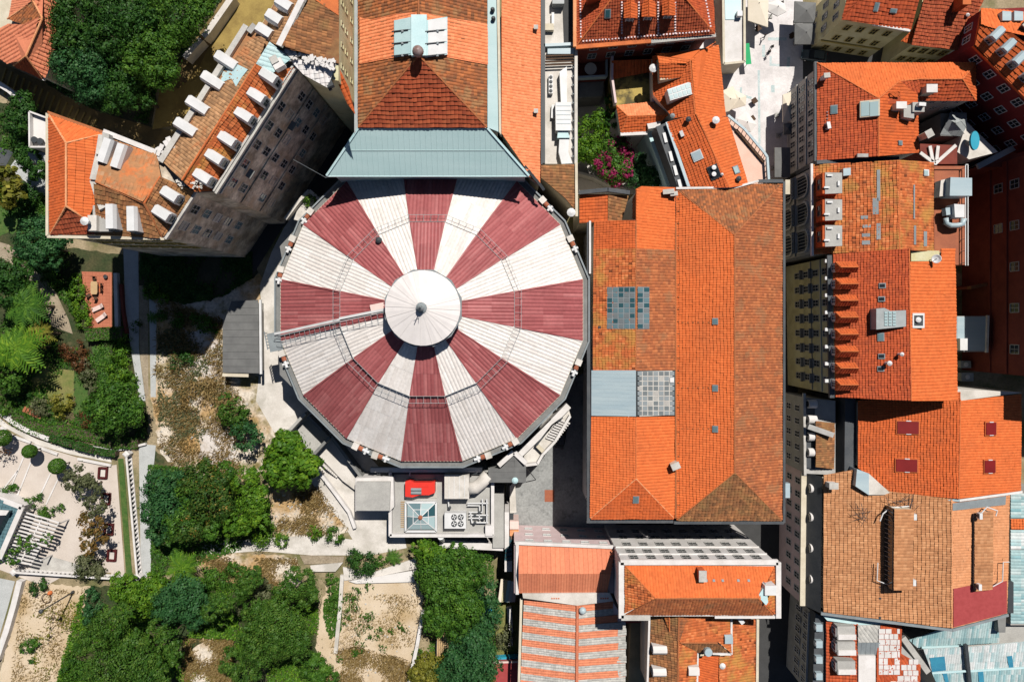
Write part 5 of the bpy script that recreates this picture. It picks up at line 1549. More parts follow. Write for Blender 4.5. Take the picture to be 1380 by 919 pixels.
# ================================================================== PLAZA AND STREETS
PZ = 5.5
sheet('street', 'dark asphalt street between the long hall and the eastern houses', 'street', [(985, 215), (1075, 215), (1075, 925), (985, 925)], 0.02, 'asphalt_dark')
sheet('back_street', 'dark cross street beside the yellow house', 'street', [(1080, 30), (1330, 30), (1400, 160), (1400, 240), (1290, 230), (1080, 130)], PZ, 'asphalt_dark', 5.6)
sheet('plaza', 'sunlit white marble plaza with grey mosaic bands', 'plaza', [(940, -60), (1082, -60), (1082, 130), (1062, 160), (1062, 240), (940, 240)], PZ + .05, 'marble', 5.6)
def mosaics():
 for lab, poly in (('long grey mosaic stripe down the plaza', [(1021, 95), (1024, 95), (1025, 195), (1022, 195)]), ('grey mosaic band across the upper plaza', [(1035, 51), (1060, 51), (1060, 55), (1035, 55)]),
                      ('grey mosaic upright beside the walkers', [(1027, 61), (1031, 61), (1031, 77), (1027, 77)]), ('grey mosaic hook near the walkers', [(1037, 76), (1040, 76), (1040, 86), (1052, 87), (1052, 90), (1037, 89)]),
                      ('grey mosaic corner by the parasols', [(997, 118), (1000, 118), (1000, 127), (1013, 131), (1013, 134), (997, 131)]), ('short grey mosaic stripe near the car', [(1061, 77), (1065, 77), (1064, 91), (1060, 91)]),
                      ('grey drain grating in the plaza centre', [(1039, 115), (1044, 115), (1044, 125), (1039, 125)])):
  sheet('mosaic_band', lab, 'mosaic', poly, PZ + .056, 'mosaic_grey', .006, group='mosaics of the plaza')
mosaics()
def parasol(label, pxs, z, peak, mat, group='parasols and awnings of the plaza cafes'):
 z += PZ
 pts = [P(x, y, z) for x, y in pxs]
 c = sum(pts, Vector()) / len(pts)
 t = thing('parasol', label, 'parasol', (c.x, c.y, PZ + .05), group)
 a = c + Vector((0, 0, peak))
 v = pts + [a] + [p - Vector((0, 0, .22)) for p in pts]
 n = len(pts)
 f = [(i, (i + 1) % n, n) for i in range(n)] + [(i, (i + 1) % n, n + 1 + (i + 1) % n, n + 1 + i) for i in range(n)]
 obj('canopy', v, f, mat, t)
 m = MB(); m.bar((c.x, c.y, PZ), a + Vector((0, 0, .15)), .09); m.build('pole', 'dark_metal', t)
 m = MB(); m.box((c.x, c.y, PZ + .13), (.7, .7, .16)); m.build('base', 'concrete', t)
parasol('cream square parasol beside the orange roof', [(973, 123), (988, 116), (996, 134), (983, 150), (974, 152)], 3.2, .7, 'cloth_cream')
parasol('cream square parasol over the plaza tables', [(984, 118), (1006, 130), (1005, 142), (985, 148)], 3.0, .6, 'cloth_cream')
parasol('white square parasol above the railing', [(993, 160), (1006, 150), (1020, 168), (1012, 178), (998, 174)], 3.0, .6, 'cloth_white')
parasol('large pale awning canopy at the top of the plaza', [(1008, -20), (1036, -20), (1035, 37), (1008, 28)], 3.6, .5, 'cloth_cream')
parasol('white round parasol at the upper plaza edge', [(1034, 5), (1048, 0), (1058, 6), (1060, 16), (1048, 22), (1036, 16)], 3.2, .5, 'cloth_white')
parasol('upper grey parasol against the yellow house', [(1071, 2), (1100, 4), (1098, 31), (1070, 31)], 3.8, .7, 'cloth_grey')
parasol('lower grey parasol against the yellow house', [(1071, 32), (1099, 32), (1097, 60), (1071, 60)], 3.8, .7, 'cloth_grey')
parasol('dark grey flat parasol over the street mouth', [(1044, 199), (1065, 199), (1065, 239), (1044, 239)], 4.0, .12, 'cloth_grey')
parasol('beige awning long side against the grey facade', [(1055, 128), (1066, 124), (1066, 163), (1055, 165)], 4.2, .3, 'cloth_cream')
parasol('beige awning lower of the two on the grey facade', [(1056, 167), (1067, 165), (1067, 181), (1056, 182)], 4.0, .3, 'cloth_grey')
def banner():
 t = thing('banner', 'green banner panel leaning on the kiosk', 'banner', P(1006, 73, PZ))
 m = MB(); m.bar(P(1006, 59, PZ + 1.8), P(1009, 87, PZ + 1.8), .9, .05); m.build('cloth', 'cloth_green', t)
 for py in (59, 87):
  q = P(1007, py, PZ + 1.8); m = MB(); m.bar((q.x, q.y, PZ), q, .06); m.build('post', 'dark_metal', t)
banner()
def kiosk():
 z = PZ + 5
 t = thing('kiosk', 'flat whitish roofed kiosk building on the plaza', 'kiosk', P(985, 60, 0))
 walls(t, [(973, -40), (1002, -40), (1003, 84), (975, 88)], z, 0, 'plaster_cream', .05)
 m = MB(); m.prism(xy([(975, -40), (1001, -40), (1001.5, 82), (977, 85)], z + .05), z - .1, z + .02); m.build('roof', 'plaster_white', t)
 for a, b in (((973.5, -40), (975, 87)), ((1002.5, -40), (1003, 84)), ((975, 87), (1003, 84))):
  m = MB(); m.bar(P(*a, z + .2), P(*b, z + .2), .35, .5); m.build('parapet', 'plaster_cream', t)
 m = MB(); m.prism(xy([(976, -40), (999, -40), (999, 26), (978, 26)], z + .3), z + .02, z + .12); m.build('roof_panel', 'teal_pale', t)
 m = MB(); m.box(P(996, 20, z + .5), (.8, .8, .9)); m.build('vent_box', 'white_metal', t)
kiosk()
def cafe_tables():
 for lab, px, py in (('dark cafe table set by the cream parasols', 1017, 136), ('dark cafe table set beside the white parasol', 1014, 160), ('dark cafe furniture under the pale awning', 1022, 38), ('dark cafe table under the grey parasols', 1068, 48)):
  p = P(px, py, PZ + .8); t = thing('cafe_table', lab, 'cafe table', (p.x, p.y, PZ + .05), 'cafe tables on the plaza')
  m = MB(); m.box((p.x, p.y, PZ + .8), (.9, .9, .05), .6); m.build('table_top', 'wood_dark', t)
  m = MB(); m.bar((p.x, p.y, PZ + .06), (p.x, p.y, PZ + .78), .08); m.build('leg', 'dark_metal', t)
  m = MB(); m.lathe((p.x, p.y, PZ + .05), [(.3, 0), (.3, .04), (.05, .08)], 10); m.build('base', 'dark_metal', t)
cafe_tables()
def person(label, px, py, ang, top='cloth_dark', z0=5.55, h=1.72):
 """walking figure: one continuous skinned body"""
 p = P(px, py, PZ + .9)
 t = thing('person', label, 'person', (p.x, p.y, z0), 'walkers on the plaza')
 J = {'pelvis': (0, 0, .93, .13), 'waist': (0, .01, 1.1, .125), 'chest': (0, 0, 1.33, .155), 'neck': (0, 0, 1.5, .06), 'head0': (0, .01, 1.57, .085), 'head': (0, .015, 1.66, .1),
         'hipL': (-.1, 0, .88, .09), 'kneeL': (-.1, .18, .5, .062), 'ankL': (-.1, .22, .09, .045), 'toeL': (-.1, .4, .04, .04),
         'hipR': (.1, 0, .88, .09), 'kneeR': (.1, -.02, .48, .062), 'ankR': (.1, -.28, .12, .045), 'toeR': (.1, -.14, .04, .04),
         'shL': (-.19, 0, 1.41, .065), 'elL': (-.24, -.12, 1.14, .045), 'wrL': (-.23, .0, .92, .035), 'haL': (-.22, .05, .83, .04),
         'shR': (.19, 0, 1.41, .065), 'elR': (.24, .06, 1.13, .045), 'wrR': (.23, .2, .95, .035), 'haR': (.22, .26, .88, .04)}
 E = [('pelvis', 'waist'), ('waist', 'chest'), ('chest', 'neck'), ('neck', 'head0'), ('head0', 'head'), ('pelvis', 'hipL'), ('hipL', 'kneeL'), ('kneeL', 'ankL'), ('ankL', 'toeL'),
         ('pelvis', 'hipR'), ('hipR', 'kneeR'), ('kneeR', 'ankR'), ('ankR', 'toeR'), ('chest', 'shL'), ('shL', 'elL'), ('elL', 'wrL'), ('wrL', 'haL'), ('chest', 'shR'), ('shR', 'elR'), ('elR', 'wrR'), ('wrR', 'haR')]
 key = list(J)
 s = h / 1.76
 me = bpy.data.meshes.new('body')
 me.from_pydata([tuple(c * s for c in J[k][:3]) for k in key], [(key.index(a), key.index(b)) for a, b in E], [])
 me.materials.append(M[top])
 o = bpy.data.objects.new('body', me)
 link(o, t, Matrix.Translation((p.x, p.y, z0)) @ Matrix.Rotation(ang, 4, 'Z'))
 md = o.modifiers.new('skin', 'SKIN')
 for i, k in enumerate(key):
  me.skin_vertices[0].data[i].radius = (J[k][3] * s, J[k][3] * s)
 me.skin_vertices[0].data[0].use_root = True
 o.modifiers.new('sub', 'SUBSURF').levels = 1
 m = MB(); m.lathe((p.x, p.y, z0 + 1.6 * s), [(.105, 0), (.118, .06), (.1, .13), (.04, .165)], 10); m.build('hair', 'wood_dark', t)
if True:
 person('walker in dark clothes at the top of the plaza', 1053, 5, 2.6)
 person('walker in dark clothes beside the mosaic hook', 1040, 64, 2.5)
 person('second walker in dark clothes just behind', 1036, 71, 2.7)
 person('walker in dark clothes below the pale awning', 1030, 50, 1.0)
def car(label, px, py, ang, paint='car_paint'):
 PZ = 5.5 if px > 900 else .04
 p = P(px, py, PZ + .8)
 t = thing('parked_car', label, 'car', (p.x, p.y, PZ))
 B = Matrix.Translation((p.x, p.y, PZ)) @ Matrix.Rotation(ang, 4, 'Z')
 def part(nm, m, mat, par, smooth=False): return obj(nm, [B @ Vector(v) for v in m.v], m.f, mat, par, smooth=smooth)
 sec = [(-2.1, .45, .62, .70), (-2.0, .3, .85, .8), (-1.2, .25, .92, .86), (.9, .25, .9, .86), (1.9, .28, .75, .8), (2.15, .4, .6, .68)]
 m = MB(); v = []; f = []
 for x, z0, z1, w in sec: v += [(x, -w, z0), (x, w, z0), (x, w, z1 - .1), (x, w - .1, z1), (x, -w + .1, z1), (x, -w, z1 - .1)]
 for i in range(len(sec) - 1):
  for k in range(6): f.append((i * 6 + k, i * 6 + (k + 1) % 6, i * 6 + 6 + (k + 1) % 6, i * 6 + 6 + k))
 f += [tuple(range(5, -1, -1)), tuple(range(len(v) - 6, len(v)))]
 m.add(v, f); body = part('body', m, paint, t)
 m = MB(); v = [(-1.7, -.74, .9), (-1.7, .74, .9), (1.0, .76, .88), (1.0, -.76, .88), (-1.3, -.6, 1.4), (-1.3, .6, 1.4), (.3, .62, 1.42), (.3, -.62, 1.42)]
 m.add(v, [(0, 1, 5, 4), (1, 2, 6, 5), (2, 3, 7, 6), (3, 0, 4, 7), (0, 3, 2, 1), (4, 5, 6, 7)]); part('window_band', m, 'glass_dark', body)
 m = MB(); m.box((-.5, 0, 1.43), (1.65, 1.24, .06)); part('roof_panel', m, paint, body)
 for x in (-1.3, 1.35):
  for y in (-.78, .78):
   m = MB(); m.tube([(x, y - .1, .32), (x, y + .1, .32)], .32, 14); wl_ = part('wheel', m, 'tyre', t)
   m = MB(); m.tube([(x, y - .11, .32), (x, y + .11, .32)], .18, 10); part('rim', m, 'white_metal', wl_)
 for y in (-.55, .55):
  m = MB(); m.box((2.1, y, .62), (.12, .32, .14)); part('headlight', m, 'glass_pale', t)
  m = MB(); m.box((-2.1, y, .66), (.08, .3, .14)); part('tail_light', m, 'shutter_red', t)
car('dark blue grey car parked beside the plaza', 1098, 75, math.radians(172))
car('dark car parked in the shade of the courtyard', 756, 588, math.radians(80), 'slate')
def van():
 p = P(1247, 79, PZ + 2.2);
 t = thing('delivery_van', 'grey flat roofed van parked by the yellow house', 'van', (p.x, p.y, PZ))
 L, w = 8.2, 2.3
 m = MB(); m.box((p.x - .6, p.y, PZ + 1.45), (L - 1.6, w, 2.2)); m.build('body', 'grey_metal', t)
 m = MB(); m.box((p.x + L / 2 - .75, p.y, PZ + 1.1), (1.4, w - .1, 1.5)); cab = m.build('cab', 'grey_metal', t)
 m = MB(); m.box((p.x + L / 2 - .03, p.y, PZ + 1.45), (.06, w - .5, .6)); m.build('windscreen', 'glass_dark', cab)
 for x in (-2.6, 2.6):
  for y in (-1.05, 1.05):
   m = MB(); m.tube([(p.x + x, p.y + y - .12, PZ + .42), (p.x + x, p.y + y + .12, PZ + .42)], .4, 14); m.build('wheel', 'tyre', t)
van()

# ================================================================== EASTERN ROW OF HOUSES
def hip_dormer(t, x0, x1, y0, y1, z, mat='tile_orange'):
 """small hipped dormer facing west, ridge running east into the roof"""
 h = 1.1
 d = MB(); d.prism(xy([(x0 + .5, y0 + 1), (x1 - 6, y0 + 1), (x1 - 6, y1 - 1), (x0 + .5, y1 - 1)], z), z - 1.6, z); o = d.build('dormer', 'plaster_white', t)
 ym = (y0 + y1) / 2
 for pts, m_ in (([(x0, y0, z), (x0 + 7, ym, z + h), (x0, y1, z)], mat), ([(x0, y0, z), (x1 - 4, y0, z), (x1, ym, z + h), (x0 + 7, ym, z + h)], mat), ([(x0, y1, z), (x1 - 2, y1, z), (x1, ym, z + h), (x0 + 7, ym, z + h)], 'tile_red')):
  w = [P(*q) for q in pts]
  pl, v, f, ti = tiled(w, .42, .4, .06, .04, PROF_TILE, None, RNG)
  obj('dormer_roof', v, f, m_, o, tint=ti)['kind'] = 'stuff'
 ridge(o, (x0 + 7, ym, z + h), (x1, ym, z + h), 'ridge_orange', .1)
 for e in (y0, y1): ridge(o, (x0, e, z), (x0 + 7, ym, z + h), 'ridge_orange', .1)
 a, b = P(x0 + .5, y0, z), P(x0 + .5, y1, z)
 window(o, (a.x, (a.y + b.y) / 2, z - .7), (-1, 0), .8, 1.1, frame='white_metal')

def ac_unit(t, pos, ang=0, s=1.0, name='air_conditioner'):
 x, y, z = pos
 m = MB(); m.box((x, y, z + .4 * s), (.5 * s, 1.0 * s, .8 * s), ang); o = m.build(name, 'white_metal', t)
 ca, sa = math.cos(ang), math.sin(ang)
 m = MB(); c = Vector((x - ca * .27 * s, y - sa * .27 * s, z + .4 * s)); m.tube([c, c - Vector((ca, sa, 0)) * .04], .32 * s, 12); m.build('fan', 'dark_metal', o)
 return o

def house_corner():
 ze, zr = 17.0, 20.0
 t = thing('corner_house', 'big orange hipped corner house beside the plaza', 'house', P(1200, 150, 0))
 L = slope(t, [(1101, 86, ze), (1184, 133, zr), (1184, 211, zr), (1101, 217, ze)], 'tile_red', .5, .5, .09)
 zq = 18.5
 T = slope(t, [(1101, 85, ze), (1315, 85, ze), (1297, 107, zq), (1239, 107, zq), (1212, 110, 18.7), (1184, 133, zr)], 'tile_new', .42, .45, .05, .03)
 Rr = slope(t, [(1184, 133, zr), (1212, 110, 19.0), (1236, 128, 18.2), (1238, 206, 18.2), (1184, 211, zr)], 'tile_orange', .45, .45, .07)
 S = slope(t, [(1239, 107, zq), (1297, 107, zq), (1315, 136, 16.9), (1239, 136, 16.9)], 'tile_red', .5, .5, .06, .08)
 S2 = slope(t, [(1212, 110, 18.8), (1239, 107, zq), (1239, 128, 17.6), (1232, 128, 17.9)], 'tile_red', .5, .5, .06, .08)
 slope(t, [(1315, 85, ze), (1315, 136, 16.9), (1297, 107, zq)], 'tile_orange', .45, .45, .07)
 for a, b, za, zb in (((1101, 85), (1184, 133), ze, zr), ((1184, 133), (1184, 211), zr, zr), ((1184, 133), (1212, 110), zr, 18.9), ((1239, 107), (1297, 107), zq, zq), ((1297, 107), (1315, 86), zq, ze), ((1297, 107), (1315, 136), zq, 16.9), ((1212, 110), (1239, 107), 18.8, zq)):
  ridge(t, (*a, za + .05), (*b, zb + .05), 'ridge_orange', .15)
 w = walls(t, [(1101, 86), (1315, 86), (1315, 136), (1238, 136), (1238, 209), (1101, 217)], ze, 0, 'plaster_grey', .35)
 facade(t, w[0], w[5], (14.2, 10.8, 7.4, 4.0), 8, 1.0, 1.7, .6, frame='stone', nv=2, nh=2)
 for z in (12.6, 9.2, 5.8): band(t, w[0], w[5], z, 'stone', .3, .22, trim=.1)
 m = MB(); a, b = P(1099, 84, ze - .2), P(1099, 218, ze - .2); m.bar(a, b, .5, .45); m.build('cornice', 'slate', t)
 facade(t, w[2], w[3], (15.8, 12.6), 4, .9, 1.4, .6, frame='plaster_white')
 MB().prism(xy([(1101, 216), (1212, 211), (1212, 216.5), (1101, 221)], 17.6), 10, 17.6).build('fire_wall', 'slate', t)
 skylight(t, L, 1124, 148, 1.1, .75); chimney(t, L.at(1108, 107), .7, .5, 1.5, 'plaster_white', .1)
 m = MB(); m.box(L.at(1172, 147, .35), (2.6, 2.4, .5), axes=(L.v, L.u, L.n)); o = m.build('roof_light', 'plaster_cream', t)
 for i in range(2):
  m = MB(); m.box(L.at(1166 + i * 12, 147, .64), (1.1, 2.1, .05), axes=(L.v, L.u, L.n)); m.build('pane', 'glass_pale', o)
 ac_unit(t, L.at(1114, 171), .2)
 for i in range(4): flue(t, L.at(1114, 152 + i * 4.5), .06, .3)
 chimney(t, Rr.at(1206, 147), 1.3, .8, 1.6, 'plaster_cream', 0, 'plaster_white')
 chimney(t, S.at(1246, 125), 1.4, 1.0, 1.7, 'plaster_cream', 0, 'plaster_white')
 slope(t, [(1199, 124, 19.9), (1213, 123, 20.2), (1213, 131, 20.0), (1199, 131, 19.7)], 'tile_orange', .4, .4, .05)
 m = MB(); m.prism(xy([(1197, 125), (1215, 124), (1215, 138), (1197, 140)], 19.9), 18, 19.6); m.build('dormer', 'tile_red', t)
 m = MB(); m.prism(xy([(1218, 142), (1232, 142), (1232, 160), (1218, 158)], 20.0), 17, 20.0); m.build('bulkhead', 'plaster_grey', t)
 m = MB(); m.prism(xy([(1230, 138), (1246, 138), (1246, 151), (1230, 151)], 20.3), 15, 20.3); m.build('bulkhead', 'concrete', t)
 ac_unit(t, P(1239, 143, 20.3), 1.5)
 skylight(t, Rr, 1213, 193, .5, .5); chimney(t, Rr.at(1240, 186), .9, .9, 2.2, 'plaster_cream', .5)
 m = MB(); m.box(L.at(1162, 210, .2), (1.6, .5, .4)); m.build('step_box', 'concrete', t)
 # enclosed light well with a grey glazed hip roof
 t = thing('well_roof', 'grey glazed hip roof over the dark light well', 'roof', P(1288, 168, 0))
 z = 12.5
 for pts in ([(1278, 160, z + 1.2), (1288, 167, z + 1.6), (1303, 160, z + .9), (1303, 152, z), (1280, 152, z)], [(1288, 167, z + 1.6), (1303, 160, z + .9), (1303, 184, z)], [(1278, 160, z + 1.2), (1288, 167, z + 1.6), (1303, 184, z), (1267, 182, z)]):
  ribbed(t, pts, 'grey_metal', .8, .05, prof=PROF_SEAM)
 MB().prism(xy([(1268, 153), (1303, 153), (1303, 184), (1268, 183)], z), 0, z - .1).build('wall', 'concrete_dark', t)
 t = thing('well_yard', 'small brown yard roof with white diagonal bars', 'terrace', P(1265, 205, 0))
 z = 13
 MB().prism(xy([(1240, 194), (1290, 196), (1290, 222), (1258, 222), (1240, 210)], z), 0, z).build('floor', 'brick_red', t)
 for a, b in (((1240, 206), (1260, 221)), ((1260, 221), (1288, 196)), ((1253, 197), (1257, 218)), ((1264, 197), (1262, 216))):
  m = MB(); m.bar(P(*a, z + .3), P(*b, z + .3), .5, .2); m.build('bar', 'plaster_white', t)
 p = P(1313, 190, 14.6)
 t = thing('water_dish', 'big bright blue oval dish on the pale terrace', 'dish', (p.x, p.y, 13))
 m = MB(); n = 24
 pts = [(p.x + 0.62 * math.cos(a) * 1.1, p.y + 1.45 * math.sin(a)) for a in [2 * math.pi * i / n for i in range(n)]]
 m.prism(pts, 14.4, 14.8); m.build('rim', 'pool_blue', t)
 m = MB(); m.lathe((p.x, p.y, 13.0), [(.5, 0), (.3, .3), (.25, 1.4)], 10); m.build('stand', 'concrete', t)
 sheet('pale_terrace', 'pale triangular terrace behind the light well', 'terrace', [(1303, 165), (1345, 205), (1306, 215), (1290, 205)], 13.0, 'concrete_pale', 13)
house_corner()

def house_old():
 ze, zr = 17.0, 19.8
 t = thing('old_house', 'weathered orange house with three flat grey dormers and grey patches', 'house', P(1180, 280, 0))
 L = slope(t, [(1095, 222, ze), (1212, 216, zr), (1212, 337, zr), (1096, 343, ze)], 'tile_weather', .55, .5, .10, .05)
 Rr = slope(t, [(1212, 216, zr), (1258, 219, 18.2), (1258, 339, 18.2), (1212, 337, zr)], 'tile_weather', .42, .45, .05, .03)
 ridge(t, (1212, 217, zr), (1212, 337, zr), 'ridge_orange', .14)
 w = walls(t, [(1095, 222), (1258, 219), (1258, 339), (1096, 343)], ze, 0, 'plaster_grey', .3)
 m = MB(); m.bar(P(1093.5, 221, ze), P(1094.5, 345, ze), .35, .35); m.build('eaves_gutter', 'plaster_white', t)
 # arcaded facade: three tall arches, each with a balcony
 a, b = Vector(w[0]), Vector(w[3]); nr = out_normal(a, b); d = (b - a).normalized(); L_ = (b - a).length
 for i in range(3):
  c = a + d * (L_ * (i + .5) / 3)
  for z0 in (11.0, 5.2):
   m = MB(); R_ = 1.55
   pts = [(-R_, 0), (R_, 0), (R_, 2.6)] + [(R_ * math.cos(k * math.pi / 10), 2.6 + R_ * math.sin(k * math.pi / 10)) for k in range(1, 10)] + [(-R_, 2.6)]
   n = len(pts)
   v = [Vector((*(c + d * x + nr * .04), z0 + y)) for x, y in pts]; o_ = obj('arch_window', v, [tuple(range(n))], 'glass_dark', t)
   fr = MB()
   for (x0, y0), (x1, y1) in zip(pts[2:], pts[3:]):
    q0, q1 = c + d * x0 * 1.12 + nr * .15, c + d * x1 * 1.12 + nr * .15
    fr.bar((*q0, z0 + y0), (*q1, z0 + y1), .3, .35)
   for x in (-R_ * 1.1, R_ * 1.1):
    q = c + d * x + nr * .15; fr.bar((*q, z0), (*q, z0 + 2.6), .3, .3)
   fr.build('surround', 'stone', o_)
   for k in range(6):
    q = c + d * (-1.3 + k * .52) + nr * .12; m.bar((*q, z0), (*q, z0 + 3.6), .09)
   m.build('mullion', 'plaster_grey', o_)
   m = MB(); q = c + nr * .6; m.box((*q, z0 - .1), (1.0, 3.4, .2), math.atan2(nr.y, nr.x)); bl = m.build('balcony', 'stone', t)
   m = MB()
   for k in range(8):
    q = c + nr * 1.05 + d * (-1.6 + k * .457); m.bar((*q, z0), (*q, z0 + .9), .06)
   q0, q1 = c + nr * 1.05 - d * 1.65, c + nr * 1.05 + d * 1.65; m.bar((*q0, z0 + .95), (*q1, z0 + .95), .1)
   m.build('railing', 'dark_metal', bl)
 for z in (16.2, 10.0): band(t, w[0], w[3], z, 'stone', .4, .3, trim=.1)
 # flat topped dormers
 for y0, y1 in ((233, 261), (269, 297), (304, 332)):
  z = 19.6
  m = MB(); m.prism(xy([(1109, y0), (1134, y0 + .5), (1134, y1 - 1), (1109, y1)], z), 16.5, z - .12); dm = m.build('dormer', 'tile_orange', t)
  m = MB(); m.prism(xy([(1112, y0 - .5), (1135, y0), (1135, y1 - .5), (1112, y1 + .5)], z), z - .12, z); m.build('flat_roof', 'concrete', dm)
  q = P(1109, (y0 + y1) / 2, z); window(dm, (q.x, q.y, z - 1.1), (-1, 0), 1.6, 1.1, frame='rust')
  for dx, dy in ((6, 4), (2, 22), (18, 16)):
   m = MB(); m.box(P(1112 + dx, y0 + dy * .9, z + .15), (.8 if dx != 18 else .3, .25 if dx != 18 else .7, .25), 0); m.build('vent', 'white_metal', dm)
 m = MB(); m.prism(xy([(1137, 227), (1147, 226), (1147, 236), (1137, 237)], 19), 17, 18.9); m.build('hatch', 'zinc_blue', t)
 for px, py, ww, ll in ((1184, 250, 4.6, .45), (1180, 278, 2.4, .8), (1184, 312, 2.4, .55), (1165, 293, .5, 1.0), (1168, 305, .45, 1.1), (1167, 317, .5, 1.1), (1167, 327, .6, 1.1)):
  slab_on(t, L, px, py, ww, ll, .06, 'lead', 'felt_patch', lift=.1)
 for px, py, ww, ll in ((1232, 272, 5.0, .25), (1233, 317, 2.8, .4), (1247, 322, 2.2, .6)):
  slab_on(t, Rr, px, py, ww, ll, .06, 'lead', 'felt_patch', lift=.1)
 skylight(t, Rr, 1248, 233, .7, .7, 'glass_pale', 'white_metal')
 # rear roof terrace with air handling plant
 t = thing('plant_terrace', 'reddish roof terrace with metal ducts behind the old house', 'terrace', P(1280, 290, 0))
 z = 15.0
 MB().prism(xy([(1259, 224), (1301, 224), (1301, 357), (1288, 357), (1259, 340)], z), 0, z).build('floor', 'rust', t)
 for a, b in (((1301, 222), (1301, 358)), ((1259, 222), (1301, 222))):
  for k in (0, 1.1):
   m = MB(); m.bar(P(a[0] + k * 3, a[1], z + 1), P(b[0] + k * 3, b[1], z + 1), .12, .12); m.build('railing', 'white_metal', t)
 for i in range(9):
  q = P(1301, 226 + i * 16, z + 1); m = MB(); m.bar((q.x, q.y, z), q, .08); m.build('railing_post', 'white_metal', t)
 t = thing('air_handler', 'big pale grey air handling box on the reddish terrace', 'air handler', P(1290, 252, z))
 m = MB(); m.prism(xy([(1281, 239), (1310, 240), (1310, 264), (1280, 264)], 17.8), 15.4, 17.8); m.build('casing', 'zinc_blue', t)
 m = MB(); m.prism(xy([(1268, 243), (1281, 240), (1281, 263), (1266, 265)], 16.6), 15.2, 16.6); m.build('intake', 'concrete_pale', t)
 for px in (1283, 1307):
  for py in (242, 262):
   q = P(px, py, 15.4); m = MB(); m.bar((q.x, q.y, z), q, .15); m.build('leg', 'lead', t)
 t = thing('duct_run', 'bent shiny metal duct with a white box on the terrace', 'duct', P(1285, 290, z))
 m = MB(); m.prism(xy([(1286, 275), (1300, 276), (1300, 293), (1287, 293)], 17.6), 15.6, 17.6); m.build('fan_box', 'white_metal', t)
 m = MB(); m.bar(P(1272, 286, 16.4), P(1287, 284, 16.4), 1.1, 1.0); m.build('duct', 'zinc_blue', t)
 m = MB(); m.tube([P(1275, 294, 16.2), P(1276, 301, 16.2), P(1281, 304, 16.2), P(1290, 304, 16.2), P(1297, 302, 16.3), P(1299, 294, 16.5)], .42, 10); m.build('bend', 'zinc_blue', t, smooth=True)
 for q in (P(1276, 301, 16), P(1297, 300, 16), P(1280, 285, 16)):
  m = MB(); m.bar((q.x, q.y, z), q, .12); m.build('leg', 'lead', t)
house_old()

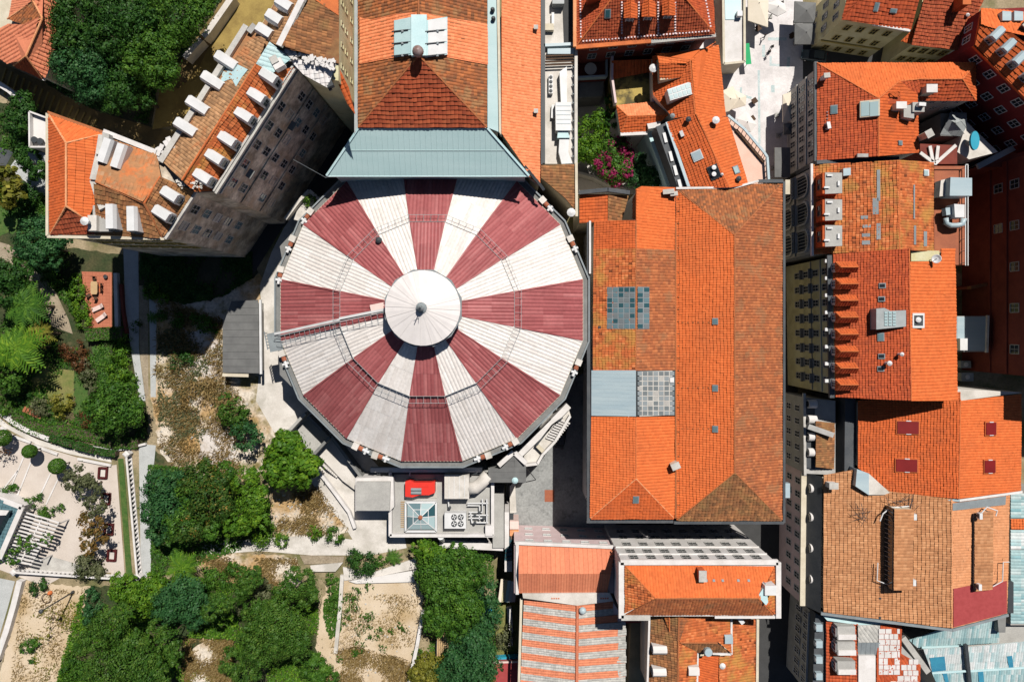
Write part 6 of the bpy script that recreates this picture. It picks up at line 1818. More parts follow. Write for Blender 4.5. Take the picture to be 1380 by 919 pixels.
def house_dormers():
 ze, zr = 17.5, 20.4
 t = thing('dormer_house', 'red orange house with eight small hipped dormers along its western eave', 'house', P(1200, 440, 0))
 L = slope(t, [(1122, 342, ze), (1225, 335, zr), (1228, 540, zr), (1126, 535, ze)], 'tile_red', .62, .42, .10, .06)
 Rr = slope(t, [(1226, 353, zr), (1268, 352, 18.6), (1268, 335, 18.6), (1287, 335, 17.8), (1290, 540, 17.8), (1228, 540, zr)], 'tile_new', .5, .42, .06, .04)
 ridge(t, (1225, 335, zr), (1228, 540, zr), 'ridge_orange', .15)
 w = walls(t, [(1119, 343), (1287, 336), (1290, 539), (1122, 535)], ze, 0, 'plaster_yellow', .35)
 MB().prism(xy([(1228, 338), (1266, 338), (1266, 352), (1228, 352)], 18.6), 15, 18.6).build('light_well', 'plaster_yellow', t)
 for yc in (360, 382.5, 405, 427.5, 450.5, 473.5, 496, 518.5): hip_dormer(t, 1126, 1157, yc - 7, yc + 7, 19.0)
 a, b = w[0], w[3]
 facade(t, a, b, (15.0, 11.6, 8.2, 4.8), 8, 1.0, 1.9, .8, frame='stone', nv=2, nh=2)
 nr = out_normal(a, b); dd = (Vector(b) - Vector(a)); LL = dd.length; dd.normalize()
 for z in (10.5, 7.1):
  for i in range(8):
   c = Vector(a) + dd * (.8 + (LL - 1.6) * (i + .5) / 8)
   m = MB(); q = c + nr * .4; m.box((*q, z), (.7, 1.5, .12), math.atan2(nr.y, nr.x)); bl = m.build('balcony', 'stone', t)
   m = MB(); q0, q1 = c + nr * .72 - dd * .75, c + nr * .72 + dd * .75
   m.bar((*q0, z + .9), (*q1, z + .9), .08); m.bar((*q0, z + .5), (*q1, z + .5), .05)
   m.bar((*q0, z), (*q0, z + .9), .06); m.bar((*q1, z), (*q1, z + .9), .06); m.build('railing', 'dark_metal', bl)
 for z in (13.4, 10.0): band(t, a, b, z, 'plaster_cream', .22, .18, trim=.1)
 m = MB(); m.bar(P(1117, 344, ze - .1), P(1120.5, 536, ze - .1), .7, .5); m.build('cornice', 'slate', t)
 for i in range(8):
  m = MB(); m.box(P(1113.5, 352 + i * 23, ze - .2), (.5, .5, .4)); m.build('hopper', 'white_metal', t)
 for px, py in ((1189, 385), (1188, 403), (1188, 480), (1187, 497)): skylight(t, L, px, py, .55, .7, 'glass_dark')
 skylight(t, L, 1187, 454, 1.0, .7, 'glass_sky')
 z = 20.7
 m = MB(); m.prism(xy([(1181, 416), (1192, 415), (1200, 419), (1221, 418), (1221, 440), (1181, 444)], z), 18, z); mo = m.build('roof_monitor', 'grey_metal', t)
 for i in range(3):
  for j in range(5):
   m = MB(); m.box(P(1194 + i * 5.6, 421.5 + j * 4, z + .06), (.46, .34, .06)); m.build('pane', 'glass_pale', mo)
 flue(t, L.at(1210, 477), .16, 1.2); flue(t, L.at(1193, 489), .2, 1.3);
 z = 20.4
 m = MB(); m.prism(xy([(1230, 422), (1246, 422), (1246, 442), (1230, 442)], z), 18.5, z); ho = m.build('plant_hatch', 'white_metal', t)
 m = MB(); m.prism(xy([(1232, 425), (1244, 425), (1244, 439), (1232, 439)], z + .02), z - .1, z + .02); m.build('grille', 'dark_metal', ho)
 m = MB(); m.lathe(P(1237, 431, z + .1), [(.4, 0), (.4, .2), (.15, .3)], 14); m.build('fan', 'white_metal', ho)
 p = P(1262, 349, 20.2)
 d = thing('satellite_dish', 'white satellite dish at the top corner of the dormer house', 'satellite dish', (p.x, p.y, 18.6))
 m = MB(); m.bar((p.x, p.y, 18.5), p, .09); m.build('mast', 'dark_metal', d)
 m = MB(); m.lathe((0, 0, 0), [(.05, -.14), (.35, -.1), (.62, .05), (.65, .06), (.6, .09), (.3, -.04)], 18)
 m.build('reflector', 'white_metal', d, basis=Matrix.Translation(p) @ Matrix.Rotation(math.radians(-35), 4, 'Y'))
 m = MB(); m.bar(p, p + Vector((-.35, 0, .6)), .05); m.build('arm', 'dark_metal', d)
house_dormers()

def house_big():
 ze, zr = 13.0, 15.8
 t = thing('shuttered_house', 'large orange roofed house with four dark red roof shutters', 'house', P(1270, 600, 0))
 L = slope(t, [(1156, 540, ze), (1294, 528, zr), (1292, 672, zr), (1200, 663, 13.9), (1156, 630, ze)], 'tile_orange', .58, .45, .11, .04)
 Rr = slope(t, [(1294, 540, zr), (1376, 531, 13.8), (1376, 661, 13.8), (1292, 672, zr)], 'tile_new', .42, .42, .05, .03)
 ridge(t, (1294, 538, zr), (1292, 672, zr), 'ridge_orange', .15)
 walls(t, [(1156, 540), (1376, 531), (1376, 661), (1292, 670), (1200, 661), (1156, 630)], ze, 0, 'plaster_cream', .3)
 for pl, px, py, w_, l_ in ((L, 1223.5, 576, 1.9, 3.0), (L, 1221.5, 627, 1.9, 3.0), (Rr, 1335, 577.5, 1.9, 1.8), (Rr, 1333.5, 628.5, 1.9, 1.9)):
  o = slab_on(t, pl, px, py, w_ + .25, l_ + .3, .2, 'ridge_orange', 'roof_shutter', lift=.08)
  s = slab_on(t, pl, px, py, w_, l_, .28, 'shutter_red', 'leaf', parent=o, lift=.1)
  for k in (-1, 1): slab_on(t, pl, px + 1, py + k * (w_ / 2 + .02) * 8.9, .16, .7, .16, 'white_metal', 'hinge', parent=o, lift=.2)
 m = MB(); m.bar(P(1292, 674, zr - .3), P(1377, 662.5, 13.7), .35, .3); m.build('verge', 'plaster_white', t)
 m = MB(); m.bar(P(1200, 664.5, 13.7), P(1292, 674, zr - .3), .35, .3); m.build('verge', 'zinc_blue', t)
 z = 14.6
 m = MB(); m.prism(xy([(1155, 632), (1171, 638), (1171, 667), (1153, 655)], z), 8, z); m.build('bay', 'zinc_blue', t)
 m = MB(); m.prism(xy([(1171.5, 638), (1200, 664), (1192, 667), (1171.5, 667)], z), 8, z - .15); m.build('bay', 'concrete_pale', t)
 m = MB(); m.prism(xy([(1139, 537), (1153, 537), (1152, 640), (1138, 640)], 12.2), 0, 12.2); m.build('side_gutter', 'slate', t)
 sheet('pale_roof', 'pale grey flat roof wedge between two orange houses', 'roof', [(1290, 524), (1378, 529), (1294, 540), (1270, 541)], 14.0, 'concrete_pale', 14)
house_big()

def house_tan():
 ze, zr = 13.0, 15.4
 t = thing('tan_house', 'wide tan ribbed roof with two long clerestory boxes', 'house', P(1230, 750, 0))
 L = slope(t, [(1110, 640, ze), (1156, 632, 13.6), (1200, 662, 14.3), (1283, 672, zr), (1283, 846, zr), (1109, 824, ze)], 'tile_tan', .62, .6, .10, .03)
 Rr = slope(t, [(1283, 674, zr), (1361, 664, 14.0), (1357, 826, 14.0), (1283, 846, zr)], 'tile_tan_plain', .42, .42, .03, .02)
 ridge(t, (1283, 674, zr), (1283, 846, zr), 'ridge_pale', .14)
 walls(t, [(1110, 644), (1283, 670), (1361, 664), (1357, 826), (1283, 845), (1109, 824)], ze, 0, 'plaster_cream', .25)
 obj('painted_area', [Rr.at(*p, .15) for p in ((1285, 793), (1305, 789), (1330, 790), (1357, 782), (1357, 826), (1285, 845))], [(0, 1, 2, 3, 4, 5)], 'red_felt', t)
 obj('felt_patch', [Rr.at(*p, .15) for p in ((1284, 678), (1356, 668), (1355, 680), (1284, 688))], [(0, 1, 2, 3)], 'lead', t)
 z = 16.6
 m = MB(); m.prism(xy([(1206, 687), (1231, 687), (1229, 794), (1205, 794)], z), 14.0, z - .2); cl = m.build('clerestory', 'plaster_cream', t)
 m = MB(); m.prism(xy([(1203.5, 685.5), (1206, 685.5), (1205, 795), (1202.5, 795)], z - .1), 13.6, z - .15); m.build('glazing', 'glass_dark', cl)
 for i in range(17):
  q = P(1201.5, 690 + i * 6.3, z - .2); m = MB(); m.bar(q + Vector((-.15, 0, -1.6)), q + Vector((.25, 0, 0)), .07); m.build('louvre_post', 'lead', cl)
 m = MB(); m.prism(xy([(1314, 692), (1338, 690), (1337, 793), (1314, 796)], 15.35), 13.5, 15.3); c2 = m.build('clerestory', 'plaster_cream', t)
 for pts_, par in (([(1205, 686, z + .02), (1231.5, 686, z - .1), (1229.5, 795, z - .1), (1204, 795, z + .02)], cl), ([(1313, 691, 15.45), (1338.5, 689, 15.35), (1337.5, 794, 15.35), (1313, 797, 15.45)], c2)): slope(par, pts_, 'tile_tan', .5, .5, .04, .04, name='clerestory_tiles')
 for px, py, zz in ((1230, 695, 15.0), (1229, 783, 15.0), (1318, 694, 15.8), (1317, 789, 15.8)): ac_unit(t, P(px, py, zz), 0, .9)
 rail = [(1186, 702), (1190, 692), (1200, 684), (1225, 682)]
 m = MB(); m.tube([P(*p, 15.2) for p in rail], .1, 6); m.build('pipe', 'white_metal', t)
 m = MB(); m.tube([P(*p, 14.9) for p in ((1183, 758), (1182, 782), (1198, 788))], .09, 6); m.build('pipe', 'white_metal', t)
 m = MB(); m.tube([P(*p, 15.6) for p in ((1322, 692), (1330, 683), (1344, 688), (1342, 695))], .1, 6); m.build('pipe', 'white_metal', t)
 m = MB(); m.tube([P(*p, 15.2) for p in ((1360, 757), (1352, 757), (1351, 783), (1338, 790))], .08, 6); m.build('pipe', 'white_metal', t)
 rr = random.Random(5)
 m = MB()
 for i in range(14):
  x, y = rr.uniform(1195, 1232), rr.uniform(674, 690); a = rr.uniform(0, 3.1); q = P(x, y, 15.3); e = Vector((math.cos(a), math.sin(a), rr.uniform(-.1, .2))) * rr.uniform(.5, 1.6)
  m.bar(q - e, q + e, .05)
 m.build('fallen_aerial', 'dark_metal', t)
 m = MB()
 for i in range(10):
  x, y = rr.uniform(1157, 1172), rr.uniform(684, 700); a = rr.uniform(0, 3.1); q = P(x, y, 14.6); e = Vector((math.cos(a), math.sin(a), 0)) * rr.uniform(.5, 1.5)
  m.bar(q - e, q + e, .045)
 m.build('fallen_aerial', 'dark_metal', t)
 for py in (791, 806, 832): slab_on(t, L, 1186, py, .3, .3, .1, 'dark_metal', 'vent_tile')
 m = MB(); m.bar(P(1106, 826, ze), P(1283, 848.5, zr - .2), .4, .4); m.bar(P(1283, 848.5, zr - .2), P(1358, 828, 13.9), .4, .4); m.build('verge', 'lead', t)
 # mansard front with round dormer windows, facing the street
 m = MB(); a0, a1 = P(1108, 642, 13), P(1106, 826, 13); b0, b1 = a0 + Vector((-1.3, 0, -3)), a1 + Vector((-1.3, 0, -3))
 m.add([a0, a1, b1, b0], [(0, 1, 2, 3)]); mn = m.build('mansard', 'slate', t)
 for py in (660, 699, 741, 783):
  q = P(1104, py, 12); q2 = q + Vector((-.95, 0, -1.3))
  m = MB(); m.tube([q2 + Vector((1.2, 0, .15)), q2 + Vector((-.1, 0, .15))], .72, 14); dm = m.build('round_dormer', 'plaster_white', mn)
  m = MB(); m.tube([q2 + Vector((-.1, 0, .15)), q2 + Vector((-.16, 0, .15))], .5, 14); m.build('pane', 'glass_dark', dm)
 m = MB(); m.bar(b0 + Vector((-.3, 0, 0)), b1 + Vector((-.3, 0, 0)), .9, .4); m.build('cornice', 'plaster_cream', t)
 m = MB(); m.prism([b0 + Vector((-.2, 0, 0)), b1 + Vector((-.2, 0, 0)), b1 + Vector((1.2, 0, 0)), b0 + Vector((1.2, 0, 0))], 0, 9.8); m.build('front_wall', 'plaster_pink', t)
 facade(t, b0 + Vector((-.2, 0, 0)), b1 + Vector((-.2, 0, 0)), (7.6, 4.2), 9, 1.0, 1.8, .7, frame='plaster_white')
 for i, py in enumerate((655, 760, 800)):
  q = P(1084, py, 4); m = MB(); m.box(q + Vector((-.6, 0, 0)), (1.3, 2.2, .12), 0); m.build('awning', 'shutter_red', t)
 chimney(t, P(1118, 652, 13.3), 1.2, .8, 1.3, 'plaster_white')
house_tan()

def house_round_windows():
 t = thing('mansard_house', 'narrow brown tiled house with round white dormers beside the street', 'house', P(1100, 600, 0))
 z = 11.5
 slope(t, [(1099, 567, z + 1), (1124, 570, z), (1124, 632, z), (1099, 629, z + 1)], 'tile_mossy', .5, .5, .1)
 MB().prism(xy([(1086, 536), (1126, 540), (1126, 640), (1086, 638)], z - .3), 0, z - .35).build('wall', 'plaster_grey', t)
 m = MB(); m.prism(xy([(1085, 540), (1098, 542), (1098, 632), (1086, 630)], z), z - .4, z); mn = m.build('mansard', 'slate', t)
 for py in (544, 565, 588, 609):
  q = P(1092, py, z + .1); m = MB(); m.tube([q + Vector((.8, 0, .2)), q + Vector((-.5, 0, .2))], .68, 14); dm = m.build('round_dormer', 'plaster_white', mn)
  m = MB(); m.tube([q + Vector((-.5, 0, .2)), q + Vector((-.56, 0, .2))], .48, 14); m.build('pane', 'glass_dark', dm)
 m = MB(); m.bar(P(1088, 574, z + 1.6), P(1122, 586, z + 1.2), .8, .7); m.build('fire_wall', 'plaster_grey', t)
 m = MB(); m.bar(P(1083.5, 530, z - .1), P(1084.5, 640, z - .1), .4, .4); m.build('cornice', 'stone', t)
 a, b = P(1087, 540, z), P(1087, 638, z); facade(t, a, b, (8, 4.6), 5, 1, 1.7, .5, frame='plaster_white')
house_round_windows()

# low roofs, bottom right corner
def corner_roofs():
 t = thing('white_tile_house', 'house with white painted tile roofs and four dormers at the bottom', 'house', P(1180, 880, 0))
 z = 11.5
 q1 = slope(t, [(1187, 842, 12.6), (1215, 842, 12.4), (1214, 895, 12.0), (1181, 925, 11.8), (1181, 880, 12.2)], 'tile_red', .5, .5, .05)
 q2 = slope(t, [(1181, 925, 11.8), (1214, 880, 12.0), (1240, 895, 11.6), (1240, 930, 11.4), (1190, 940, 11.4)], 'tile_red', .5, .5, .05)
 rr = random.Random(8)
 for pl, x0, x1, y0, y1, rot in ((q1, 1184, 1213, 847, 908, 0), (q2, 1200, 1238, 888, 925, .5)):
  yy = y0
  while yy < y1:
   hh = rr.uniform(6, 9.5); xx = x0
   while xx < x1 - 3:
    ww = rr.uniform(6, 9.5)
    if rr.random() < .92 and not (pl is q2 and xx - 1200 < (915 - yy) * .6):
     x1_ = min(xx + ww, x1)
     q = [pl.at(a_, b_, .14) for a_, b_ in ((xx + .4, yy + .4), (x1_ - .4, yy + .4), (x1_ - .4, yy + hh - .4), (xx + .4, yy + hh - .4))]
     obj('whitewashed_tile', q + [k_ - pl.n * .1 for k_ in q], [(0, 1, 2, 3), (0, 4, 5, 1), (1, 5, 6, 2), (2, 6, 7, 3), (3, 7, 4, 0)], 'plaster_white', t)
    xx += ww
   yy += hh
 pl = slope(t, [(1113, 836, z), (1156, 840, z + .7), (1156, 930, z + .7), (1113, 930, z)], 'tile_red', .5, .5, .08)
 slope(t, [(1156, 842, 12.6), (1187, 842, 12.4), (1187, 865, 12.2), (1156, 865, 12.4)], 'tile_grey', .5, .6, .05)
 ribbed(t, [(1156, 865.5, 12.5), (1186, 865.5, 12.5), (1186, 882, 12.2), (1156, 882, 12.2)], 'lead', .8, .05)
 m = MB(); m.prism(xy([(1157, 883), (1180, 883), (1180, 930), (1157, 930)], 12.6), 0, 12.6); m.build('flat_roof', 'plaster_white', t)
 for y0 in (844, 865, 891):
  m = MB(); m.prism(xy([(1129, y0), (1153, y0), (1153, y0 + 18), (1129, y0 + 18)], 13.4), 11, 13.3); d = m.build('dormer', 'concrete', t)
  m = MB(); m.prism(xy([(1130, y0 + 11), (1154, y0 + 11), (1154, y0 + 18), (1130, y0 + 18)], 13.45), 13.3, 13.42); m.build('white_edge', 'plaster_white', d)
  q = P(1128.5, y0 + 9, 13.4); window(d, (q.x, q.y, 12.4), (-1, 0), 1.2, 1.2)
 MB().prism(inset_poly(xy([(1112, 838), (1190, 840), (1240, 895), (1240, 930), (1112, 930)], 11.3), .2), 0, 11.2).build('wall', 'plaster_grey', t)
 m = MB(); m.prism(xy([(1099, 826), (1114, 834), (1114, 930), (1095, 930)], 11.0), 9, 11.0); mn = m.build('mansard', 'slate', t)
 for py in (844, 866, 887, 909):
  q = P(1104, py, 11.2); m = MB(); m.box(q + Vector((-.2, 0, .1)), (1.0, 1.1, .9)); d = m.build('dormer', 'zinc_blue', mn)
  m = MB(); m.tube([q + Vector((-.7, 0, .1)), q + Vector((-.76, 0, .1))], .42, 12); m.build('pane', 'white_metal', d)
 MB().prism(xy([(1096, 826), (1112, 834), (1112, 935), (1090, 935)], 9.2), 0, 8.9).build('front_wall', 'plaster_grey', t)
 a, b = P(1094, 826, 9.2), P(1089.5, 935, 9.2)
 facade(t, a, b, (7.2, 4.2), 7, .9, 1.7, .3, frame='plaster_white'); band(t, a, b, 8.9, 'stone', .3, .5)
 sheet('valley_roof', 'pale grey felt valley roof under the tan house verge', 'roof', [(1108, 828), (1160, 836), (1215, 838), (1210, 846), (1160, 842), (1115, 836)], 12.3, 'teal_pale', 1)
 t = thing('corrugated_shed', 'wide teal corrugated shed roof below the tan house', 'shed', P(1280, 870, 0))
 z = 9
 ribbed(t, [(1225, 862, z + .6), (1262, 850, z + 1), (1345, 832, z + 1), (1347, 866, z + .3), (1236, 872, z + .3)], 'sheet_teal', .4, .08, axis=(0, -1), prof=PROF_WAVE, sheets=1.7)
 A = ribbed(t, [(1244, 874, z + .9), (1300, 871, z + .9), (1305, 902, z), (1256, 906, z)], 'sheet_pale', .4, .08, axis=(0, -1), prof=PROF_WAVE, sheets=1.7)
 B = ribbed(t, [(1300, 872, z + 1.2), (1400, 862, z + 1.2), (1400, 898, z + .4), (1305, 904, z + .4)], 'sheet_pale', .4, .08, axis=(0, -1), prof=PROF_WAVE, sheets=1.7)
 C = ribbed(t, [(1256, 907, z), (1305, 904, z), (1307, 960, z - .8), (1280, 960, z - .8)], 'sheet_teal', .4, .08, axis=(0, -1), prof=PROF_WAVE, sheets=1.7)
 Dd = ribbed(t, [(1306, 905, z + .4), (1400, 899, z + .4), (1400, 960, z - .6), (1308, 960, z - .6)], 'sheet_teal', .4, .08, axis=(0, -1), prof=PROF_WAVE, sheets=1.7)
 for pl, q in ((A, [(1253, 886), (1273, 884), (1275, 903), (1256, 905)]), (B, [(1357, 884), (1364, 883), (1366, 899), (1360, 900)]), (C, [(1270, 907), (1276, 906), (1280, 925), (1276, 925)]), (Dd, [(1318, 905), (1325, 904), (1327, 925), (1320, 925)])):
  obj('blue_sheet', [pl.at(*p, .13) for p in q], [(0, 1, 2, 3)], 'blue_panel', t)
 for a, b in (((1242, 872), (1300, 870)), ((1256, 906.5), (1306, 903.5)), ((1306, 904), (1400, 898))):
  m = MB(); m.bar(P(*a, z + .6), P(*b, z + .6), .3, .15); m.build('ridge_cap', 'teal_pale', t)
 m = MB(); m.bar(P(1301, 868, z + 1.5), P(1307, 925, z + .2), .5, .5); m.build('fire_wall', 'dark_metal', t)
 MB().prism(xy([(1230, 862), (1347, 838), (1400, 845), (1400, 960), (1285, 960)], z - .9), 0, z - 1.0).build('wall', 'concrete', t)
 m = MB(); m.bar(P(1216, 858, 9.6), P(1250, 905, 9.6), .9, .6); m.build('parapet', 'concrete', t)
 t = thing('edge_roofs', 'teal and white sheet roofs stepping down at the right frame edge', 'shed', P(1375, 740, 0))
 z = 10
 for y0, y1, mt in ((665, 698, 'sheet_teal'), (699, 713, 'tile_new'), (714, 740, 'sheet_pale'), (741, 800, 'sheet_teal'), (800, 840, 'sheet_teal')):
  if mt == 'tile_new': slope(t, [(1362, y0, z), (1400, y0, z + .3), (1400, y1, z + .3), (1362, y1, z)], mt, .45, .45, .06)
  else: ribbed(t, [(1362, y0, z), (1420, y0, z + .3), (1420, y1, z + .3), (1362, y1, z)], mt, .5, .06, axis=(1, 0), prof=PROF_WAVE, sheets=1.7)
 MB().prism(xy([(1362, 664), (1420, 664), (1420, 842), (1362, 842)], z - .2), 0, z - .2).build('wall', 'concrete', t)
 m = MB(); m.prism(xy([(1358, 784), (1366, 784), (1366, 826), (1358, 826)], 12), 5, 12); m.build('chimney_stack', 'dark_metal', t)
 m = MB(); m.prism(xy([(1344, 828), (1356, 826), (1355, 852), (1346, 852)], 11), 5, 11); m.build('chimney_stack', 'concrete_dark', t)
corner_roofs()

# ================================================================== NORTH-EAST CORNER
def yellow_houses():
 ze = 17.0
 t = thing('yellow_house', 'yellow washed house with a red tile roof behind the plaza', 'house', P(1180, 10, 0))
 A = slope(t, [(1134, 27, ze), (1228, 41, ze), (1246, -30, 19.6), (1185, -30, 19.6)], 'tile_red', .55, .55, .08, .07)
 slope(t, [(1134, 27, ze), (1185, -30, 19.6), (1150, -30, ze)], 'tile_red', .55, .55, .08, .05)
 w = walls(t, [(1134, 27), (1228, 41), (1250, -40), (1140, -40)], ze, 0, 'plaster_yellow', .4)
 facade(t, w[0], w[1], (14.2, 10.6, 6.8), 4, .9, 1.5, .8, frame='plaster_gold'); band(t, w[0], w[1], 9.0, 'plaster_gold', .35, .2, trim=.1)
 m = MB(); m.bar(P(1176, 33, ze - .1), P(1226, 42, ze - .1), .35, .3); m.build('eaves_gutter', 'plaster_white', t)
 facade(t, w[0], w[3], (14, 10, 6), 3, .9, 1.6, .6, frame='plaster_grey')
 skylight(t, A, 1181, 10, .5, 1.0); skylight(t, A, 1204, 15, .8, .4)
 t = thing('dark_tile_house', 'deep red tiled house with a tall chimney beside the yellow one', 'house', P(1275, 30, 0))
 B = slope(t, [(1228, 61, 15.5), (1295, 69, 15.5), (1330, -10, 17.6), (1250, -20, 17.6)], 'tile_deep', .55, .5, .09, .06)
 w = walls(t, [(1228, 61), (1295, 69), (1330, -20), (1245, -25)], 15.4, 0, 'plaster_yellow', .4)
 facade(t, w[0], w[1], (13.2, 9.8), 4, 1.0, 1.6, .4, frame='plaster_gold')
 slope(t, [(1214, 56, 14.5), (1230, 40, 15.2), (1238, 20, 15.4), (1228, 60, 14.6)], 'tile_orange', .5, .5, .08)
 chimney(t, B.at(1288, 9), 1.0, 1.6, 2.4, 'tile_orange', 0, 'ridge_orange')
 flue(t, B.at(1302, 22), .15, .5)
yellow_houses()

def red_house():
 ze, zr = 20.0, 22.6
 t = thing('crimson_house', 'crimson house with white framed windows and four slate dormers', 'house', P(1370, 60, 0))
 e0, e1 = (1313, 61), (1440, 188)
 A = slope(t, [(1313, 61, ze), (1440, 188, ze), (1490, 140, zr), (1363, 44, zr), (1320, 36, 21.4)], 'tile_orange', .62, .6, .10, .05)
 slope(t, [(1320, 36, 21.4), (1322, 11, ze), (1400, 18, ze), (1440, 60, zr), (1363, 44, zr)], 'tile_new', .5, .5, .06, .03)
 slope(t, [(1313, 61, ze), (1322, 11, ze), (1320, 36, 21.4)], 'tile_orange', .5, .5, .08, .04)
 w = walls(t, [(1313, 60), (1440, 187), (1500, 140), (1440, 5), (1322, 10)], ze, 0, 'plaster_red', .3)
 facade(t, w[0], w[1], (17.6, 14.0, 10.4, 6.8, 3.4), 6, 1.2, 1.7, .6, frame='plaster_white', nv=2, nh=2)
 m = MB(); m.bar(P(*e0, ze - .1), P(*e1, ze - .1), .7, .4); m.build('cornice', 'tile_orange', t)
 facade(t, w[0], w[4], (17.4, 14), 2, 1.0, 1.6, .8, frame='plaster_white')
 f = Vector((-.707, -.707, 0))
 for px, py in ((1338, 50), (1353, 66), (1368, 83), (1384, 101)):
  c = A.at(px, py); barrel_dormer(t, c + f * .9 + Vector((0, 0, -.3)), f, 2.0, 1.25, 1.5, 'zinc_blue', flat=.3)
 for px in (1357, 1373):
  m = MB(); m.prism(xy([(px - 6, 15), (px + 6, 16), (px + 6, 28), (px - 6, 28)], 21.6), 20, 21.6); m.build('dormer', 'zinc_blue', t)
 chimney(t, P(1376, 40, 21), 1.5, 1.2, 1.6, 'dark_metal', .8)
red_house()

def brown_house():
 t = thing('brown_block', 'tall brown brick block with pale framed windows in shade', 'building', P(1400, 250, 0))
 z = 20
 pts = [(1320, 222), (1460, 146), (1560, 146), (1560, 260), (1331, 260)]
 # south-west facing wall seen at an angle
 w = [P(x, y, z) for x, y in ((1440, 196), (1520, 150), (1700, 150), (1700, 330), (1460, 330))]
 A0 = P(1317, 225, 10); A1 = P(1400, 182, 10)
 MB().prism([A0, A1, A1 + Vector((60, 0, 0)), A0 + Vector((60, 0, 0)), ], 0, 9.8).build('wall', 'brick_red', t)
 m = MB(); m.bar(A0, A1, .9, .4); m.build('parapet', 'zinc_blue', t)
 # main west wall further south
 X = metres(1312 - CX, 3)
 y0, y1 = P(0, 232, 3).y, P(0, 500, 3).y
 MB().prism([(X, y0), (X + 40, y0), (X + 40, y1), (X, y1)], 0, 26).build('wall', 'brick_red', t)
 a, b = Vector((X, y0)), Vector((X, y1))
 facade(t, a, b, (9.0, 12.6), 5, 1.4, 1.8, .8, frame='plaster_grey', nv=2, nh=2, skip=((0, 2), (0, 3), (0, 4)))
 facade(t, A0, A1, (7.6, 4.4), 4, 1.4, 1.8, .8, frame='plaster_cream', nv=2, nh=2)
 for z_ in (7.2, 11): band(t, a, b, z_, 'brick_red', .3, .25, trim=.1)
 t = thing('boundary_wall', 'tile topped boundary wall jutting from the brown block', 'wall', P(1340, 385, 0))
 m = MB(); m.bar(P(1306, 388, 6), P(1400, 368, 6), .5, 1.0); m.build('coping', 'tile_old', t)
 a, b = P(1306, 388, 6), P(1400, 368, 6); m = MB(); m.bar((a.x, a.y, 2.8), (b.x, b.y, 2.8), .35, 5.4); m.build('wall', 'brick_red', t)
 t = thing('rear_outbuilding', 'blue grey flat roofed outbuilding behind the dormer house', 'outbuilding', P(1310, 450, 0))
 z = 8
 MB().prism(xy([(1289, 426), (1332, 426), (1330, 474), (1288, 474)], z), 0, z).build('wall', 'concrete', t)
 m = MB(); m.prism(xy([(1290, 427), (1330, 427), (1328, 472), (1290, 472)], z + .05), z, z + .04); m.build('roof_felt', 'zinc_blue', t)
 m = MB(); m.bar(P(1331, 425, z + .2), P(1329.5, 475, z + .2), .35, .4); m.build('parapet', 'concrete_pale', t)
 m = MB(); m.prism(xy([(1294, 456), (1304, 456), (1304, 472), (1294, 472)], z + .8), z, z + .8); h = m.build('hatch', 'white_metal', t)
 for lab, px, py, s in (('upper air conditioner on the dark rear yard', 1301, 491, 1.6), ('lower air conditioner on the dark rear yard', 1303, 508, 1.9)):
  q = P(px, py, 3); tt = thing('yard_unit', lab, 'air conditioner', (q.x, q.y, 2), 'machines in the rear yard')
  m = MB(); m.box((q.x, q.y, 2.6), (s * 1.1, s * .75, 1.1)); o = m.build('casing', 'grey_metal', tt)
  m = MB(); m.lathe((q.x, q.y, 3.15), [(.4, 0), (.4, .08), (.1, .12)], 12); m.build('fan', 'white_metal', o)
  m = MB(); m.box((q.x, q.y, 1.03), (s * .9, s * .6, 2.0)); m.build('plinth', 'concrete', tt)
brown_house()
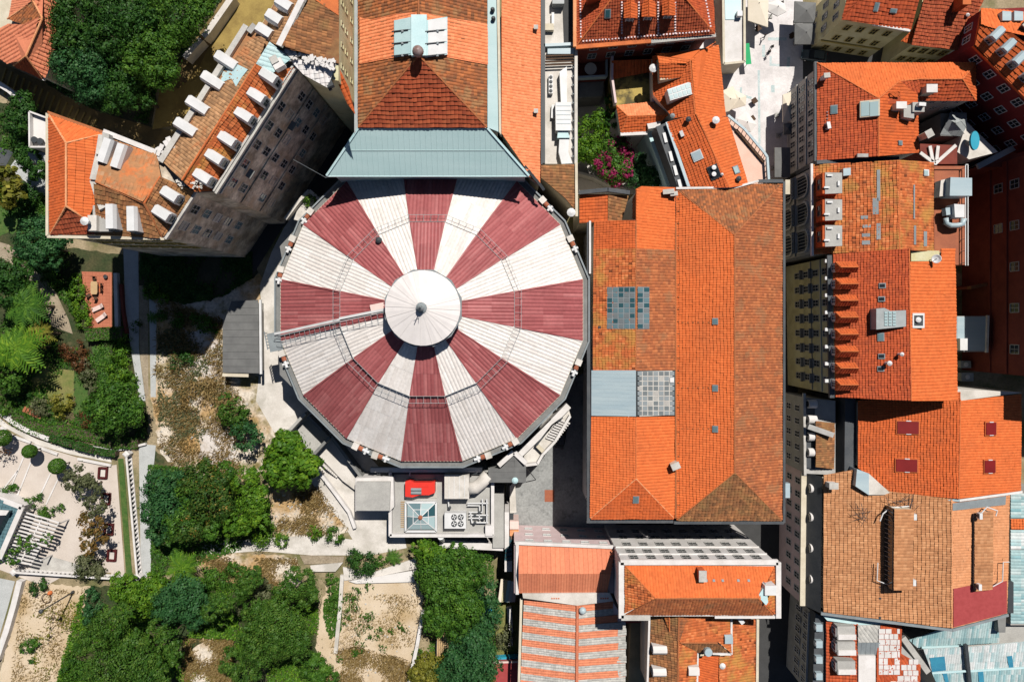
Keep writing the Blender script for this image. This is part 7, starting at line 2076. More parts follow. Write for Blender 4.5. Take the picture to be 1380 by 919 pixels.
# ================================================================== NORTH: HOUSES BETWEEN THE STAGE HOUSE AND THE PLAZA
sheet('garden_court', 'pale paving of the walled courtyard garden', 'paving', [(775, 60), (900, 60), (900, 262), (775, 262)], 0.03, 'concrete_pale')
def service_terrace():
 z = 14.0
 t = thing('service_terrace', 'narrow concrete roof terrace with white ducts beside the orange lean-to', 'terrace', P(755, 140, 0))
 MB().prism(xy([(732, -60), (776, -60), (776, 221), (732, 221)], z), 0, z).build('floor', 'concrete_pale', t)
 for a, b, mt in (((732.5, -60), (732.5, 221), 'dark_metal'), ((776, 64), (776, 222), 'concrete_pale'), ((733, 63), (775, 61), 'zinc_blue')):
  m = MB(); m.bar(P(*a, z + .5), P(*b, z + .5), .45, 1.0); m.build('parapet', mt, t)
 m = MB(); m.prism(xy([(738, 66), (774, 65), (774, 73), (738, 73)], z + 1), z, z + 1.0); m.build('canopy', 'zinc_blue', t)
 for i in range(4):
  m = MB(); m.bar(P(735, 76 + i * 4, z + .9), P(773, 74.5 + i * 4, z + .9), .22, .14); m.build('slat', 'wood_dark', t)
 m = MB(); m.prism(xy([(739.5, 101), (745, 101), (745, 126), (739.5, 126)], z + .8), z, z + .8); ac = m.build('condenser', 'white_metal', t)
 for i in range(4):
  m = MB(); m.lathe(P(742.3, 104.5 + i * 6.1, z + .8), [(.27, 0), (.27, .06), (.08, .08)], 12); m.build('fan', 'dark_metal', ac)
 m = MB(); m.prism(xy([(754, 97), (764, 90), (764, 138), (756, 138)], z + 1.3), z, z + 1.3); m.build('duct', 'white_metal', t)
 m = MB(); m.prism(xy([(748.5, 138), (770, 138), (769.5, 176), (749, 176)], z + 1.9), z, z + 1.9); b = m.build('duct_box', 'white_metal', t)
 for i in range(5):
  m = MB(); m.bar(P(750, 143 + i * 6, z + 1.93), P(769, 143 + i * 6, z + 1.93), .05, .05); m.build('seam', 'zinc_blue', b)
 m = MB(); m.prism(xy([(752, 176), (765, 176), (766, 180), (768, 186), (751, 186)], z + 1.5), z, z + 1.5); m.build('duct', 'teal_pale', t)
 m = MB(); m.prism(xy([(754, 187), (767, 187), (766, 205), (771, 220), (757, 221), (753, 205)], z + 1.3), z, z + 1.2); m.build('duct', 'white_metal', t)
 m = MB(); m.bar(P(746, 142, z + .4), P(745, 160, z + .4), .6, .5); m.build('duct', 'white_metal', t)
 m = MB()
 for i in range(12): m.bar(P(771, 78 + i * 12, z + .3), P(775, 80 + i * 12, z + .9), .15, .1)
 m.build('bracket', 'lead', t)
 # upper yard
 m = MB(); m.box(P(752, 3, z + .8), (1.8, 1.2, 1.4)); m.build('condenser', 'grey_metal', t)
 m = MB(); m.bar(P(745, 18, z + .4), P(745, 36, z + .4), .4, .4); m.build('pipe', 'white_metal', t)
 m = MB(); m.box(P(740, 38, z + .4), (1.4, 1.0, .8)); m.build('tank', 'plaster_cream', t)
 m = MB(); m.prism(xy([(757, -20), (774, -20), (774, 58), (760, 58)], z + .1), z, z + .08); m.build('void', 'asphalt_dark', t)
service_terrace()

def north_house():
 ze, zr = 16.0, 20.2
 t = thing('dormer_row_house', 'deep red hipped roof with three dormers and white dotted edges', 'house', P(870, 10, 0))
 A = slope(t, [(777, 62, ze), (963, 46, ze), (912, -16, zr), (838, -20, zr)], 'tile_deep', .4, .42, .08, .06)
 B = slope(t, [(777, 62, ze), (838, -20, zr), (778, -60, ze)], 'tile_red', .5, .42, .09, .05)
 C = slope(t, [(963, 46, ze), (912, -16, zr), (958, -60, ze)], 'tile_red', .5, .42, .09, .05)
 ridge(t, (838, -20, zr), (777, 62, ze), 'ridge_orange', .15); ridge(t, (912, -16, zr), (963, 46, ze), 'ridge_orange', .15)
 # white mortared edge tiles
 m = MB()
 def dots(pl, a, b, n):
  for i in range(n):
   s = (i + .5) / n; m.box(pl.at(a[0] + (b[0] - a[0]) * s, a[1] + (b[1] - a[1]) * s, .14), (.24, .24, .12))
 dots(A, (784, 56), (957, 42), 40); dots(B, (783, 52), (782, -5), 14); dots(C, (958, 38), (950, -5), 10)
 for x in (838, 861, 887, 910): dots(A, (x, 47), (x, 2), 12)
 o = m.build('mortar_tiles', 'plaster_pink', t); o['kind'] = 'stuff'
 w = walls(t, [(777, 62), (963, 46), (958, -60), (778, -60)], ze, 0, 'brick_red', .5)
 facade(t, w[0], w[1], (13.6, 10.2), 6, 1.3, 1.9, 1.0, frame='plaster_grey', nv=2, nh=2)
 m = MB(); m.bar(P(776, 64.5, ze - .1), P(877, 56, ze - .1), .6, .4); m.build('eaves_gutter', 'ridge_orange', t)
 m = MB(); m.bar(P(877, 57, ze - .3), P(964, 48.5, ze - .3), .6, .6); m.build('eaves_gutter', 'concrete', t)
 m = MB(); m.bar(P(774.5, -60, ze - .1), P(774.5, 64, ze - .1), .5, .5); m.build('verge', 'ridge_pale', t)
 for x in (849.5, 874, 901):
  z = 18.9; y1 = 24 - (x - 849) * .07
  d = MB(); d.prism(xy([(x - 7.5, -8), (x + 7.5, -8), (x + 7.5, y1), (x - 7.5, y1)], z), 16.2, z - .1); dm = d.build('dormer', 'brick_red', t)
  for sg in (-1, 1):
   ww = [P(x, -10, z + .6), P(x, y1 + 1, z + .6), P(x + sg * 9, y1 + 1, z), P(x + sg * 9, -10, z)]
   pl, v, f, ti = tiled(ww, .42, .42, .07, .04, PROF_TILE, None, RNG); obj('dormer_roof', v, f, 'tile_orange', dm, tint=ti)['kind'] = 'stuff'
  q = P(x, y1, z); window(dm, (q.x, q.y, z - .95), (0, -1), 1.1, 1.2, frame='plaster_white', glass='glass_sky')
 skylight(t, A, 819, 19, .7, 1.0, 'glass_teal'); chimney(t, P(800, 0, 18), 2.0, .8, 1.4, 'tile_red', .1, 'ridge_orange')
north_house()

def court_house():
 t = thing('court_house', 'orange courtyard house with a glazed roof box and small terrace', 'house', P(920, 120, 0))
 ze, zr = 12.0, 14.8
 Rr = slope(t, [(930, 81, zr), (946, 68, 14.6), (966, 62, ze), (979, 157, ze), (937, 156, zr)], 'tile_new', .42, .42, .05, .03)
 L = slope(t, [(930, 81, zr), (937, 156, zr), (908, 160, 13.1), (880, 128, ze), (879, 76, ze)], 'tile_orange', .58, .5, .10, .04)
 T = slope(t, [(879, 76, ze), (886, 74, 12.6), (944, 66, 14.2), (966, 60, ze), (930, 81, zr)], 'tile_new', .45, .45, .05)
 ridge(t, (930, 81, zr), (937, 156, zr), 'ridge_orange', .13)
 walls(t, [(879, 74), (966, 60), (979, 157), (908, 160), (880, 128)], ze, 0, 'plaster_white', .2)
 # raised dormer block
 z = 15.0
 MB().prism(xy([(888, 77), (927, 83), (920, 104), (890, 108)], 14.2), 11, 14.1).build('dormer', 'plaster_cream', t)
 slope(t, [(886, 76, z), (930, 82, z + .3), (925, 86, z + .3), (888, 86, z)], 'tile_new', .45, .45, .05)
 slope(t, [(888, 86, z), (926, 83, z + .3), (918, 104, 14.0), (889, 109, 14.0)], 'tile_orange', .5, .45, .06, .08)
 # glazed roof box
 q = [(899, 121), (928, 111), (933, 127), (903, 136)]
 zb = 15.0
 m = MB(); m.prism(xy(q + [], zb), 13, zb); g = m.build('roof_box', 'white_metal', t)
 m = MB(); m.prism(xy([(928.5, 111), (934, 113), (937, 127), (933.5, 127)], zb - .1), 13, zb - .2); m.build('side_panel', 'zinc_blue', g)
 for i in range(5):
  for j in range(2):
   A0 = Vector(q[0]).lerp(Vector(q[1]), (i + .08) / 5); A1 = Vector(q[0]).lerp(Vector(q[1]), (i + .92) / 5)
   B0 = Vector(q[3]).lerp(Vector(q[2]), (i + .08) / 5); B1 = Vector(q[3]).lerp(Vector(q[2]), (i + .92) / 5)
   c = [A0.lerp(B0, .08 + j * .46), A1.lerp(B1, .08 + j * .46), A1.lerp(B1, .46 + j * .46), A0.lerp(B0, .46 + j * .46)]
   m = MB(); m.prism(xy([tuple(k) for k in c], zb + .05), zb, zb + .05); m.build('pane', 'glass_pale', g)
 # left wing, terrace and lower hip
 slope(t, [(824, 82, 10.4), (878, 80, 10.6), (878, 97, 9.6), (826, 107, 9.4)], 'tile_orange', .55, .5, .06, .09)
 MB().prism(xy([(825, 82), (879, 80), (879, 140), (828, 140)], 9.3), 0, 8.6).build('terrace_floor', 'terrace_gold', t)
 for a, b in (((824, 106), (829, 141)), ((878.5, 98), (879, 139)), ((824.5, 78), (824, 106))):
  m = MB(); m.bar(P(*a, 9.6), P(*b, 9.6), .35, 1.6); m.build('parapet', 'plaster_pink', t)
 zl = 10.0
 slope(t, [(831, 143, zl), (846, 157, zl + 1.1), (885, 156, zl + 1.1), (901, 155, zl + 1.1), (880, 137, zl)], 'tile_pale', .42, .42, .04, .03)
 slope(t, [(831, 143, zl), (846, 157, zl + 1.1), (837, 179, zl)], 'tile_orange', .5, .45, .08)
 slope(t, [(846, 157, zl + 1.1), (901, 155, zl + 1.1), (886, 168, zl + .5), (872, 177, zl), (837, 179, zl)], 'tile_orange', .5, .45, .06, .08)
 for a, b in (((831, 143), (846, 157)), ((846, 157), (837, 179)), ((846, 157), (900, 155))): ridge(t, (*a, zl + (1.15 if a[0] == 846 else .05)), (*b, zl + (.05 if b[0] == 837 else 1.15)), 'ridge_orange', .11)
 MB().prism(xy([(832, 144), (880, 139), (900, 156), (872, 176), (838, 178)], zl - .1), 0, zl - .15).build('lower_wall', 'plaster_white', t)
 m = MB(); m.bar(P(836, 181.5, zl - .1), P(872, 180, zl - .1), .5, .4); m.build('eaves_gutter', 'plaster_white', t)
 m = MB(); m.prism(xy([(872, 167), (890, 164), (890, 171), (874, 174)], zl + .9), zl - 2, zl + .9); m.build('bulkhead', 'plaster_white', t)
 flue(t, P(879, 95, 13), .35, 1.0); flue(t, P(905, 158, 14), .2, .8, 'lead')
court_house()

def tilted_house():
 t = thing('tilted_house', 'slanting red orange house with louvred dark western side', 'house', P(950, 210, 0))
 zr, ze = 17.0, 15.2
 L = slope(t, [(899, 165, ze), (938, 154, zr), (983, 253, zr), (929, 254, ze)], 'tile_orange', .48, .5, .09, .06)
 Rr = slope(t, [(938, 154, zr), (981, 158, 16.0), (1008, 249, 16.0), (983, 253, zr)], 'tile_new', .45, .45, .06, .04)
 ridge(t, (938, 154, zr), (983, 253, zr), 'ridge_orange', .14)
 pts = walls(t, [(899, 165), (938, 154), (981, 158), (1008, 249), (929, 254)], ze, 0, 'plaster_grey', .2)
 # pale roof terrace with railing
 z = 14.6
 MB().prism(xy([(981, 158), (1000, 174), (1031, 208), (1033, 249), (1009, 250)], z), 0, z).build('roof_terrace', 'render_pink', t)
 rp = [(981, 156), (1003, 174), (1030, 206), (1034, 212), (1036, 242)]
 m = MB(); m2 = MB()
 for a, b in zip(rp, rp[1:]):
  m.bar(P(*a, z + 1), P(*b, z + 1), .35, .25); A0, B0 = P(*a, z + .5), P(*b, z + .5); k = max(2, int((B0 - A0).length / .7))
  for i in range(k): q = A0.lerp(B0, i / k); m2.bar(q - Vector((0, 0, .5)), q + Vector((0, 0, .5)), .08)
 m.build('handrail', 'zinc_blue', t); m2.build('railing_bars', 'dark_metal', t)
 for i in range(9):
  q = P(993 + i * 4.2, 178 + i * 4.9, z); mm = MB(); mm.box((q.x, q.y, z + .2), (.7, .35, .4), -.85); mm.build('planter', 'wood_dark', t)
 # dark louvred side
 m = MB(); m.prism(xy([(884, 171), (897, 166), (927, 254), (914, 254)], 14.6), 11, 14.6); dk = m.build('mansard', 'slate', t)
 m = MB(); m.bar(P(898.5, 165, ze + .1), P(929, 255, ze + .1), .45, .25); m.build('gutter', 'zinc_blue', t)
 for px, py in ((896, 186), (904, 211), (910, 230), (916, 249)):
  m = MB(); m.bar(P(px - 1.5, py - 6.5, 14.75), P(px + 1.8, py + 6.5, 14.75), .45, .3); m.build('louvre_window', 'white_metal', dk)
 MB().prism(xy([(872, 178), (885, 171), (916, 254), (900, 254)], 9), 0, 9).build('side_wall', 'teal_pale', t)
 skylight(t, L, 939.5, 210, 1.3, 1.3, 'zinc_blue', 'white_metal', rot=0)
 slab_on(t, L, 919, 180.5, .9, .5, .5, 'white_metal', 'vent_box')
 sk = skylight(t, L, 962.5, 232, 1.9, 1.35, 'glass_dark', 'dark_metal')
 for dy in (-3, 6):
  m = MB(); m.lathe(L.at(962, 228 + dy + 1, .4), [(.35, 0), (.35, .15), (.1, .2)], 12); m.build('fan', 'white_metal', sk)
 skylight(t, Rr, 992, 229, 1.0, .75, 'glass_pale', 'lead')
 flue(t, L.at(926, 163), .22, .9, 'dark_metal'); flue(t, Rr.at(962, 165), .3, 1.2); flue(t, Rr.at(994, 242), .22, .7, 'dark_metal'); flue(t, L.at(972, 236), .12, .5, 'white_metal')
tilted_house()

def court_terrace():
 z = 7.0
 t = thing('dining_terrace', 'small shaded dining terrace behind the courtyard garden', 'terrace', P(797, 95, 0))
 MB().prism(xy([(778, 68), (820, 68), (818, 104), (778, 106)], z), 0, z).build('floor', 'brick_red', t)
 for a, b in (((778, 106), (817, 104)), ((817, 72), (817, 104))):
  m = MB(); m.bar(P(*a, z + .6), P(*b, z + .6), .3, 1.2); m.build('parapet', 'zinc_blue', t)
 p = P(796, 93, z + .8)
 t = thing('round_table', 'round cream table on the shaded dining terrace', 'table', (p.x, p.y, z))
 m = MB(); m.lathe((p.x, p.y, z), [(.4, 0), (.4, .05), (.08, .1), (.08, .72), (1.0, .74), (1.0, .8)], 24); m.build('table_top', 'cloth_cream', t)
 sheet('lower_roof', 'dark felt roof below the dining terrace', 'roof', [(780, 110), (814, 110), (812, 130), (780, 132)], 5.0, 'concrete_dark', 5)
 wall_line('garden_wall', 'thin grey wall at the foot of the courtyard garden', 'wall', [(778, 232), (800, 238), (825, 250), (845, 256)], 0, 3, .4, 'plaster_grey')
court_terrace()

# ================================================================== SOUTH: PLANT ROOM, COURTYARD, STRIPED ROOF
sheet('courtyard', 'grey asphalt courtyard between the dome and the long hall', 'courtyard', [(676, 560), (830, 480), (830, 725), (676, 725)], 0.04, 'asphalt')
sheet('courtyard_hatch', 'reddish square hatch in the asphalt courtyard', 'hatch', [(734, 660), (747, 660), (747, 676), (734, 676)], 0.06, 'rust', .02)
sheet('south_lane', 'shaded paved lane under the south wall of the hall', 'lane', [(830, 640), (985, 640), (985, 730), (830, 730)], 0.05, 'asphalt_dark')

def plant_room():
 z = 11.0
 t = thing('plant_room', 'flat concrete plant room roof crowded with machinery below the dome', 'building', P(595, 680, 4))
 MB().prism(xy([(528, 634), (663, 634), (663, 720), (528, 720)], z), 2, z).build('roof_slab', 'concrete', t)
 for a, b, w_ in (((526.5, 634), (526.5, 721), .5), ((664, 634), (664, 721), .5), ((526, 720.5), (665, 720.5), .5), ((500, 632.5), (650, 632.5), .7)):
  m = MB(); m.bar(P(*a, z + .45), P(*b, z + .45), w_, .9); m.build('parapet', 'plaster_white', t)
 m = MB(); m.bar(P(508, 637.5, z + .5), P(650, 637.5, z + .5), .3, .3); m.build('pipe', 'dark_metal', t)
 for pts in ([(552, 641), (553, 634), (560, 633), (640, 634)], [(525, 648), (526, 634)]):
  m = MB(); m.tube([P(*p, z + .9) for p in pts], .09, 6); m.build('pipe', 'white_metal', t)
 m = MB()
 for i in range(13): m.bar(P(540, 676 + i * 2.8, z + .12), P(545.5, 676 + i * 2.8, z + .12), .12, .1)
 m.build('duckboard', 'wood', t)
 MB().prism(xy([(654, 708), (664, 708), (664, 722), (654, 722)], z + 1.2), z, z + 1.15).build('bulkhead', 'plaster_white', t)
 m = MB(); m.prism(xy([(664, 665), (679, 665), (679, 738), (664, 738)], 9.0), 0, 9); m.build('side_roof', 'concrete', t)
 m = MB(); m.prism(xy([(592, 726), (678, 734), (678, 742), (592, 738)], 8.6), 0, 8.6); m.build('lower_ledge', 'plaster_white', t)
 m = MB(); m.tube([P(594, 723, z + .5), P(596, 727, 9.5)], .5, 12); m.build('hose_reel', 'white_metal', t)

 def unit(name, label, cat, px, py): return thing(name, label, cat, P(px, py, z))
 u = unit('generator', 'bright red machine with grey scoops on the plant room roof', 'machine', 566, 660)
 m = MB(); m.prism(xy([(546, 649), (552, 647), (557, 649), (557.5, 650), (580, 650), (586, 648.5), (586, 664), (578, 667), (565, 667), (556, 670), (546, 669)], z + 1.6), z + .1, z + 1.6); b = m.build('casing', 'red_paint', u)
 for a, c_ in (((554, 659.5), (568, 659.5)), ((554, 664), (568, 664))):
  m = MB(); m.tube([P(*a, z + 1.65), P(*c_, z + 1.65)], .26, 8); m.build('exhaust', 'lead', b)
 m = MB(); m.prism(xy([(556, 651.5), (578, 651.5), (578, 656), (556, 656)], z + 1.68), z + 1.6, z + 1.66); m.build('top_panel', 'red_paint', b)
 m = MB(); m.prism(xy([(545, 646), (589, 646), (589, 671), (545, 671)], z + .12), z, z + .1); m.build('base_frame', 'concrete_pale', u)
 u = unit('pyramid_skylight', 'square glass pyramid skylight on the plant room roof', 'skylight', 568, 695)
 q = [(547, 676), (588, 676), (588, 715), (547, 715)]
 m = MB()
 for a, b in zip(q, q[1:] + q[:1]): m.bar(P(*a, z + .4), P(*b, z + .4), .3, .8)
 m.build('kerb', 'white_metal', u)
 A = P(566.5, 697, z + 1.7); c4 = [P(*p, z + .75) for p in [(549, 678), (586, 678), (586, 713), (549, 713)]]
 for i, mt in enumerate(('glass_sky', 'glass_teal', 'glass_pale', 'glass_sky')):
  a, b = c4[i], c4[(i + 1) % 4]
  for k in range(2):
   s0, s1 = a.lerp(b, k / 2 + .02), a.lerp(b, (k + 1) / 2 - .02)
   obj('pane', [s0, s1, A], [(0, 1, 2)], mt if k == 0 else 'glass_pale', u)
  m = MB(); m.bar(a, A, .12, .12); m.bar(a.lerp(b, .5), A, .1, .1); m.bar(a.lerp(A, .45), b.lerp(A, .45), .1, .1); m.build('glazing_bar', 'white_metal', u)
 m = MB(); m.lathe(A, [(.35, -.1), (.35, .1), (.2, .2)], 12); m.build('cap', 'rust', u)
 u = unit('air_handling_unit', 'large pale boxed air unit with a bent duct on the plant room', 'air handler', 615, 655)
 m = MB(); m.prism(xy([(599, 640), (632, 640), (632, 672), (599, 672)], z + 2.4), z + .2, z + 2.4); b = m.build('casing', 'concrete_pale', u)
 for i in range(4):
  m = MB(); m.bar(P(605 + i * 7, 640.5, z + 2.43), P(605 + i * 7, 671.5, z + 2.43), .08, .06); m.build('seam', 'white_metal', b)
 m = MB(); m.tube([P(632, 658, z + 1.5), P(641, 657, z + 1.5), P(649, 650, z + 1.5), P(658, 640, z + 1.5)], 1.0, 12); m.build('duct', 'concrete_pale', u, smooth=True)
 m = MB(); m.prism(xy([(601, 642), (630, 642), (630, 670), (601, 670)], z + .2), z, z + .2); m.build('plinth', 'lead', u)
 u = unit('chiller', 'white chiller with four round fans on the plant room roof', 'air conditioner', 613, 702)
 m = MB(); m.prism(xy([(599, 691), (628, 691), (628, 712), (599, 712)], z + 1.6), z, z + 1.6); b = m.build('casing', 'white_metal', u)
 for i in range(2):
  for j in range(2):
   m = MB(); m.lathe(P(612 + i * 9, 696.5 + j * 9, z + 1.6), [(.46, 0), (.46, .1), (.38, .1), (.38, .05)], 16); f = m.build('fan', 'dark_metal', b)
   m = MB()
   for k in range(4):
    a = k * math.pi / 2 + .3; c = P(612 + i * 9, 696.5 + j * 9, z + 1.72); m.bar(c, c + Vector((math.cos(a), math.sin(a), 0)) * .36, .15, .03)
   m.build('blade', 'white_metal', f)
 u = unit('pipe_manifold', 'tangle of white pipes beside the chiller', 'pipes', 645, 690)
 for pts in ([(630, 678), (658, 678)], [(630, 681), (646, 681), (646, 700)], [(650, 672), (650, 690), (632, 690)], [(632, 694), (658, 694)], [(632, 698), (652, 698)], [(636, 704), (658, 704)], [(656, 672), (656, 705)], [(634, 690), (636, 704)], [(604, 672), (605, 686)]):
  m = MB(); m.tube([P(*p, z + .8) for p in pts], .12, 6); m.build('pipe', 'white_metal', u)
 for px, py in ((640, 694), (640, 704), (646, 690), (606, 684), (652, 698)):
  m = MB(); m.lathe(P(px, py, z + .8), [(.25, -.2), (.25, .25), (.1, .3)], 8); m.build('valve', 'dark_metal', u)
 for px, py in ((634, 681), (656, 690), (645, 704)):
  c = P(px, py, z + .8); m = MB(); m.bar((c.x, c.y, z), c, .1); m.build('bracket', 'lead', u)
 # concrete stair head beside it
 t = thing('stair_head', 'square concrete slab roofed stair head with white sides', 'building', P(503, 668, 4))
 MB().prism(xy([(479, 644), (530, 642), (531, 683), (525, 689), (479, 689)], 12.4), 6, 12.4).build('wall', 'plaster_white', t)
 m = MB(); m.prism(xy([(480, 649), (526, 649), (525, 688), (480, 688)], 12.9), 12.4, 12.9); m.build('slab', 'concrete', t)
plant_room()

def grey_canopy():
 z = 13.2
 t = thing('grey_canopy', 'dark grey gabled canopy roof below the dome', 'canopy', P(685, 635, 0))
 for pts in ([(658, 630), (672, 630), (682, 630), (693, 613), (693, 650), (658, 650)],):
  ribbed(t, [(658, 630, z), (675, 631, z), (693, 613, z + .5), (695, 650, z + .5), (658, 650, z)], 'cloth_grey', .9, .04, axis=(1, 0), prof=PROF_SEAM)
 ribbed(t, [(693, 613, z + .5), (709, 628, z), (709, 650, z), (695, 650, z + .5)], 'cloth_grey', .9, .04, axis=(1, 0), prof=PROF_SEAM)
 MB().prism(xy([(660, 632), (707, 630), (707, 648), (660, 648)], z - .2), 0, z - .25).build('wall', 'concrete_dark', t)
 m = MB(); m.bar(P(672, 627, z + .6), P(692, 609, z + .6), .7, .5); m.bar(P(693, 609, z + .6), P(709, 624, z + .6), .7, .5); m.build('verge', 'plaster_white', t)
 m = MB(); m.lathe(P(694, 647, z + .4), [(.5, 0), (.5, .2), (.2, .4)], 12); m.build('vent', 'teal_pale', t)
grey_canopy()
def fire_escape():
 t = thing('outer_stair', 'white parapet gallery with steps descending into the courtyard', 'stair', P(735, 585, 0))
 z = 9.0
 MB().prism(xy([(706, 612), (766, 550), (769, 560), (755, 585), (724, 622), (707, 624)], z), 0, z).build('gallery_floor', 'concrete_pale', t)
 for pts, w_, mt in (([(700, 612), (735, 578), (766, 546)], 1.0, 'plaster_white'), ([(708, 626), (724, 624), (731, 612), (748, 594), (768, 560)], .4, 'plaster_white'), ([(722, 600), (744, 572), (758, 562)], .25, 'dark_metal')):
  for a, b in zip(pts, pts[1:]):
   m = MB(); m.bar(P(*a, z + .6), P(*b, z + .6), w_, 1.2); m.build('parapet', mt, t)
 for i in range(9):
  c = P(743 + i * 2.2, 592 - i * 3.0, z + .25 + .04 * i); m = MB(); m.box(c, (1.9, .24, .16), -.35); m.build('step', 'plaster_white', t)
 m = MB(); m.bar(P(724, 600, z + .6), P(732, 608, z + .6), .6, .6); m.build('bench', 'plaster_cream', t)
 a = P(722, 624, z); m = MB(); m.bar((a.x, a.y, 0), (a.x, a.y, z), .3); m.build('post', 'dark_metal', t)
 m = MB(); m.bar(P(709, 630, 8), P(722, 646, 0.2), .12); m.build('brace', 'dark_metal', t)
fire_escape()
def alley_strip():
 t = thing('alley_buildings', 'narrow strip of pale lean-to roofs left of the pink house', 'building', P(690, 720, 0))
 z = 7
 for poly, zz, mt in (([(680, 690), (686, 690), (686, 735), (680, 740)], 8.4, 'plaster_white'), ([(687, 655), (694, 648), (696, 690), (687, 692)], 3.0, 'concrete_pale'), ([(687, 702), (699, 702), (699, 713), (687, 713)], 4.2, 'cloth_pink'), ([(687, 714), (699, 714), (699, 722), (687, 722)], 4.0, 'ridge_pale'),
                         ([(682, 730), (690, 727), (690, 755), (680, 755)], 6.0, 'glass_teal'), ([(680, 756), (690, 756), (690, 770), (680, 770)], 6.4, 'plaster_white'), ([(684, 692), (692, 692), (692, 700), (684, 700)], 3.4, 'dark_metal')):
  MB().prism(xy(poly, zz), 0, zz).build('lean_to', mt, t)
 for i in range(4):
  m = MB(); m.bar(P(681, 733 + i * 6, 6.1), P(690, 731 + i * 6, 6.1), .15, .1); m.build('glazing_bar', 'dark_metal', t)
 t = thing('striped_canopy', 'small pastel striped canopy beside the striped roof', 'canopy', P(685, 795, 0))
 for i, mt in enumerate(('cloth_cream', 'plaster_yellow', 'teal_pale', 'plaster_white', 'cloth_pink')):
  a = 671 + i * 4.6; MB().prism(xy([(a + 4, 780 + i), (a + 8.4, 780 + i), (a + 4.4, 811), (a, 811)], 4), 3.9, 4).build('stripe', mt, t)
 for px in (674, 692):
  c = P(px, 809, 3.9); m = MB(); m.bar((c.x, c.y, 0), c, .12); m.build('post', 'white_metal', t)
 wall_line('yard_wall', 'pale wall beside the olive shrub by the striped roof', 'wall', [(686, 818), (688, 845), (688, 870)], 0, 2.4, .8, 'plaster_white')
 sheet('yard_pool', 'teal strip of water beside the pink roof', 'water', [(668, 886), (699, 884), (699, 891), (668, 892)], 3.2, 'pool_blue', 1)
 sheet('yard_floor', 'bare yard ground between tree and striped roof', 'yard', [(668, 815), (699, 815), (699, 886), (668, 886)], 1.6, 'grass_pale', 1.6)
 t = thing('pink_shed', 'flat plain pink roof at the bottom beside the dark tree', 'shed', P(680, 908, 0))
 MB().prism(xy([(660, 893), (699, 891), (699, 935), (658, 935)], 4.2), 0, 4.2).build('roof', 'red_felt', t)
 m = MB(); m.bar(P(660, 892.5, 4.4), P(699, 891, 4.4), .25, .3); m.build('verge', 'cloth_pink', t)
alley_strip()

def pink_house():
 z = 11.0
 t = thing('pink_house', 'pink walled house with a salmon ribbed metal roof', 'house', P(765, 770, 0))
 A = ribbed(t, [(699, 733, z), (829, 739, z), (823, 773, z + 2.0), (699, 773, z + 2.0)], 'tile_salmon', .75, .05, axis=(0, -1), prof=PROF_SEAM)
 B = ribbed(t, [(699, 773, z + 2), (823, 773, z + 2), (818, 799, z + .4), (699, 799, z + .4)], 'tile_salmon', .42, .06, axis=(0, -1), prof=PROF_RIB)
 w = walls(t, [(692, 733), (838, 738), (838, 800), (692, 800)], z, 0, 'plaster_pink', .1)
 facade(t, w[0], w[1], (8.6, 5.4, 2.2), 5, 1.3, .9, 1.0, frame='plaster_white', glass='glass_sky')
 m = MB(); m.bar(P(694, 731, z + .1), P(836, 737, z + .1), .5, .5); m.build('cornice', 'plaster_white', t)
 m = MB(); m.bar(P(697, 733, z + .3), P(697, 800, z + .3), .5, .5); m.build('verge', 'plaster_white', t)
 for i in range(7):
  m = MB(); m.bar(P(830 - i * 1.2, 741 + i * 5, z + .8), P(824 - i * 1.2, 744 + i * 5, z + .8), .35, .3); m.build('notched_edge', 'tile_salmon', t)
pink_house()

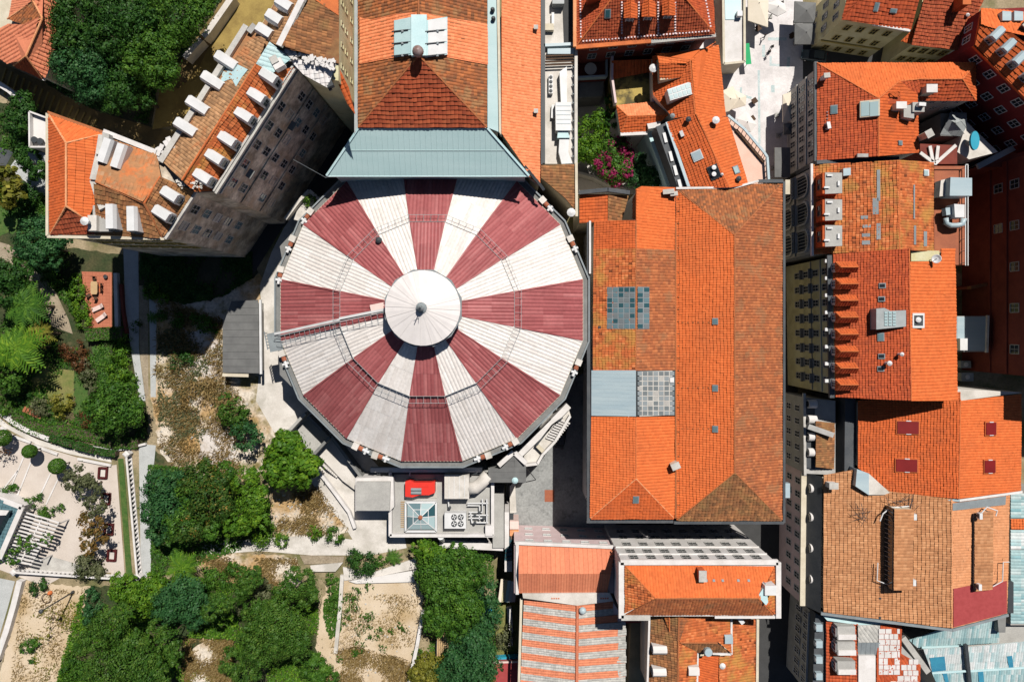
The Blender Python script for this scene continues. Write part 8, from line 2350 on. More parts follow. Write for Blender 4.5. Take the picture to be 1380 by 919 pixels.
def striped_house():
 z, zr = 10.2, 11.6
 t = thing('striped_house', 'gable roof in alternating orange and grey tile bands', 'house', P(775, 870, 0))
 n = 14; y0, dy = 805, 9.2
 rng = random.Random(3)
 for i in range(n):
  mt = 'tile_salmon' if i % 2 == 0 else 'tile_grey'
  ya, yb = y0 + i * dy, y0 + (i + 1) * dy
  slope(t, [(706 - i * .4, ya, z), (778, ya + 10, zr), (777.6, yb + 10, zr), (706 - i * .4, yb, z)], mt, .4, .4, .05, .03, name='tile_band')
  xr = 826 if i < 2 else (832 if i == 2 else 843)
  slope(t, [(778, ya + 10, zr), (xr, ya + 5, z), (xr, yb + 5, z), (777.6, yb + 10, zr)], mt, .4, .4, .05, .03, name='tile_band')
  if i > 3 and i % 2 == 0:
   slope(t, [(834 + rng.uniform(-2, 2), ya + 5.2, z + .25), (844, ya + 4.6, z + .15), (844, yb + 4.6, z + .15), (832 + rng.uniform(-2, 2), yb + 5, z + .28)], 'tile_grey', .4, .4, .05, .03, name='lichen_patch')
 ridge(t, (778, 815, zr + .05), (777, 935, zr + .05), 'tile_salmon', .3)
 walls(t, [(706, 806), (826, 808), (843, 835), (843, 935), (702, 935)], z, 0, 'plaster_pink', .2)
 m = MB(); m.prism(xy([(704, 800), (822, 799), (827, 810), (778, 816), (705, 806)], zr + .3), 0, zr + .2); m.build('parapet_wall', 'concrete_pale', t)
 for a in (744, 810):
  for i in range(4):
   m = MB(); m.box(P(a + i * 3, 806, zr + .25), (.22, .18, .12)); m.build('clay_vent', 'tile_salmon', t)
 m = MB(); m.bar(P(702.5, 806, z + .1), P(699, 935, z + .1), .4, .4); m.build('verge', 'plaster_cream', t)
 m = MB(); m.lathe(P(785, 822, zr + .3), [(.2, -.5), (.5, -.1), (.6, .2), (.4, .5), (.1, .6)], 14); m.build('roof_vent', 'zinc_blue', t, smooth=True)
 t = thing('olive_terrace', 'narrow olive flat roof between the striped roof and brown roofs', 'terrace', P(858, 880, 0))
 MB().prism(xy([(850, 838), (870, 838), (868, 935), (846, 935)], 7.5), 0, 7.5).build('floor', 'terrace_olive', t)
 m = MB(); m.bar(P(838, 835, 7.9), P(870, 834, 7.9), .9, .3); m.build('verge', 'red_felt', t)
striped_house()

def south_house():
 ze, zr = 19.6, 22.0
 t = thing('white_front_house', 'white fronted house with an orange roof and rows of windows', 'house', P(940, 790, 0))
 A = slope(t, [(842, 761, ze), (1044, 763, ze), (1022, 806, zr), (884, 806, zr)], 'tile_new', .42, .42, .05, .03)
 B = slope(t, [(842, 761, ze), (884, 806, zr), (842, 826, ze)], 'tile_weather', .5, .5, .12, .05)
 C = slope(t, [(884, 806, zr), (1022, 806, zr), (1042, 828, ze), (842, 828, ze)], 'tile_rustic', .45, .42, .05, .06)
 slope(t, [(1044, 763, ze), (1044, 828, ze), (1022, 806, zr)], 'tile_weather', .45, .45, .06, .04)
 ridge(t, (884, 806, zr), (1022, 806, zr), 'ridge_brown', .13); ridge(t, (884, 806, zr), (842, 761, ze), 'ridge_orange', .13); ridge(t, (1022, 806, zr), (1042, 828, ze), 'ridge_orange', .12)
 w = walls(t, [(838, 758), (1048, 758), (1048, 831), (838, 831)], ze, 0, 'plaster_white', .08)
 facade(t, w[0], w[1], (17.0, 14.2, 10.8, 7.4, 4.0), 8, 1.25, 1.7, .8, frame='plaster_grey', nv=2, nh=2)
 for a, b, mt in (((836, 757), (1048, 757), 'plaster_white'), ((1048.5, 757), (1048.5, 832), 'plaster_white'), ((837, 757), (837, 832), 'plaster_white'), ((837, 831.5), (876, 831.5), 'stone')):
  m = MB(); m.bar(P(*a, ze + .1), P(*b, ze + .1), .75, .5); m.build('cornice', mt, t)
 m = MB()
 for i in range(60): m.box(P(838 + i * 3.5, 755.6, ze - .3), (.14, .4, .3))
 m.build('dentils', 'plaster_white', t)
 band(t, w[0], w[1], 15.7, 'plaster_white', .3, .2, trim=.1); band(t, w[0], w[1], 12.4, 'plaster_white', .3, .2, trim=.1)
 chimney(t, A.at(943, 771), .9, 1.4, 1.5, 'tile_orange', 0, 'stone')
 for x in (952, 962, 974, 995, 1009): slab_on(t, A, x, 782, .35, .35, .1, 'lead', 'vent_tile')
 m = MB(); m.prism(xy([(1022, 804), (1033, 787), (1036, 812), (1033, 816)], 22), 20, 21.8); m.build('dormer', 'teal_pale', t)
 m = MB(); m.prism(xy([(1031, 789), (1046, 789), (1046, 802), (1031, 802)], 22.2), 20, 22.2); m.build('dormer', 'white_metal', t)
 m = MB(); m.bar(P(963, 831, ze), P(1048, 831, ze), .35, .3); m.build('eaves_gutter', 'plaster_white', t)
 m = MB(); q = P(905, 760, ze); m.bar(q, Vector((q.x, q.y - 0, 1)), .18); m.build('downpipe', 'grey_metal', t)

 t = thing('brown_court_house', 'cluster of brown and orange roofs with white dormers at the bottom', 'house', P(930, 880, 0))
 z, zr = 15.6, 17.8
 L = slope(t, [(877, 832, z + .4), (915, 806, zr + .6), (915, 935, zr), (874, 935, z)], 'tile_mossy', .55, .55, .11, .04)
 Rr = slope(t, [(915, 806, zr + .6), (927, 812, zr), (928, 830, zr - .3), (915, 865, zr)], 'tile_old', .45, .45, .06)
 slope(t, [(895, 829, 17.6), (902, 811, 18.6), (902, 850, 17.6)], 'tile_weather', .45, .45, .06)
 M1 = slope(t, [(926, 826, 17.4), (984, 826, 17.0), (984, 878, 16.2), (968, 865, 17.2), (915, 866, 17.8)], 'tile_weather', .42, .42, .05, .03)
 slope(t, [(917, 866, 17.4), (966, 866, 17.2), (983, 878, 16.2), (940, 878, 16.2)], 'tile_mossy', .45, .42, .05, .06)
 M2 = slope(t, [(915, 866, 17.7), (939, 878, 16.4), (938, 935, 16.2), (912, 935, 17.4)], 'tile_weather', .45, .45, .06)
 E = slope(t, [(985, 836, 14.2), (1018, 834, 13.2), (1018, 935, 13.2), (969, 935, 14.8), (969, 884, 14.8), (985, 882, 14.2)], 'tile_weather', .42, .42, .05, .03)
 slope(t, [(941, 884, 15.0), (969, 883, 14.6), (968, 935, 14.4), (940, 935, 14.8)], 'tile_orange', .5, .5, .09, .04)
 ridge(t, (915, 808, zr + .6), (913, 935, zr), 'ridge_brown', .15); ridge(t, (902, 811, 18.6), (902, 850, 17.7), 'ridge_orange', .1); ridge(t, (917, 866, 17.8), (967, 866, 17.3), 'ridge_brown', .11)
 MB().prism(xy([(876, 834), (985, 832), (985, 880), (968, 884), (966, 935), (876, 935)], 15.4), 0, 14.0).build('wall', 'plaster_cream', t)
 MB().prism(xy([(942, 835), (1017, 835), (1017, 934), (942, 934)], 13.0), 0, 12.9).build('wall', 'plaster_cream', t)
 for a, b in (((985.5, 832), (985.5, 881)), ((985, 881), (960, 880)), ((940, 880), (939, 935)), ((875, 833), (872, 935))):
  m = MB(); m.bar(P(*a, 16.2), P(*b, 16.2), .3, .3); m.build('eaves_gutter', 'plaster_white', t)
 m = MB(); m.bar(P(1021, 834, 13.3), P(1020, 935, 13.3), .4, .3); m.build('eaves_gutter', 'plaster_cream', t)
 for px, py, ln in ((887, 872, 2.1), (887, 902, 2.0)):
  q = L.at(px, py); barrel_dormer(t, q + Vector((-1.0, 0, -.2)), (-1, 0), ln, 1.2, 1.5, 'cloth_white', flat=.2)
 q = P(933, 901, 16.6); barrel_dormer(t, q + Vector((.8, 0, -.3)), (1, 0), 1.6, 1.3, 1.4, 'cloth_white')
 q = P(980, 858, 16.2); barrel_dormer(t, q + Vector((.5, 0, -.3)), (1, 0), 1.2, 1.4, 1.5, 'zinc_blue')
 m = MB(); m.lathe(P(953.5, 877, 17), [(.62, -1), (.62, .5), (.55, .6)], 14); m.build('water_tank', 'zinc_blue', t)
 m = MB(); m.bar(P(990, 825, 17.4), P(1001, 839, 17.4), .6, .6); m.build('duct', 'white_metal', t)
 flue(t, E.at(973, 896), .25, .4)
south_house()
# ================================================================== TREES AND SHRUBS
G1 = 'dark garden trees by the corner villa'
tree('dark tree against the corner villa roof', [(105, 25, 32), (95, 60, 22), (125, 50, 24)], Z, 9, 'leaf_dark', group=G1)
tree('dark tree at the top edge of the upper grove', [(165, 15, 38), (190, 45, 26), (150, 50, 26)], Z, 10, 'leaf_dark', group=G1)
tree('mid green tree beside the pale garden wall', [(238, 18, 36), (272, 6, 18), (220, 52, 22), (248, 44, 14)], Z, 9, 'leaf_mid', group=G1)
tree('rounded blue green tree nearest the stepped lane', [(105, 90, 30), (125, 110, 24), (85, 85, 18), (130, 80, 22)], Z, 8, 'leaf_blue', group=G1)
tree('yellow green tree in the middle of the upper grove', [(202, 75, 30), (216, 96, 21), (185, 60, 22)], Z, 10, 'leaf_mid', group=G1)
tree('dark tree whose lower crown hangs over the lane', [(168, 118, 25), (188, 136, 15), (152, 136, 16), (178, 100, 22)], Z, 8, 'leaf_dark', group=G1)
tree('slim dark tree beside the white roof terrace', [(28, 150, 18), (20, 168, 16), (32, 136, 12)], Z, 6, 'leaf_dark')
shrub('green bush between the white terrace and the yard', 28, 190, 14, Z, 'leaf_dark')
tree('dark rounded tree over the pale paved yard', [(40, 215, 15), (50, 228, 13), (30, 205, 10)], Z, 5, 'leaf_dark')
tree('yellow leaved exotic tree at the garden edge', [(10, 245, 16), (18, 262, 12), (2, 268, 12)], Z, 5, 'leaf_yellow', size=0.8, dens=16)
shrub('dark bush under the yellow leaved tree', 40, 262, 16, Z, 'leaf_dark', extra=((22, 275, 10),))
tree('broad blue green tree below the palace pavilion', [(50, 320, 24), (65, 340, 20), (35, 330, 16), (75, 322, 14)], Z, 6, 'leaf_blue')
shrub('bush at the foot of the palace south wall', 75, 355, 14, Z, 'leaf_mid', extra=((70, 375, 12),))
tree('dense dark tree at the left edge above the palms', [(15, 372, 22), (5, 395, 20), (30, 360, 14)], Z, 6, 'leaf_dark')
palm('dark palm with long fronds left of the garden path', 38, 412, 34, Z, 6, 16, 'leaf_mid')
palm('bright palm near the left edge of the picture', 25, 470, 38, Z, 7, 18, 'leaf_bright')
palm('young bright palm beside the taller one', 52, 450, 22, Z, 5, 13, 'leaf_yellow')
tree('low dark tree under the bright palm', [(10, 505, 20), (-5, 480, 20)], Z, 4, 'leaf_mid')
shrub('rust red flowering shrub beside the lower lawn', 100, 470, 15, Z, 'leaf_red', extra=((108, 490, 10),))
shrub('green bushes along the patio edge', 108, 415, 12, Z, 'leaf_bright', extra=((103, 395, 10), (112, 435, 10)))
shrub('narrow green shrub left of the patio', 104, 375, 7, Z, 'leaf_bright', extra=((106, 388, 6),))
hedge('thick rounded hedge closing the lower end of the patio', [(114, 452), (135, 450), (163, 449)], 2.0, 1.5, Z, 'leaf_mid', 'patio_hedge', dens=45)
shrub('flowering border shrub between the two lawns', 118, 505, 10, Z, 'leaf_olive', extra=((122, 522, 8), (114, 488, 8)))
shrub('tall leafy shrub with yellow leaves beside the service path', 165, 478, 14, Z, 'leaf_bright', extra=((160, 500, 14), (172, 515, 12), (168, 460, 8)))
tree('broad mid green tree at the end of the lower lawn', [(155, 545, 28), (135, 552, 20), (175, 555, 18), (150, 568, 18)], Z, 5, 'leaf_mid')
shrub('dark clipped cypress shrub by the bank kerb', 190, 575, 9, Z, 'leaf_dark', extra=((192, 586, 8),))
shrub('round dark shrub under the palms', 32, 532, 10, Z, 'leaf_dark')
shrub('yellowing rounded shrub above the brick steps', 86, 542, 13, Z, 'leaf_yellow', extra=((80, 555, 8),))
shrub('olive coloured low shrub beside the brick steps', 52, 547, 11, Z, 'leaf_olive', extra=((62, 552, 8),))
shrub('red brown low shrub above the bank hedge', 115, 565, 10, Z, 'leaf_red', extra=((125, 568, 7),))
shrub('low green shrub at the left frame edge above the court', 8, 548, 12, Z, 'leaf_mid')
def brick_steps():
 t = thing('brick_steps', 'short curved flight of brick steps between low shrubs', 'steps', P(42, 556, Z))
 for i in range(6):
  m = MB(); q = P(34 + i * 4.2, 551 + i * 1.9, Z + .15 + .02 * i); m.box(q, (.42, 1.0, .3), -.45); m.build('step', 'terracotta', t)
brick_steps()
# topiary balls
def topiary(label, px, py, r, h):
 TREE_SEED[0] += 1
 rng = np.random.default_rng(TREE_SEED[0])
 c = P(px, py, Z + h); R_ = metres(r, Z + h)
 t = thing('topiary_tree', label, 'topiary', (c.x, c.y, Z), 'clipped ball trees in the court')
 n = 2600
 d = rng.normal(size=(n, 3)); d /= np.linalg.norm(d, axis=1)[:, None]
 C = np.array(c) + d * R_ * (.93 + .09 * rng.random(n))[:, None]
 nr = d + rng.normal(size=(n, 3)) * .45; nr /= np.linalg.norm(nr, axis=1)[:, None]
 x = np.cross(nr, rng.normal(size=(n, 3))); x /= np.linalg.norm(x, axis=1)[:, None]; y = np.cross(nr, x)
 S = (.16 + .1 * rng.random(n))[:, None]
 V = np.stack([C - x * S * .5, C - y * S * .4, C + x * S * .5, C + y * S * .4], 1).reshape(-1, 3)
 link(bpy.data.objects.new('crown', leaf_mesh('crown', V, np.clip(.5 + rng.normal(0, .2, n), 0, 1), 'leaf_mid')), t)
 m = MB(); m.tube([(c.x, c.y, Z), (c.x, c.y, c.z)], [.1, .08], 8); m.build('trunk', 'bark', t)
topiary('clipped ball tree nearest the big silver leaved tree', 77, 628, 10.5, 3.2)
topiary('clipped ball tree in the middle of the court row', 40, 608, 9, 3.0)
topiary('clipped ball tree cut by the left frame edge', 3, 590, 11, 3.0)
tree('reddish small tree beside the first clipped ball', [(5, 606, 9), (-4, 612, 8)], Z, 2.5, 'leaf_red', dens=30, size=.3, name='small_tree')
tree('silver leaved loose tree in the court', [(105, 645, 17), (118, 660, 16), (128, 680, 13), (98, 650, 10)], Z, 4.5, 'leaf_olive', dens=42, size=.4)
tree('autumn brown tree by the red tree guards', [(124, 705, 15), (128, 725, 14), (120, 740, 10)], Z, 4.5, 'leaf_autumn', dens=42, size=.4)
shrub('olive brown bush overhanging the lower balustrade', 118, 762, 15, Z, 'leaf_olive', extra=((130, 770, 10),), size=.4)
for lab, px, py, ex in (('conical shrub leaning at the left edge of the court', 10, 662, ((20, 658, 6),)), ('conical shrub in front of the pavilion eaves', 42, 676, ((55, 670, 5), (33, 680, 7))), ('conical shrub beside the top of the pergola', 66, 690, ((82, 684, 5), (58, 692, 8)))):
 shrub(lab, px, py, 8, Z, 'leaf_mid', 'conical_shrub', extra=ex, group='leaning conical shrubs along the court')
tree('creeper with loose stems climbing over the pergola', [(28, 735, 13), (18, 750, 11), (45, 728, 9), (62, 726, 8)], Z, 3.2, 'leaf_mid', name='pergola_creeper', dens=26, size=.4, cat='creeper', trunk=False)
shrub('dark spiky shrub under the balustrade in the sandy garden', 52, 790, 10, Z, 'leaf_dark', extra=((45, 797, 6),))
shrub('small spiky shrub in the middle of the sandy garden', 40, 870, 9, Z, 'leaf_mid', extra=((50, 865, 6), (32, 873, 6)))
shrub('dry straggling ground shrub across the sandy garden', 60, 852, 12, Z, 'leaf_yellow', dens=9, extra=((75, 830, 10), (85, 842, 10)), size=.3)
shrub('tiny seedling beside the sandy path', 43, 890, 4, Z, 'leaf_mid')
# wood between the court and the dome
G2 = 'broadleaf trees on the bank below the dome'
tree('dark blue green tree beside the long balustrade', [(216, 655, 20), (230, 682, 24), (206, 690, 17), (242, 648, 16), (214, 716, 14)], Z, 6, 'leaf_blue', group=G2)
tree('green and gold tree in the middle of the bank', [(272, 646, 22), (286, 676, 25), (258, 706, 20), (292, 652, 15)], Z, 7, 'leaf_gold', group=G2)
tree('mid green tree overlapping the gold tinged one', [(256, 662, 16), (244, 706, 20), (282, 712, 15), (302, 636, 12)], Z, 6.5, 'leaf_mid', group=G2)
tree('bright green tree east of the gold tinged tree', [(328, 646, 17), (340, 676, 20), (318, 702, 17), (350, 700, 12)], Z, 6, 'leaf_bright', group=G2)
tree('bright leafy tree standing alone near the stair landings', [(388, 612, 24), (375, 635, 20), (405, 630, 22), (385, 598, 16)], Z, 6, 'leaf_bright', size=.55, group=G2)
tree('olive green tree upper of the pair by the concrete walk', [(312, 552, 18), (322, 562, 14)], Z, 4, 'leaf_pine', size=.35, dens=50)
tree('olive green tree lower of the pair by the concrete walk', [(330, 588, 19), (325, 578, 12)], Z, 4, 'leaf_blue', size=.35, dens=50)
shrub('round dark bush on the dry bank', 245, 487, 14, Z, 'leaf_dark', dens=60)
shrub('round bush on the service path', 183, 440, 8, Z, 'leaf_dark', dens=60)
shrub('bright bush where the shade of the palace ends', 204, 393, 10, Z, 'leaf_bright', extra=((220, 402, 8),))
shrub('bush row on the upper dry bank', 238, 430, 9, Z, 'leaf_mid', extra=((218, 425, 8), (245, 438, 7)))
shrub('green bush beside the dark shed', 275, 437, 11, Z, 'leaf_mid', extra=((262, 430, 8), (288, 442, 7)))
palm('small agave like plant on the narrow path', 205, 428, 9, Z, .8, 10, 'leaf_mid', 'agave')
def drygrass(label, pxs, n, seed, mat='dry_grass', h=.5):
 rng = np.random.default_rng(seed)
 pts = np.array([tuple(P(x, y, Z)) for x, y in pxs])
 lo, hi = pts.min(0), pts.max(0)
 C = lo + rng.random((n * 2, 3)) * (hi - lo)
 r = np.zeros(len(C), bool); k = len(pts)
 for i in range(k):
  x1, y1 = pts[i][:2]; x2, y2 = pts[(i + 1) % k][:2]
  if y1 != y2: r ^= ((y1 > C[:, 1]) != (y2 > C[:, 1])) & (C[:, 0] < (x2 - x1) * (C[:, 1] - y1) / (y2 - y1) + x1)
 C = C[r]; cl = np.sin(C[:, 0] * .9) + np.cos(C[:, 1] * 1.1 + C[:, 0] * .4); C = C[cl + rng.normal(0, .6, len(C)) > -.2]
 n = len(C); C[:, 2] = Z
 a = rng.random(n) * 6.28; d = np.stack([np.cos(a), np.sin(a), np.zeros(n)], 1); s = np.stack([-d[:, 1], d[:, 0], np.zeros(n)], 1)
 H = (h * (.5 + rng.random(n)))[:, None]
 up = np.array([0, 0, 1.])
 V = np.stack([C - s * .05, C + s * .05, C + d * H * .7 + up * H + s * .03, C + d * H * .75 + up * H - s * .03], 1).reshape(-1, 3)
 o = link(bpy.data.objects.new('dry_grass', leaf_mesh('dry_grass', V, rng.random(n), mat)))
 tag(o, label, 'grass', kind='stuff')
drygrass('dry straw grass covering the bank west of the dome', [(212, 400), (300, 430), (305, 500), (330, 520), (330, 640), (250, 640), (215, 600), (208, 530)], 9000, 3)
drygrass('dry brown scrub around the stony bank', [(400, 660), (430, 655), (470, 712), (430, 722), (370, 715)], 3500, 4)
drygrass('dead straw grass in the lower part of the sandy plot', [(440, 880), (480, 870), (560, 890), (552, 925), (440, 925)], 5000, 5)
drygrass('dry weeds along the ochre earth bank', [(265, 750), (400, 752), (410, 795), (330, 785)], 4000, 6)
shrub('straw coloured scrub mound beside the dark shed', 272, 530, 20, Z, 'dry_grass', 'scrub_mound', dens=30, extra=((290, 545, 20), (258, 545, 14), (285, 520, 14)), squash=.35)
shrub('green weed clump at the foot of the stony bank', 425, 718, 9, Z, 'leaf_bright')
shrub('olive weed clump on the white footpath edge', 452, 721, 11, Z, 'leaf_mid')
shrub('green bush under the bright tree by the footpath', 355, 718, 16, Z, 'leaf_bright', extra=((380, 728, 9), (340, 700, 12)))
# lower grove
G3 = 'trees of the lower grove'
palm('bright palm like plant beside the corner of the balustrade', 245, 765, 24, Z, 3.5, 16, 'leaf_bright')
palm('smaller bright palm under the grove edge', 190, 800, 22, Z, 3, 14, 'leaf_bright')
tree('low bright undergrowth tree below the balustrade', [(205, 800, 22), (165, 790, 16), (185, 815, 18)], Z, 3, 'leaf_bright', group=G3)
tree('dark leafy tree in the middle of the lower grove', [(245, 800, 24), (265, 820, 22), (225, 820, 20)], Z, 5, 'leaf_blue', group=G3)
tree('long dark pine crown leaning over the upper grove', [(298, 811, 14), (316, 797, 15), (336, 781, 15), (282, 826, 10), (326, 788, 14)], Z, 11, 'leaf_pine', dens=150, size=.27, group=G3, name='pine_tree')
tree('spreading pine crown nearest the sandy garden', [(150, 840, 22), (130, 860, 18), (110, 870, 12), (165, 825, 12)], Z, 10, 'leaf_pine', dens=150, size=.27, group=G3, name='pine_tree')
tree('wide dark pine crown at the bottom edge', [(175, 888, 30), (148, 902, 26), (200, 908, 24), (182, 868, 18)], Z, 9, 'leaf_pine', dens=150, size=.27, group=G3, name='pine_tree')
tree('middle pine crown between the two clearings', [(225, 862, 16), (234, 882, 11), (214, 842, 10)], Z, 8, 'leaf_pine', dens=150, size=.27, group=G3, name='pine_tree')
tree('big rounded pine crown beside the sandy plot', [(372, 846, 34), (352, 870, 26), (394, 862, 24), (350, 828, 18)], Z, 10, 'leaf_pine', dens=150, size=.27, group=G3, name='pine_tree')
tree('smaller pine crown above the big rounded one', [(402, 788, 20), (384, 796, 15), (415, 803, 13)], Z, 8, 'leaf_pine', dens=150, size=.27, group=G3, name='pine_tree')
tree('sage green pine crown at the edge of the earth bank', [(350, 800, 16), (335, 815, 15)], Z, 6, 'leaf_olive', dens=130, size=.28, group=G3, name='pine_tree')
tree('pine crown filling the lower grove centre', [(315, 890, 16), (330, 905, 18)], Z, 6, 'leaf_pine', dens=150, size=.27, group=G3, name='pine_tree')
tree('bright bush tree at the bottom by the sandy plot', [(425, 900, 18), (440, 912, 14), (415, 885, 12)], Z, 3, 'leaf_mid', group=G3)
shrub('green undergrowth clump between pine and sandy plot', 448, 800, 9, Z, 'leaf_mid', extra=((452, 820, 8), (446, 780, 7)))
shrub('undergrowth patch above the pine crowns', 290, 780, 16, Z, 'leaf_mid', extra=((315, 765, 10), (270, 790, 12)))
shrub('undergrowth at the bottom left of the grove', 125, 815, 12, Z, 'leaf_blue', extra=((118, 830, 9), (125, 800, 9)))
shrub('undergrowth below the spreading pine', 105, 885, 14, Z, 'leaf_mid', extra=((115, 905, 16), (95, 905, 12)))
# weeds on the sandy plot
W_ = 'weeds on the sandy plot'
for lab, px, py, r, ex in (('largest weed clump near the ramp end', 470, 815, 12, ((478, 800, 9), (465, 835, 8))), ('spreading weed in the middle of the sandy plot', 493, 838, 10, ((485, 848, 7), (500, 830, 6))),
  ('weed with outlying sprigs on the sandy plot', 505, 855, 8, ((512, 850, 5),)), ('rounded weed in the lower part of the sandy plot', 483, 872, 9, ((478, 880, 5),)), ('small starry weed near the plot centre', 516, 873, 6, ()),
  ('weed sprig line on the eastern side of the sandy plot', 540, 842, 5, ((546, 848, 4),)), ('tiny weed beside the sprig line', 527, 850, 4, ()), ('weed at the top of the sandy plot', 498, 790, 6, ()), ('tiny weed near the dead grass', 458, 887, 5, ())):
 shrub(lab, px, py, r, Z, 'leaf_mid', 'weed', extra=ex, group=W_, dens=34, cat='weed')
shrub('round dark bush above the ramp', 487, 757, 17, Z, 'leaf_dark', extra=((478, 750, 10), (497, 765, 9)))
palm('small palm plant beside the ramp', 530, 750, 12, Z, 1.2, 12, 'leaf_mid', 'dwarf_palm')
shrub('green weeds along the ramp top', 513, 756, 8, Z, 'leaf_mid')
# trees between plot and courtyard (ground falls eastwards)
G4 = 'dense green trees behind the plant room'
tree('bright tree right under the plant room parapet', [(575, 745, 14), (562, 738, 9), (590, 752, 12)], 7, 5, 'leaf_bright', group=G4)
tree('dense green tree west of the striped roof', [(590, 770, 26), (620, 760, 22), (605, 785, 26), (632, 775, 18)], 6, 6, 'leaf_mid', group=G4)
tree('dense dark green tree beside the sandy plot wall', [(600, 815, 26), (625, 825, 24), (590, 835, 18), (615, 845, 16)], 6, 6, 'leaf_mid', group=G4)
tree('blue green tree touching the terrace roofs', [(652, 800, 18), (655, 825, 18), (648, 845, 14)], 3, 7, 'leaf_blue', group=G4)
tree('dark tree at the bottom beside the pink roof', [(632, 880, 28), (650, 895, 22), (615, 900, 22), (640, 860, 18)], 5, 6, 'leaf_blue', group=G4)
tree('yellow green tree below the wooden walkway', [(578, 900, 18), (590, 912, 16), (565, 910, 12)], 6, 4, 'leaf_yellow', group=G4)
shrub('small bright bush inside the plot wall', 563, 882, 7, Z, 'leaf_bright')
shrub('olive garden shrub beside the striped roof', 676, 850, 13, 2, 'leaf_olive', extra=((680, 866, 9),))
def walkway():
 t = thing('boardwalk', 'weathered wooden walkway between the dark trees', 'walkway', P(598, 860, 6.5))
 for i in range(9):
  a = P(590 + i * 2.6, 884 - i * 2.4 + (4 if i < 2 else 0), 7.2); b = P(590 + i * 2.6, 850 - i * 1.6, 7.2)
  m = MB(); m.bar(a, b, .26, .12); m.build('plank', 'wood', t)
 m = MB(); m.bar(P(588, 885, 7.4), P(589, 850, 7.4), .12, .5); m.build('edge_rail', 'dark_metal', t)
walkway()
p = P(652, 840, 5)
m = MB(); m.lathe((p.x, p.y, 2.0), [(1.9, 0), (1.9, .8), (1.75, .8), (1.75, .6), (0.1, .6)], 24); tag(m.build('paddling_pool', 'pool_blue'), 'round blue pool half hidden under the tree', 'pool')
# courtyard garden in the north
ZN = 0.0
tree('bright green tree in the walled courtyard garden', [(795, 180, 20), (790, 200, 18), (808, 165, 14), (800, 205, 14)], ZN, 6, 'leaf_bright')
tree('magenta flowering bougainvillea in the courtyard garden', [(825, 205, 20), (830, 228, 18), (812, 220, 14), (842, 215, 12)], ZN, 6, 'leaf_mid', name='bougainvillea', petals='petal')
tree('blue green round tree beside the dark louvred wall', [(870, 230, 18), (862, 240, 14), (880, 238, 14)], ZN, 6, 'leaf_blue')
tree('dark narrow cypress vine along the courtyard wall', [(824, 135, 8), (824, 150, 9), (824, 165, 8)], ZN, 7, 'leaf_dark', name='cypress')

# ground cover: ivy and low leaves spreading between the larger plants
def ground_cover(label, pxs, n, seed, mat, size=.34, h=.5, thr=-.3, z=Z, freq=.5):
 rng = np.random.default_rng(seed)
 pts = np.array([tuple(P(x, y, z)) for x, y in pxs]); lo, hi = pts.min(0), pts.max(0)
 C = lo + rng.random((n, 3)) * (hi - lo); r = np.zeros(n, bool); k = len(pts)
 for i in range(k):
  x1, y1 = pts[i][:2]; x2, y2 = pts[(i + 1) % k][:2]
  if y1 != y2: r ^= ((y1 > C[:, 1]) != (y2 > C[:, 1])) & (C[:, 0] < (x2 - x1) * (C[:, 1] - y1) / (y2 - y1) + x1)
 C = C[r]
 cl = np.sin(C[:, 0] * freq + seed) + np.cos(C[:, 1] * freq * 1.2 + C[:, 0] * .3) + .6 * np.sin(C[:, 0] * freq * 2.7 - C[:, 1] * freq * 2.1)
 C = C[cl + rng.normal(0, .4, len(C)) > thr]; cl = cl[:len(C)]
 n = len(C); bump = np.sin(C[:, 0] * 1.7) * np.cos(C[:, 1] * 1.9 + seed)
 C[:, 2] = z + .06 + h * rng.random(n) * (.6 + .4 * bump)
 N_ = rng.normal(size=(n, 3)) * .55; N_[:, 2] += 1; N_ /= np.linalg.norm(N_, axis=1)[:, None]
 x = np.cross(N_, rng.normal(size=(n, 3))); x /= np.linalg.norm(x, axis=1)[:, None]; y = np.cross(N_, x)
 S = (size * (.6 + .8 * rng.random(n)))[:, None]
 V = np.stack([C - x * S * .5, C - y * S * .36, C + x * S * .5, C + y * S * .36], 1).reshape(-1, 3)
 tag(link(bpy.data.objects.new('ground_cover', leaf_mesh('ground_cover', V, np.clip(.45 + .15 * bump + rng.normal(0, .18, n), 0, 1), mat))), label, 'ground cover', kind='stuff')
ground_cover('low leafy ground cover of the upper garden', [(-10, 140), (66, 160), (66, 205), (28, 205), (10, 240), (66, 265), (66, 320), (100, 345), (110, 440), (60, 372), (40, 362), (-10, 322)], 26000, 21, 'leaf_mid')
ground_cover('low leafy ground cover round the palms and borders', [(-10, 350), (40, 380), (70, 440), (160, 445), (185, 480), (196, 560), (190, 590), (120, 580), (60, 570), (-10, 545)], 30000, 22, 'leaf_mid', thr=0)
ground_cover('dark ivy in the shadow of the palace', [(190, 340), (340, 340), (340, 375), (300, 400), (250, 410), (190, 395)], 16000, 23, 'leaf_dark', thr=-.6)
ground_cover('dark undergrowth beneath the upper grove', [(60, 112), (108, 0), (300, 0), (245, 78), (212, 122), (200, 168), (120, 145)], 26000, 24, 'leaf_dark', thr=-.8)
ground_cover('undergrowth beneath the trees on the bank', [(200, 625), (330, 635), (370, 690), (355, 730), (205, 780)], 20000, 25, 'leaf_mid', thr=-.6)
ground_cover('bright undergrowth beneath the lower grove', [(110, 800), (190, 785), (260, 775), (330, 790), (430, 800), (430, 850), (425, 925), (330, 925), (318, 860), (258, 858), (248, 925), (75, 925)], 50000, 26, 'leaf_bright', thr=-.5, h=.9)
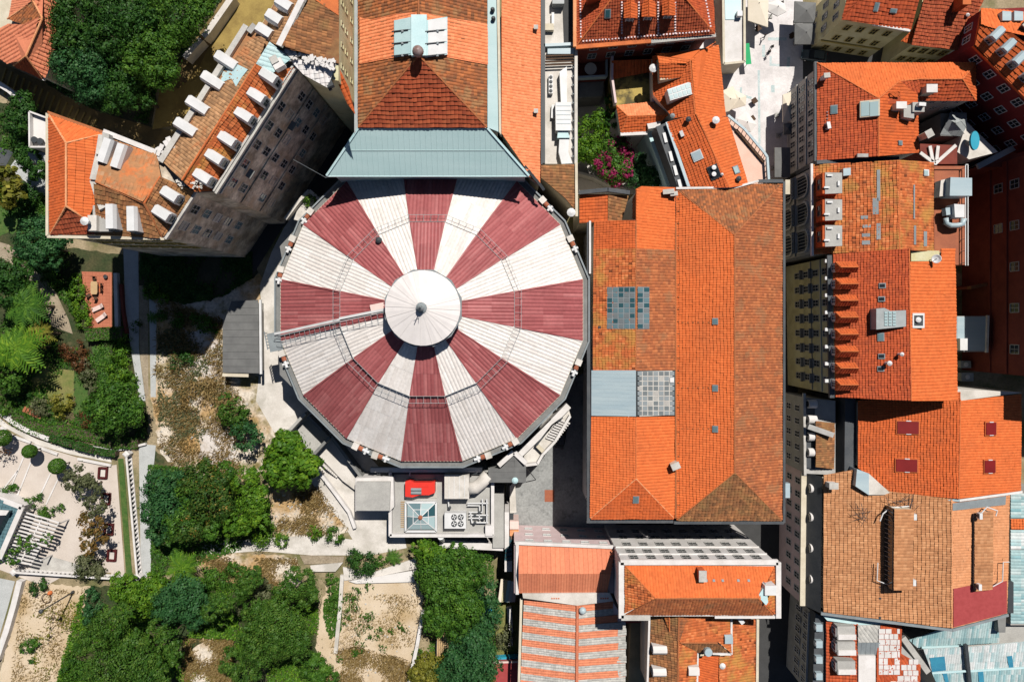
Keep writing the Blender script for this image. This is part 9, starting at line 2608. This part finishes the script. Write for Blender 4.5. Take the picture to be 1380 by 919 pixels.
ground_cover('undergrowth on the slope behind the plant room', [(575, 745), (665, 745), (668, 925), (575, 925), (572, 830)], 12000, 27, 'leaf_mid', thr=-.2, z=6.2)
ground_cover('creeping weeds along the western plot wall', [(440, 780), (462, 776), (460, 850), (445, 860), (436, 830)], 3000, 28, 'leaf_mid', thr=-.3)
ground_cover('scattered green weeds over the dry bank', [(212, 420), (300, 440), (300, 500), (260, 640), (214, 600)], 9000, 29, 'leaf_olive', thr=.5)
ground_cover('sprawling weeds in the sandy garden', [(35, 830), (95, 805), (110, 815), (90, 870), (60, 925), (50, 925)], 3500, 30, 'leaf_yellow', size=.26, thr=.1, h=.25)

drygrass('sparse dry tufts over the sandy plot', [(445, 800), (565, 800), (560, 870), (445, 880)], 2200, 41, 'dry_grass', .3)
drygrass('sparse dry tufts over the sandy garden', [(30, 790), (118, 795), (100, 860), (70, 925), (15, 925)], 2600, 42, 'dry_grass', .3)
def stones(label, pxs, n, seed, z=Z):
 rr = random.Random(seed); m = MB()
 xs = [p[0] for p in pxs]; ys = [p[1] for p in pxs]
 for i in range(n):
  x, y = rr.uniform(min(xs), max(xs)), rr.uniform(min(ys), max(ys)); s_ = rr.uniform(.06, .2)
  c = P(x, y, z); m.lathe((c.x, c.y, z), [(s_, 0), (s_ * rr.uniform(.8, 1.05), s_ * .35), (s_ * .45, s_ * .7)], 6)
 tag(m.build('loose_stones', 'stone'), label, 'stones', kind='stuff')
stones('loose pale stones scattered over the dry bank', [(215, 440), (335, 630)], 110, 51)
stones('loose pale stones scattered over the sandy plot', [(445, 795), (558, 915)], 80, 52)
stones('loose pale stones on the stony bank by the footpath', [(372, 665), (455, 722)], 160, 53)

drygrass('straw grass on the earth patch between the pines', [(250, 858), (315, 862), (318, 925), (248, 925)], 5000, 43)
ground_cover('olive weeds on the earth patch between the pines', [(250, 858), (315, 862), (318, 925), (248, 925)], 4500, 31, 'leaf_yellow', size=.25, thr=.2, h=.3)
ground_cover('olive scrub spreading over the dry bank', [(210, 410), (300, 430), (312, 520), (320, 570), (255, 600), (214, 600)], 15000, 32, 'leaf_olive', size=.22, thr=.35, h=.3, freq=.8)
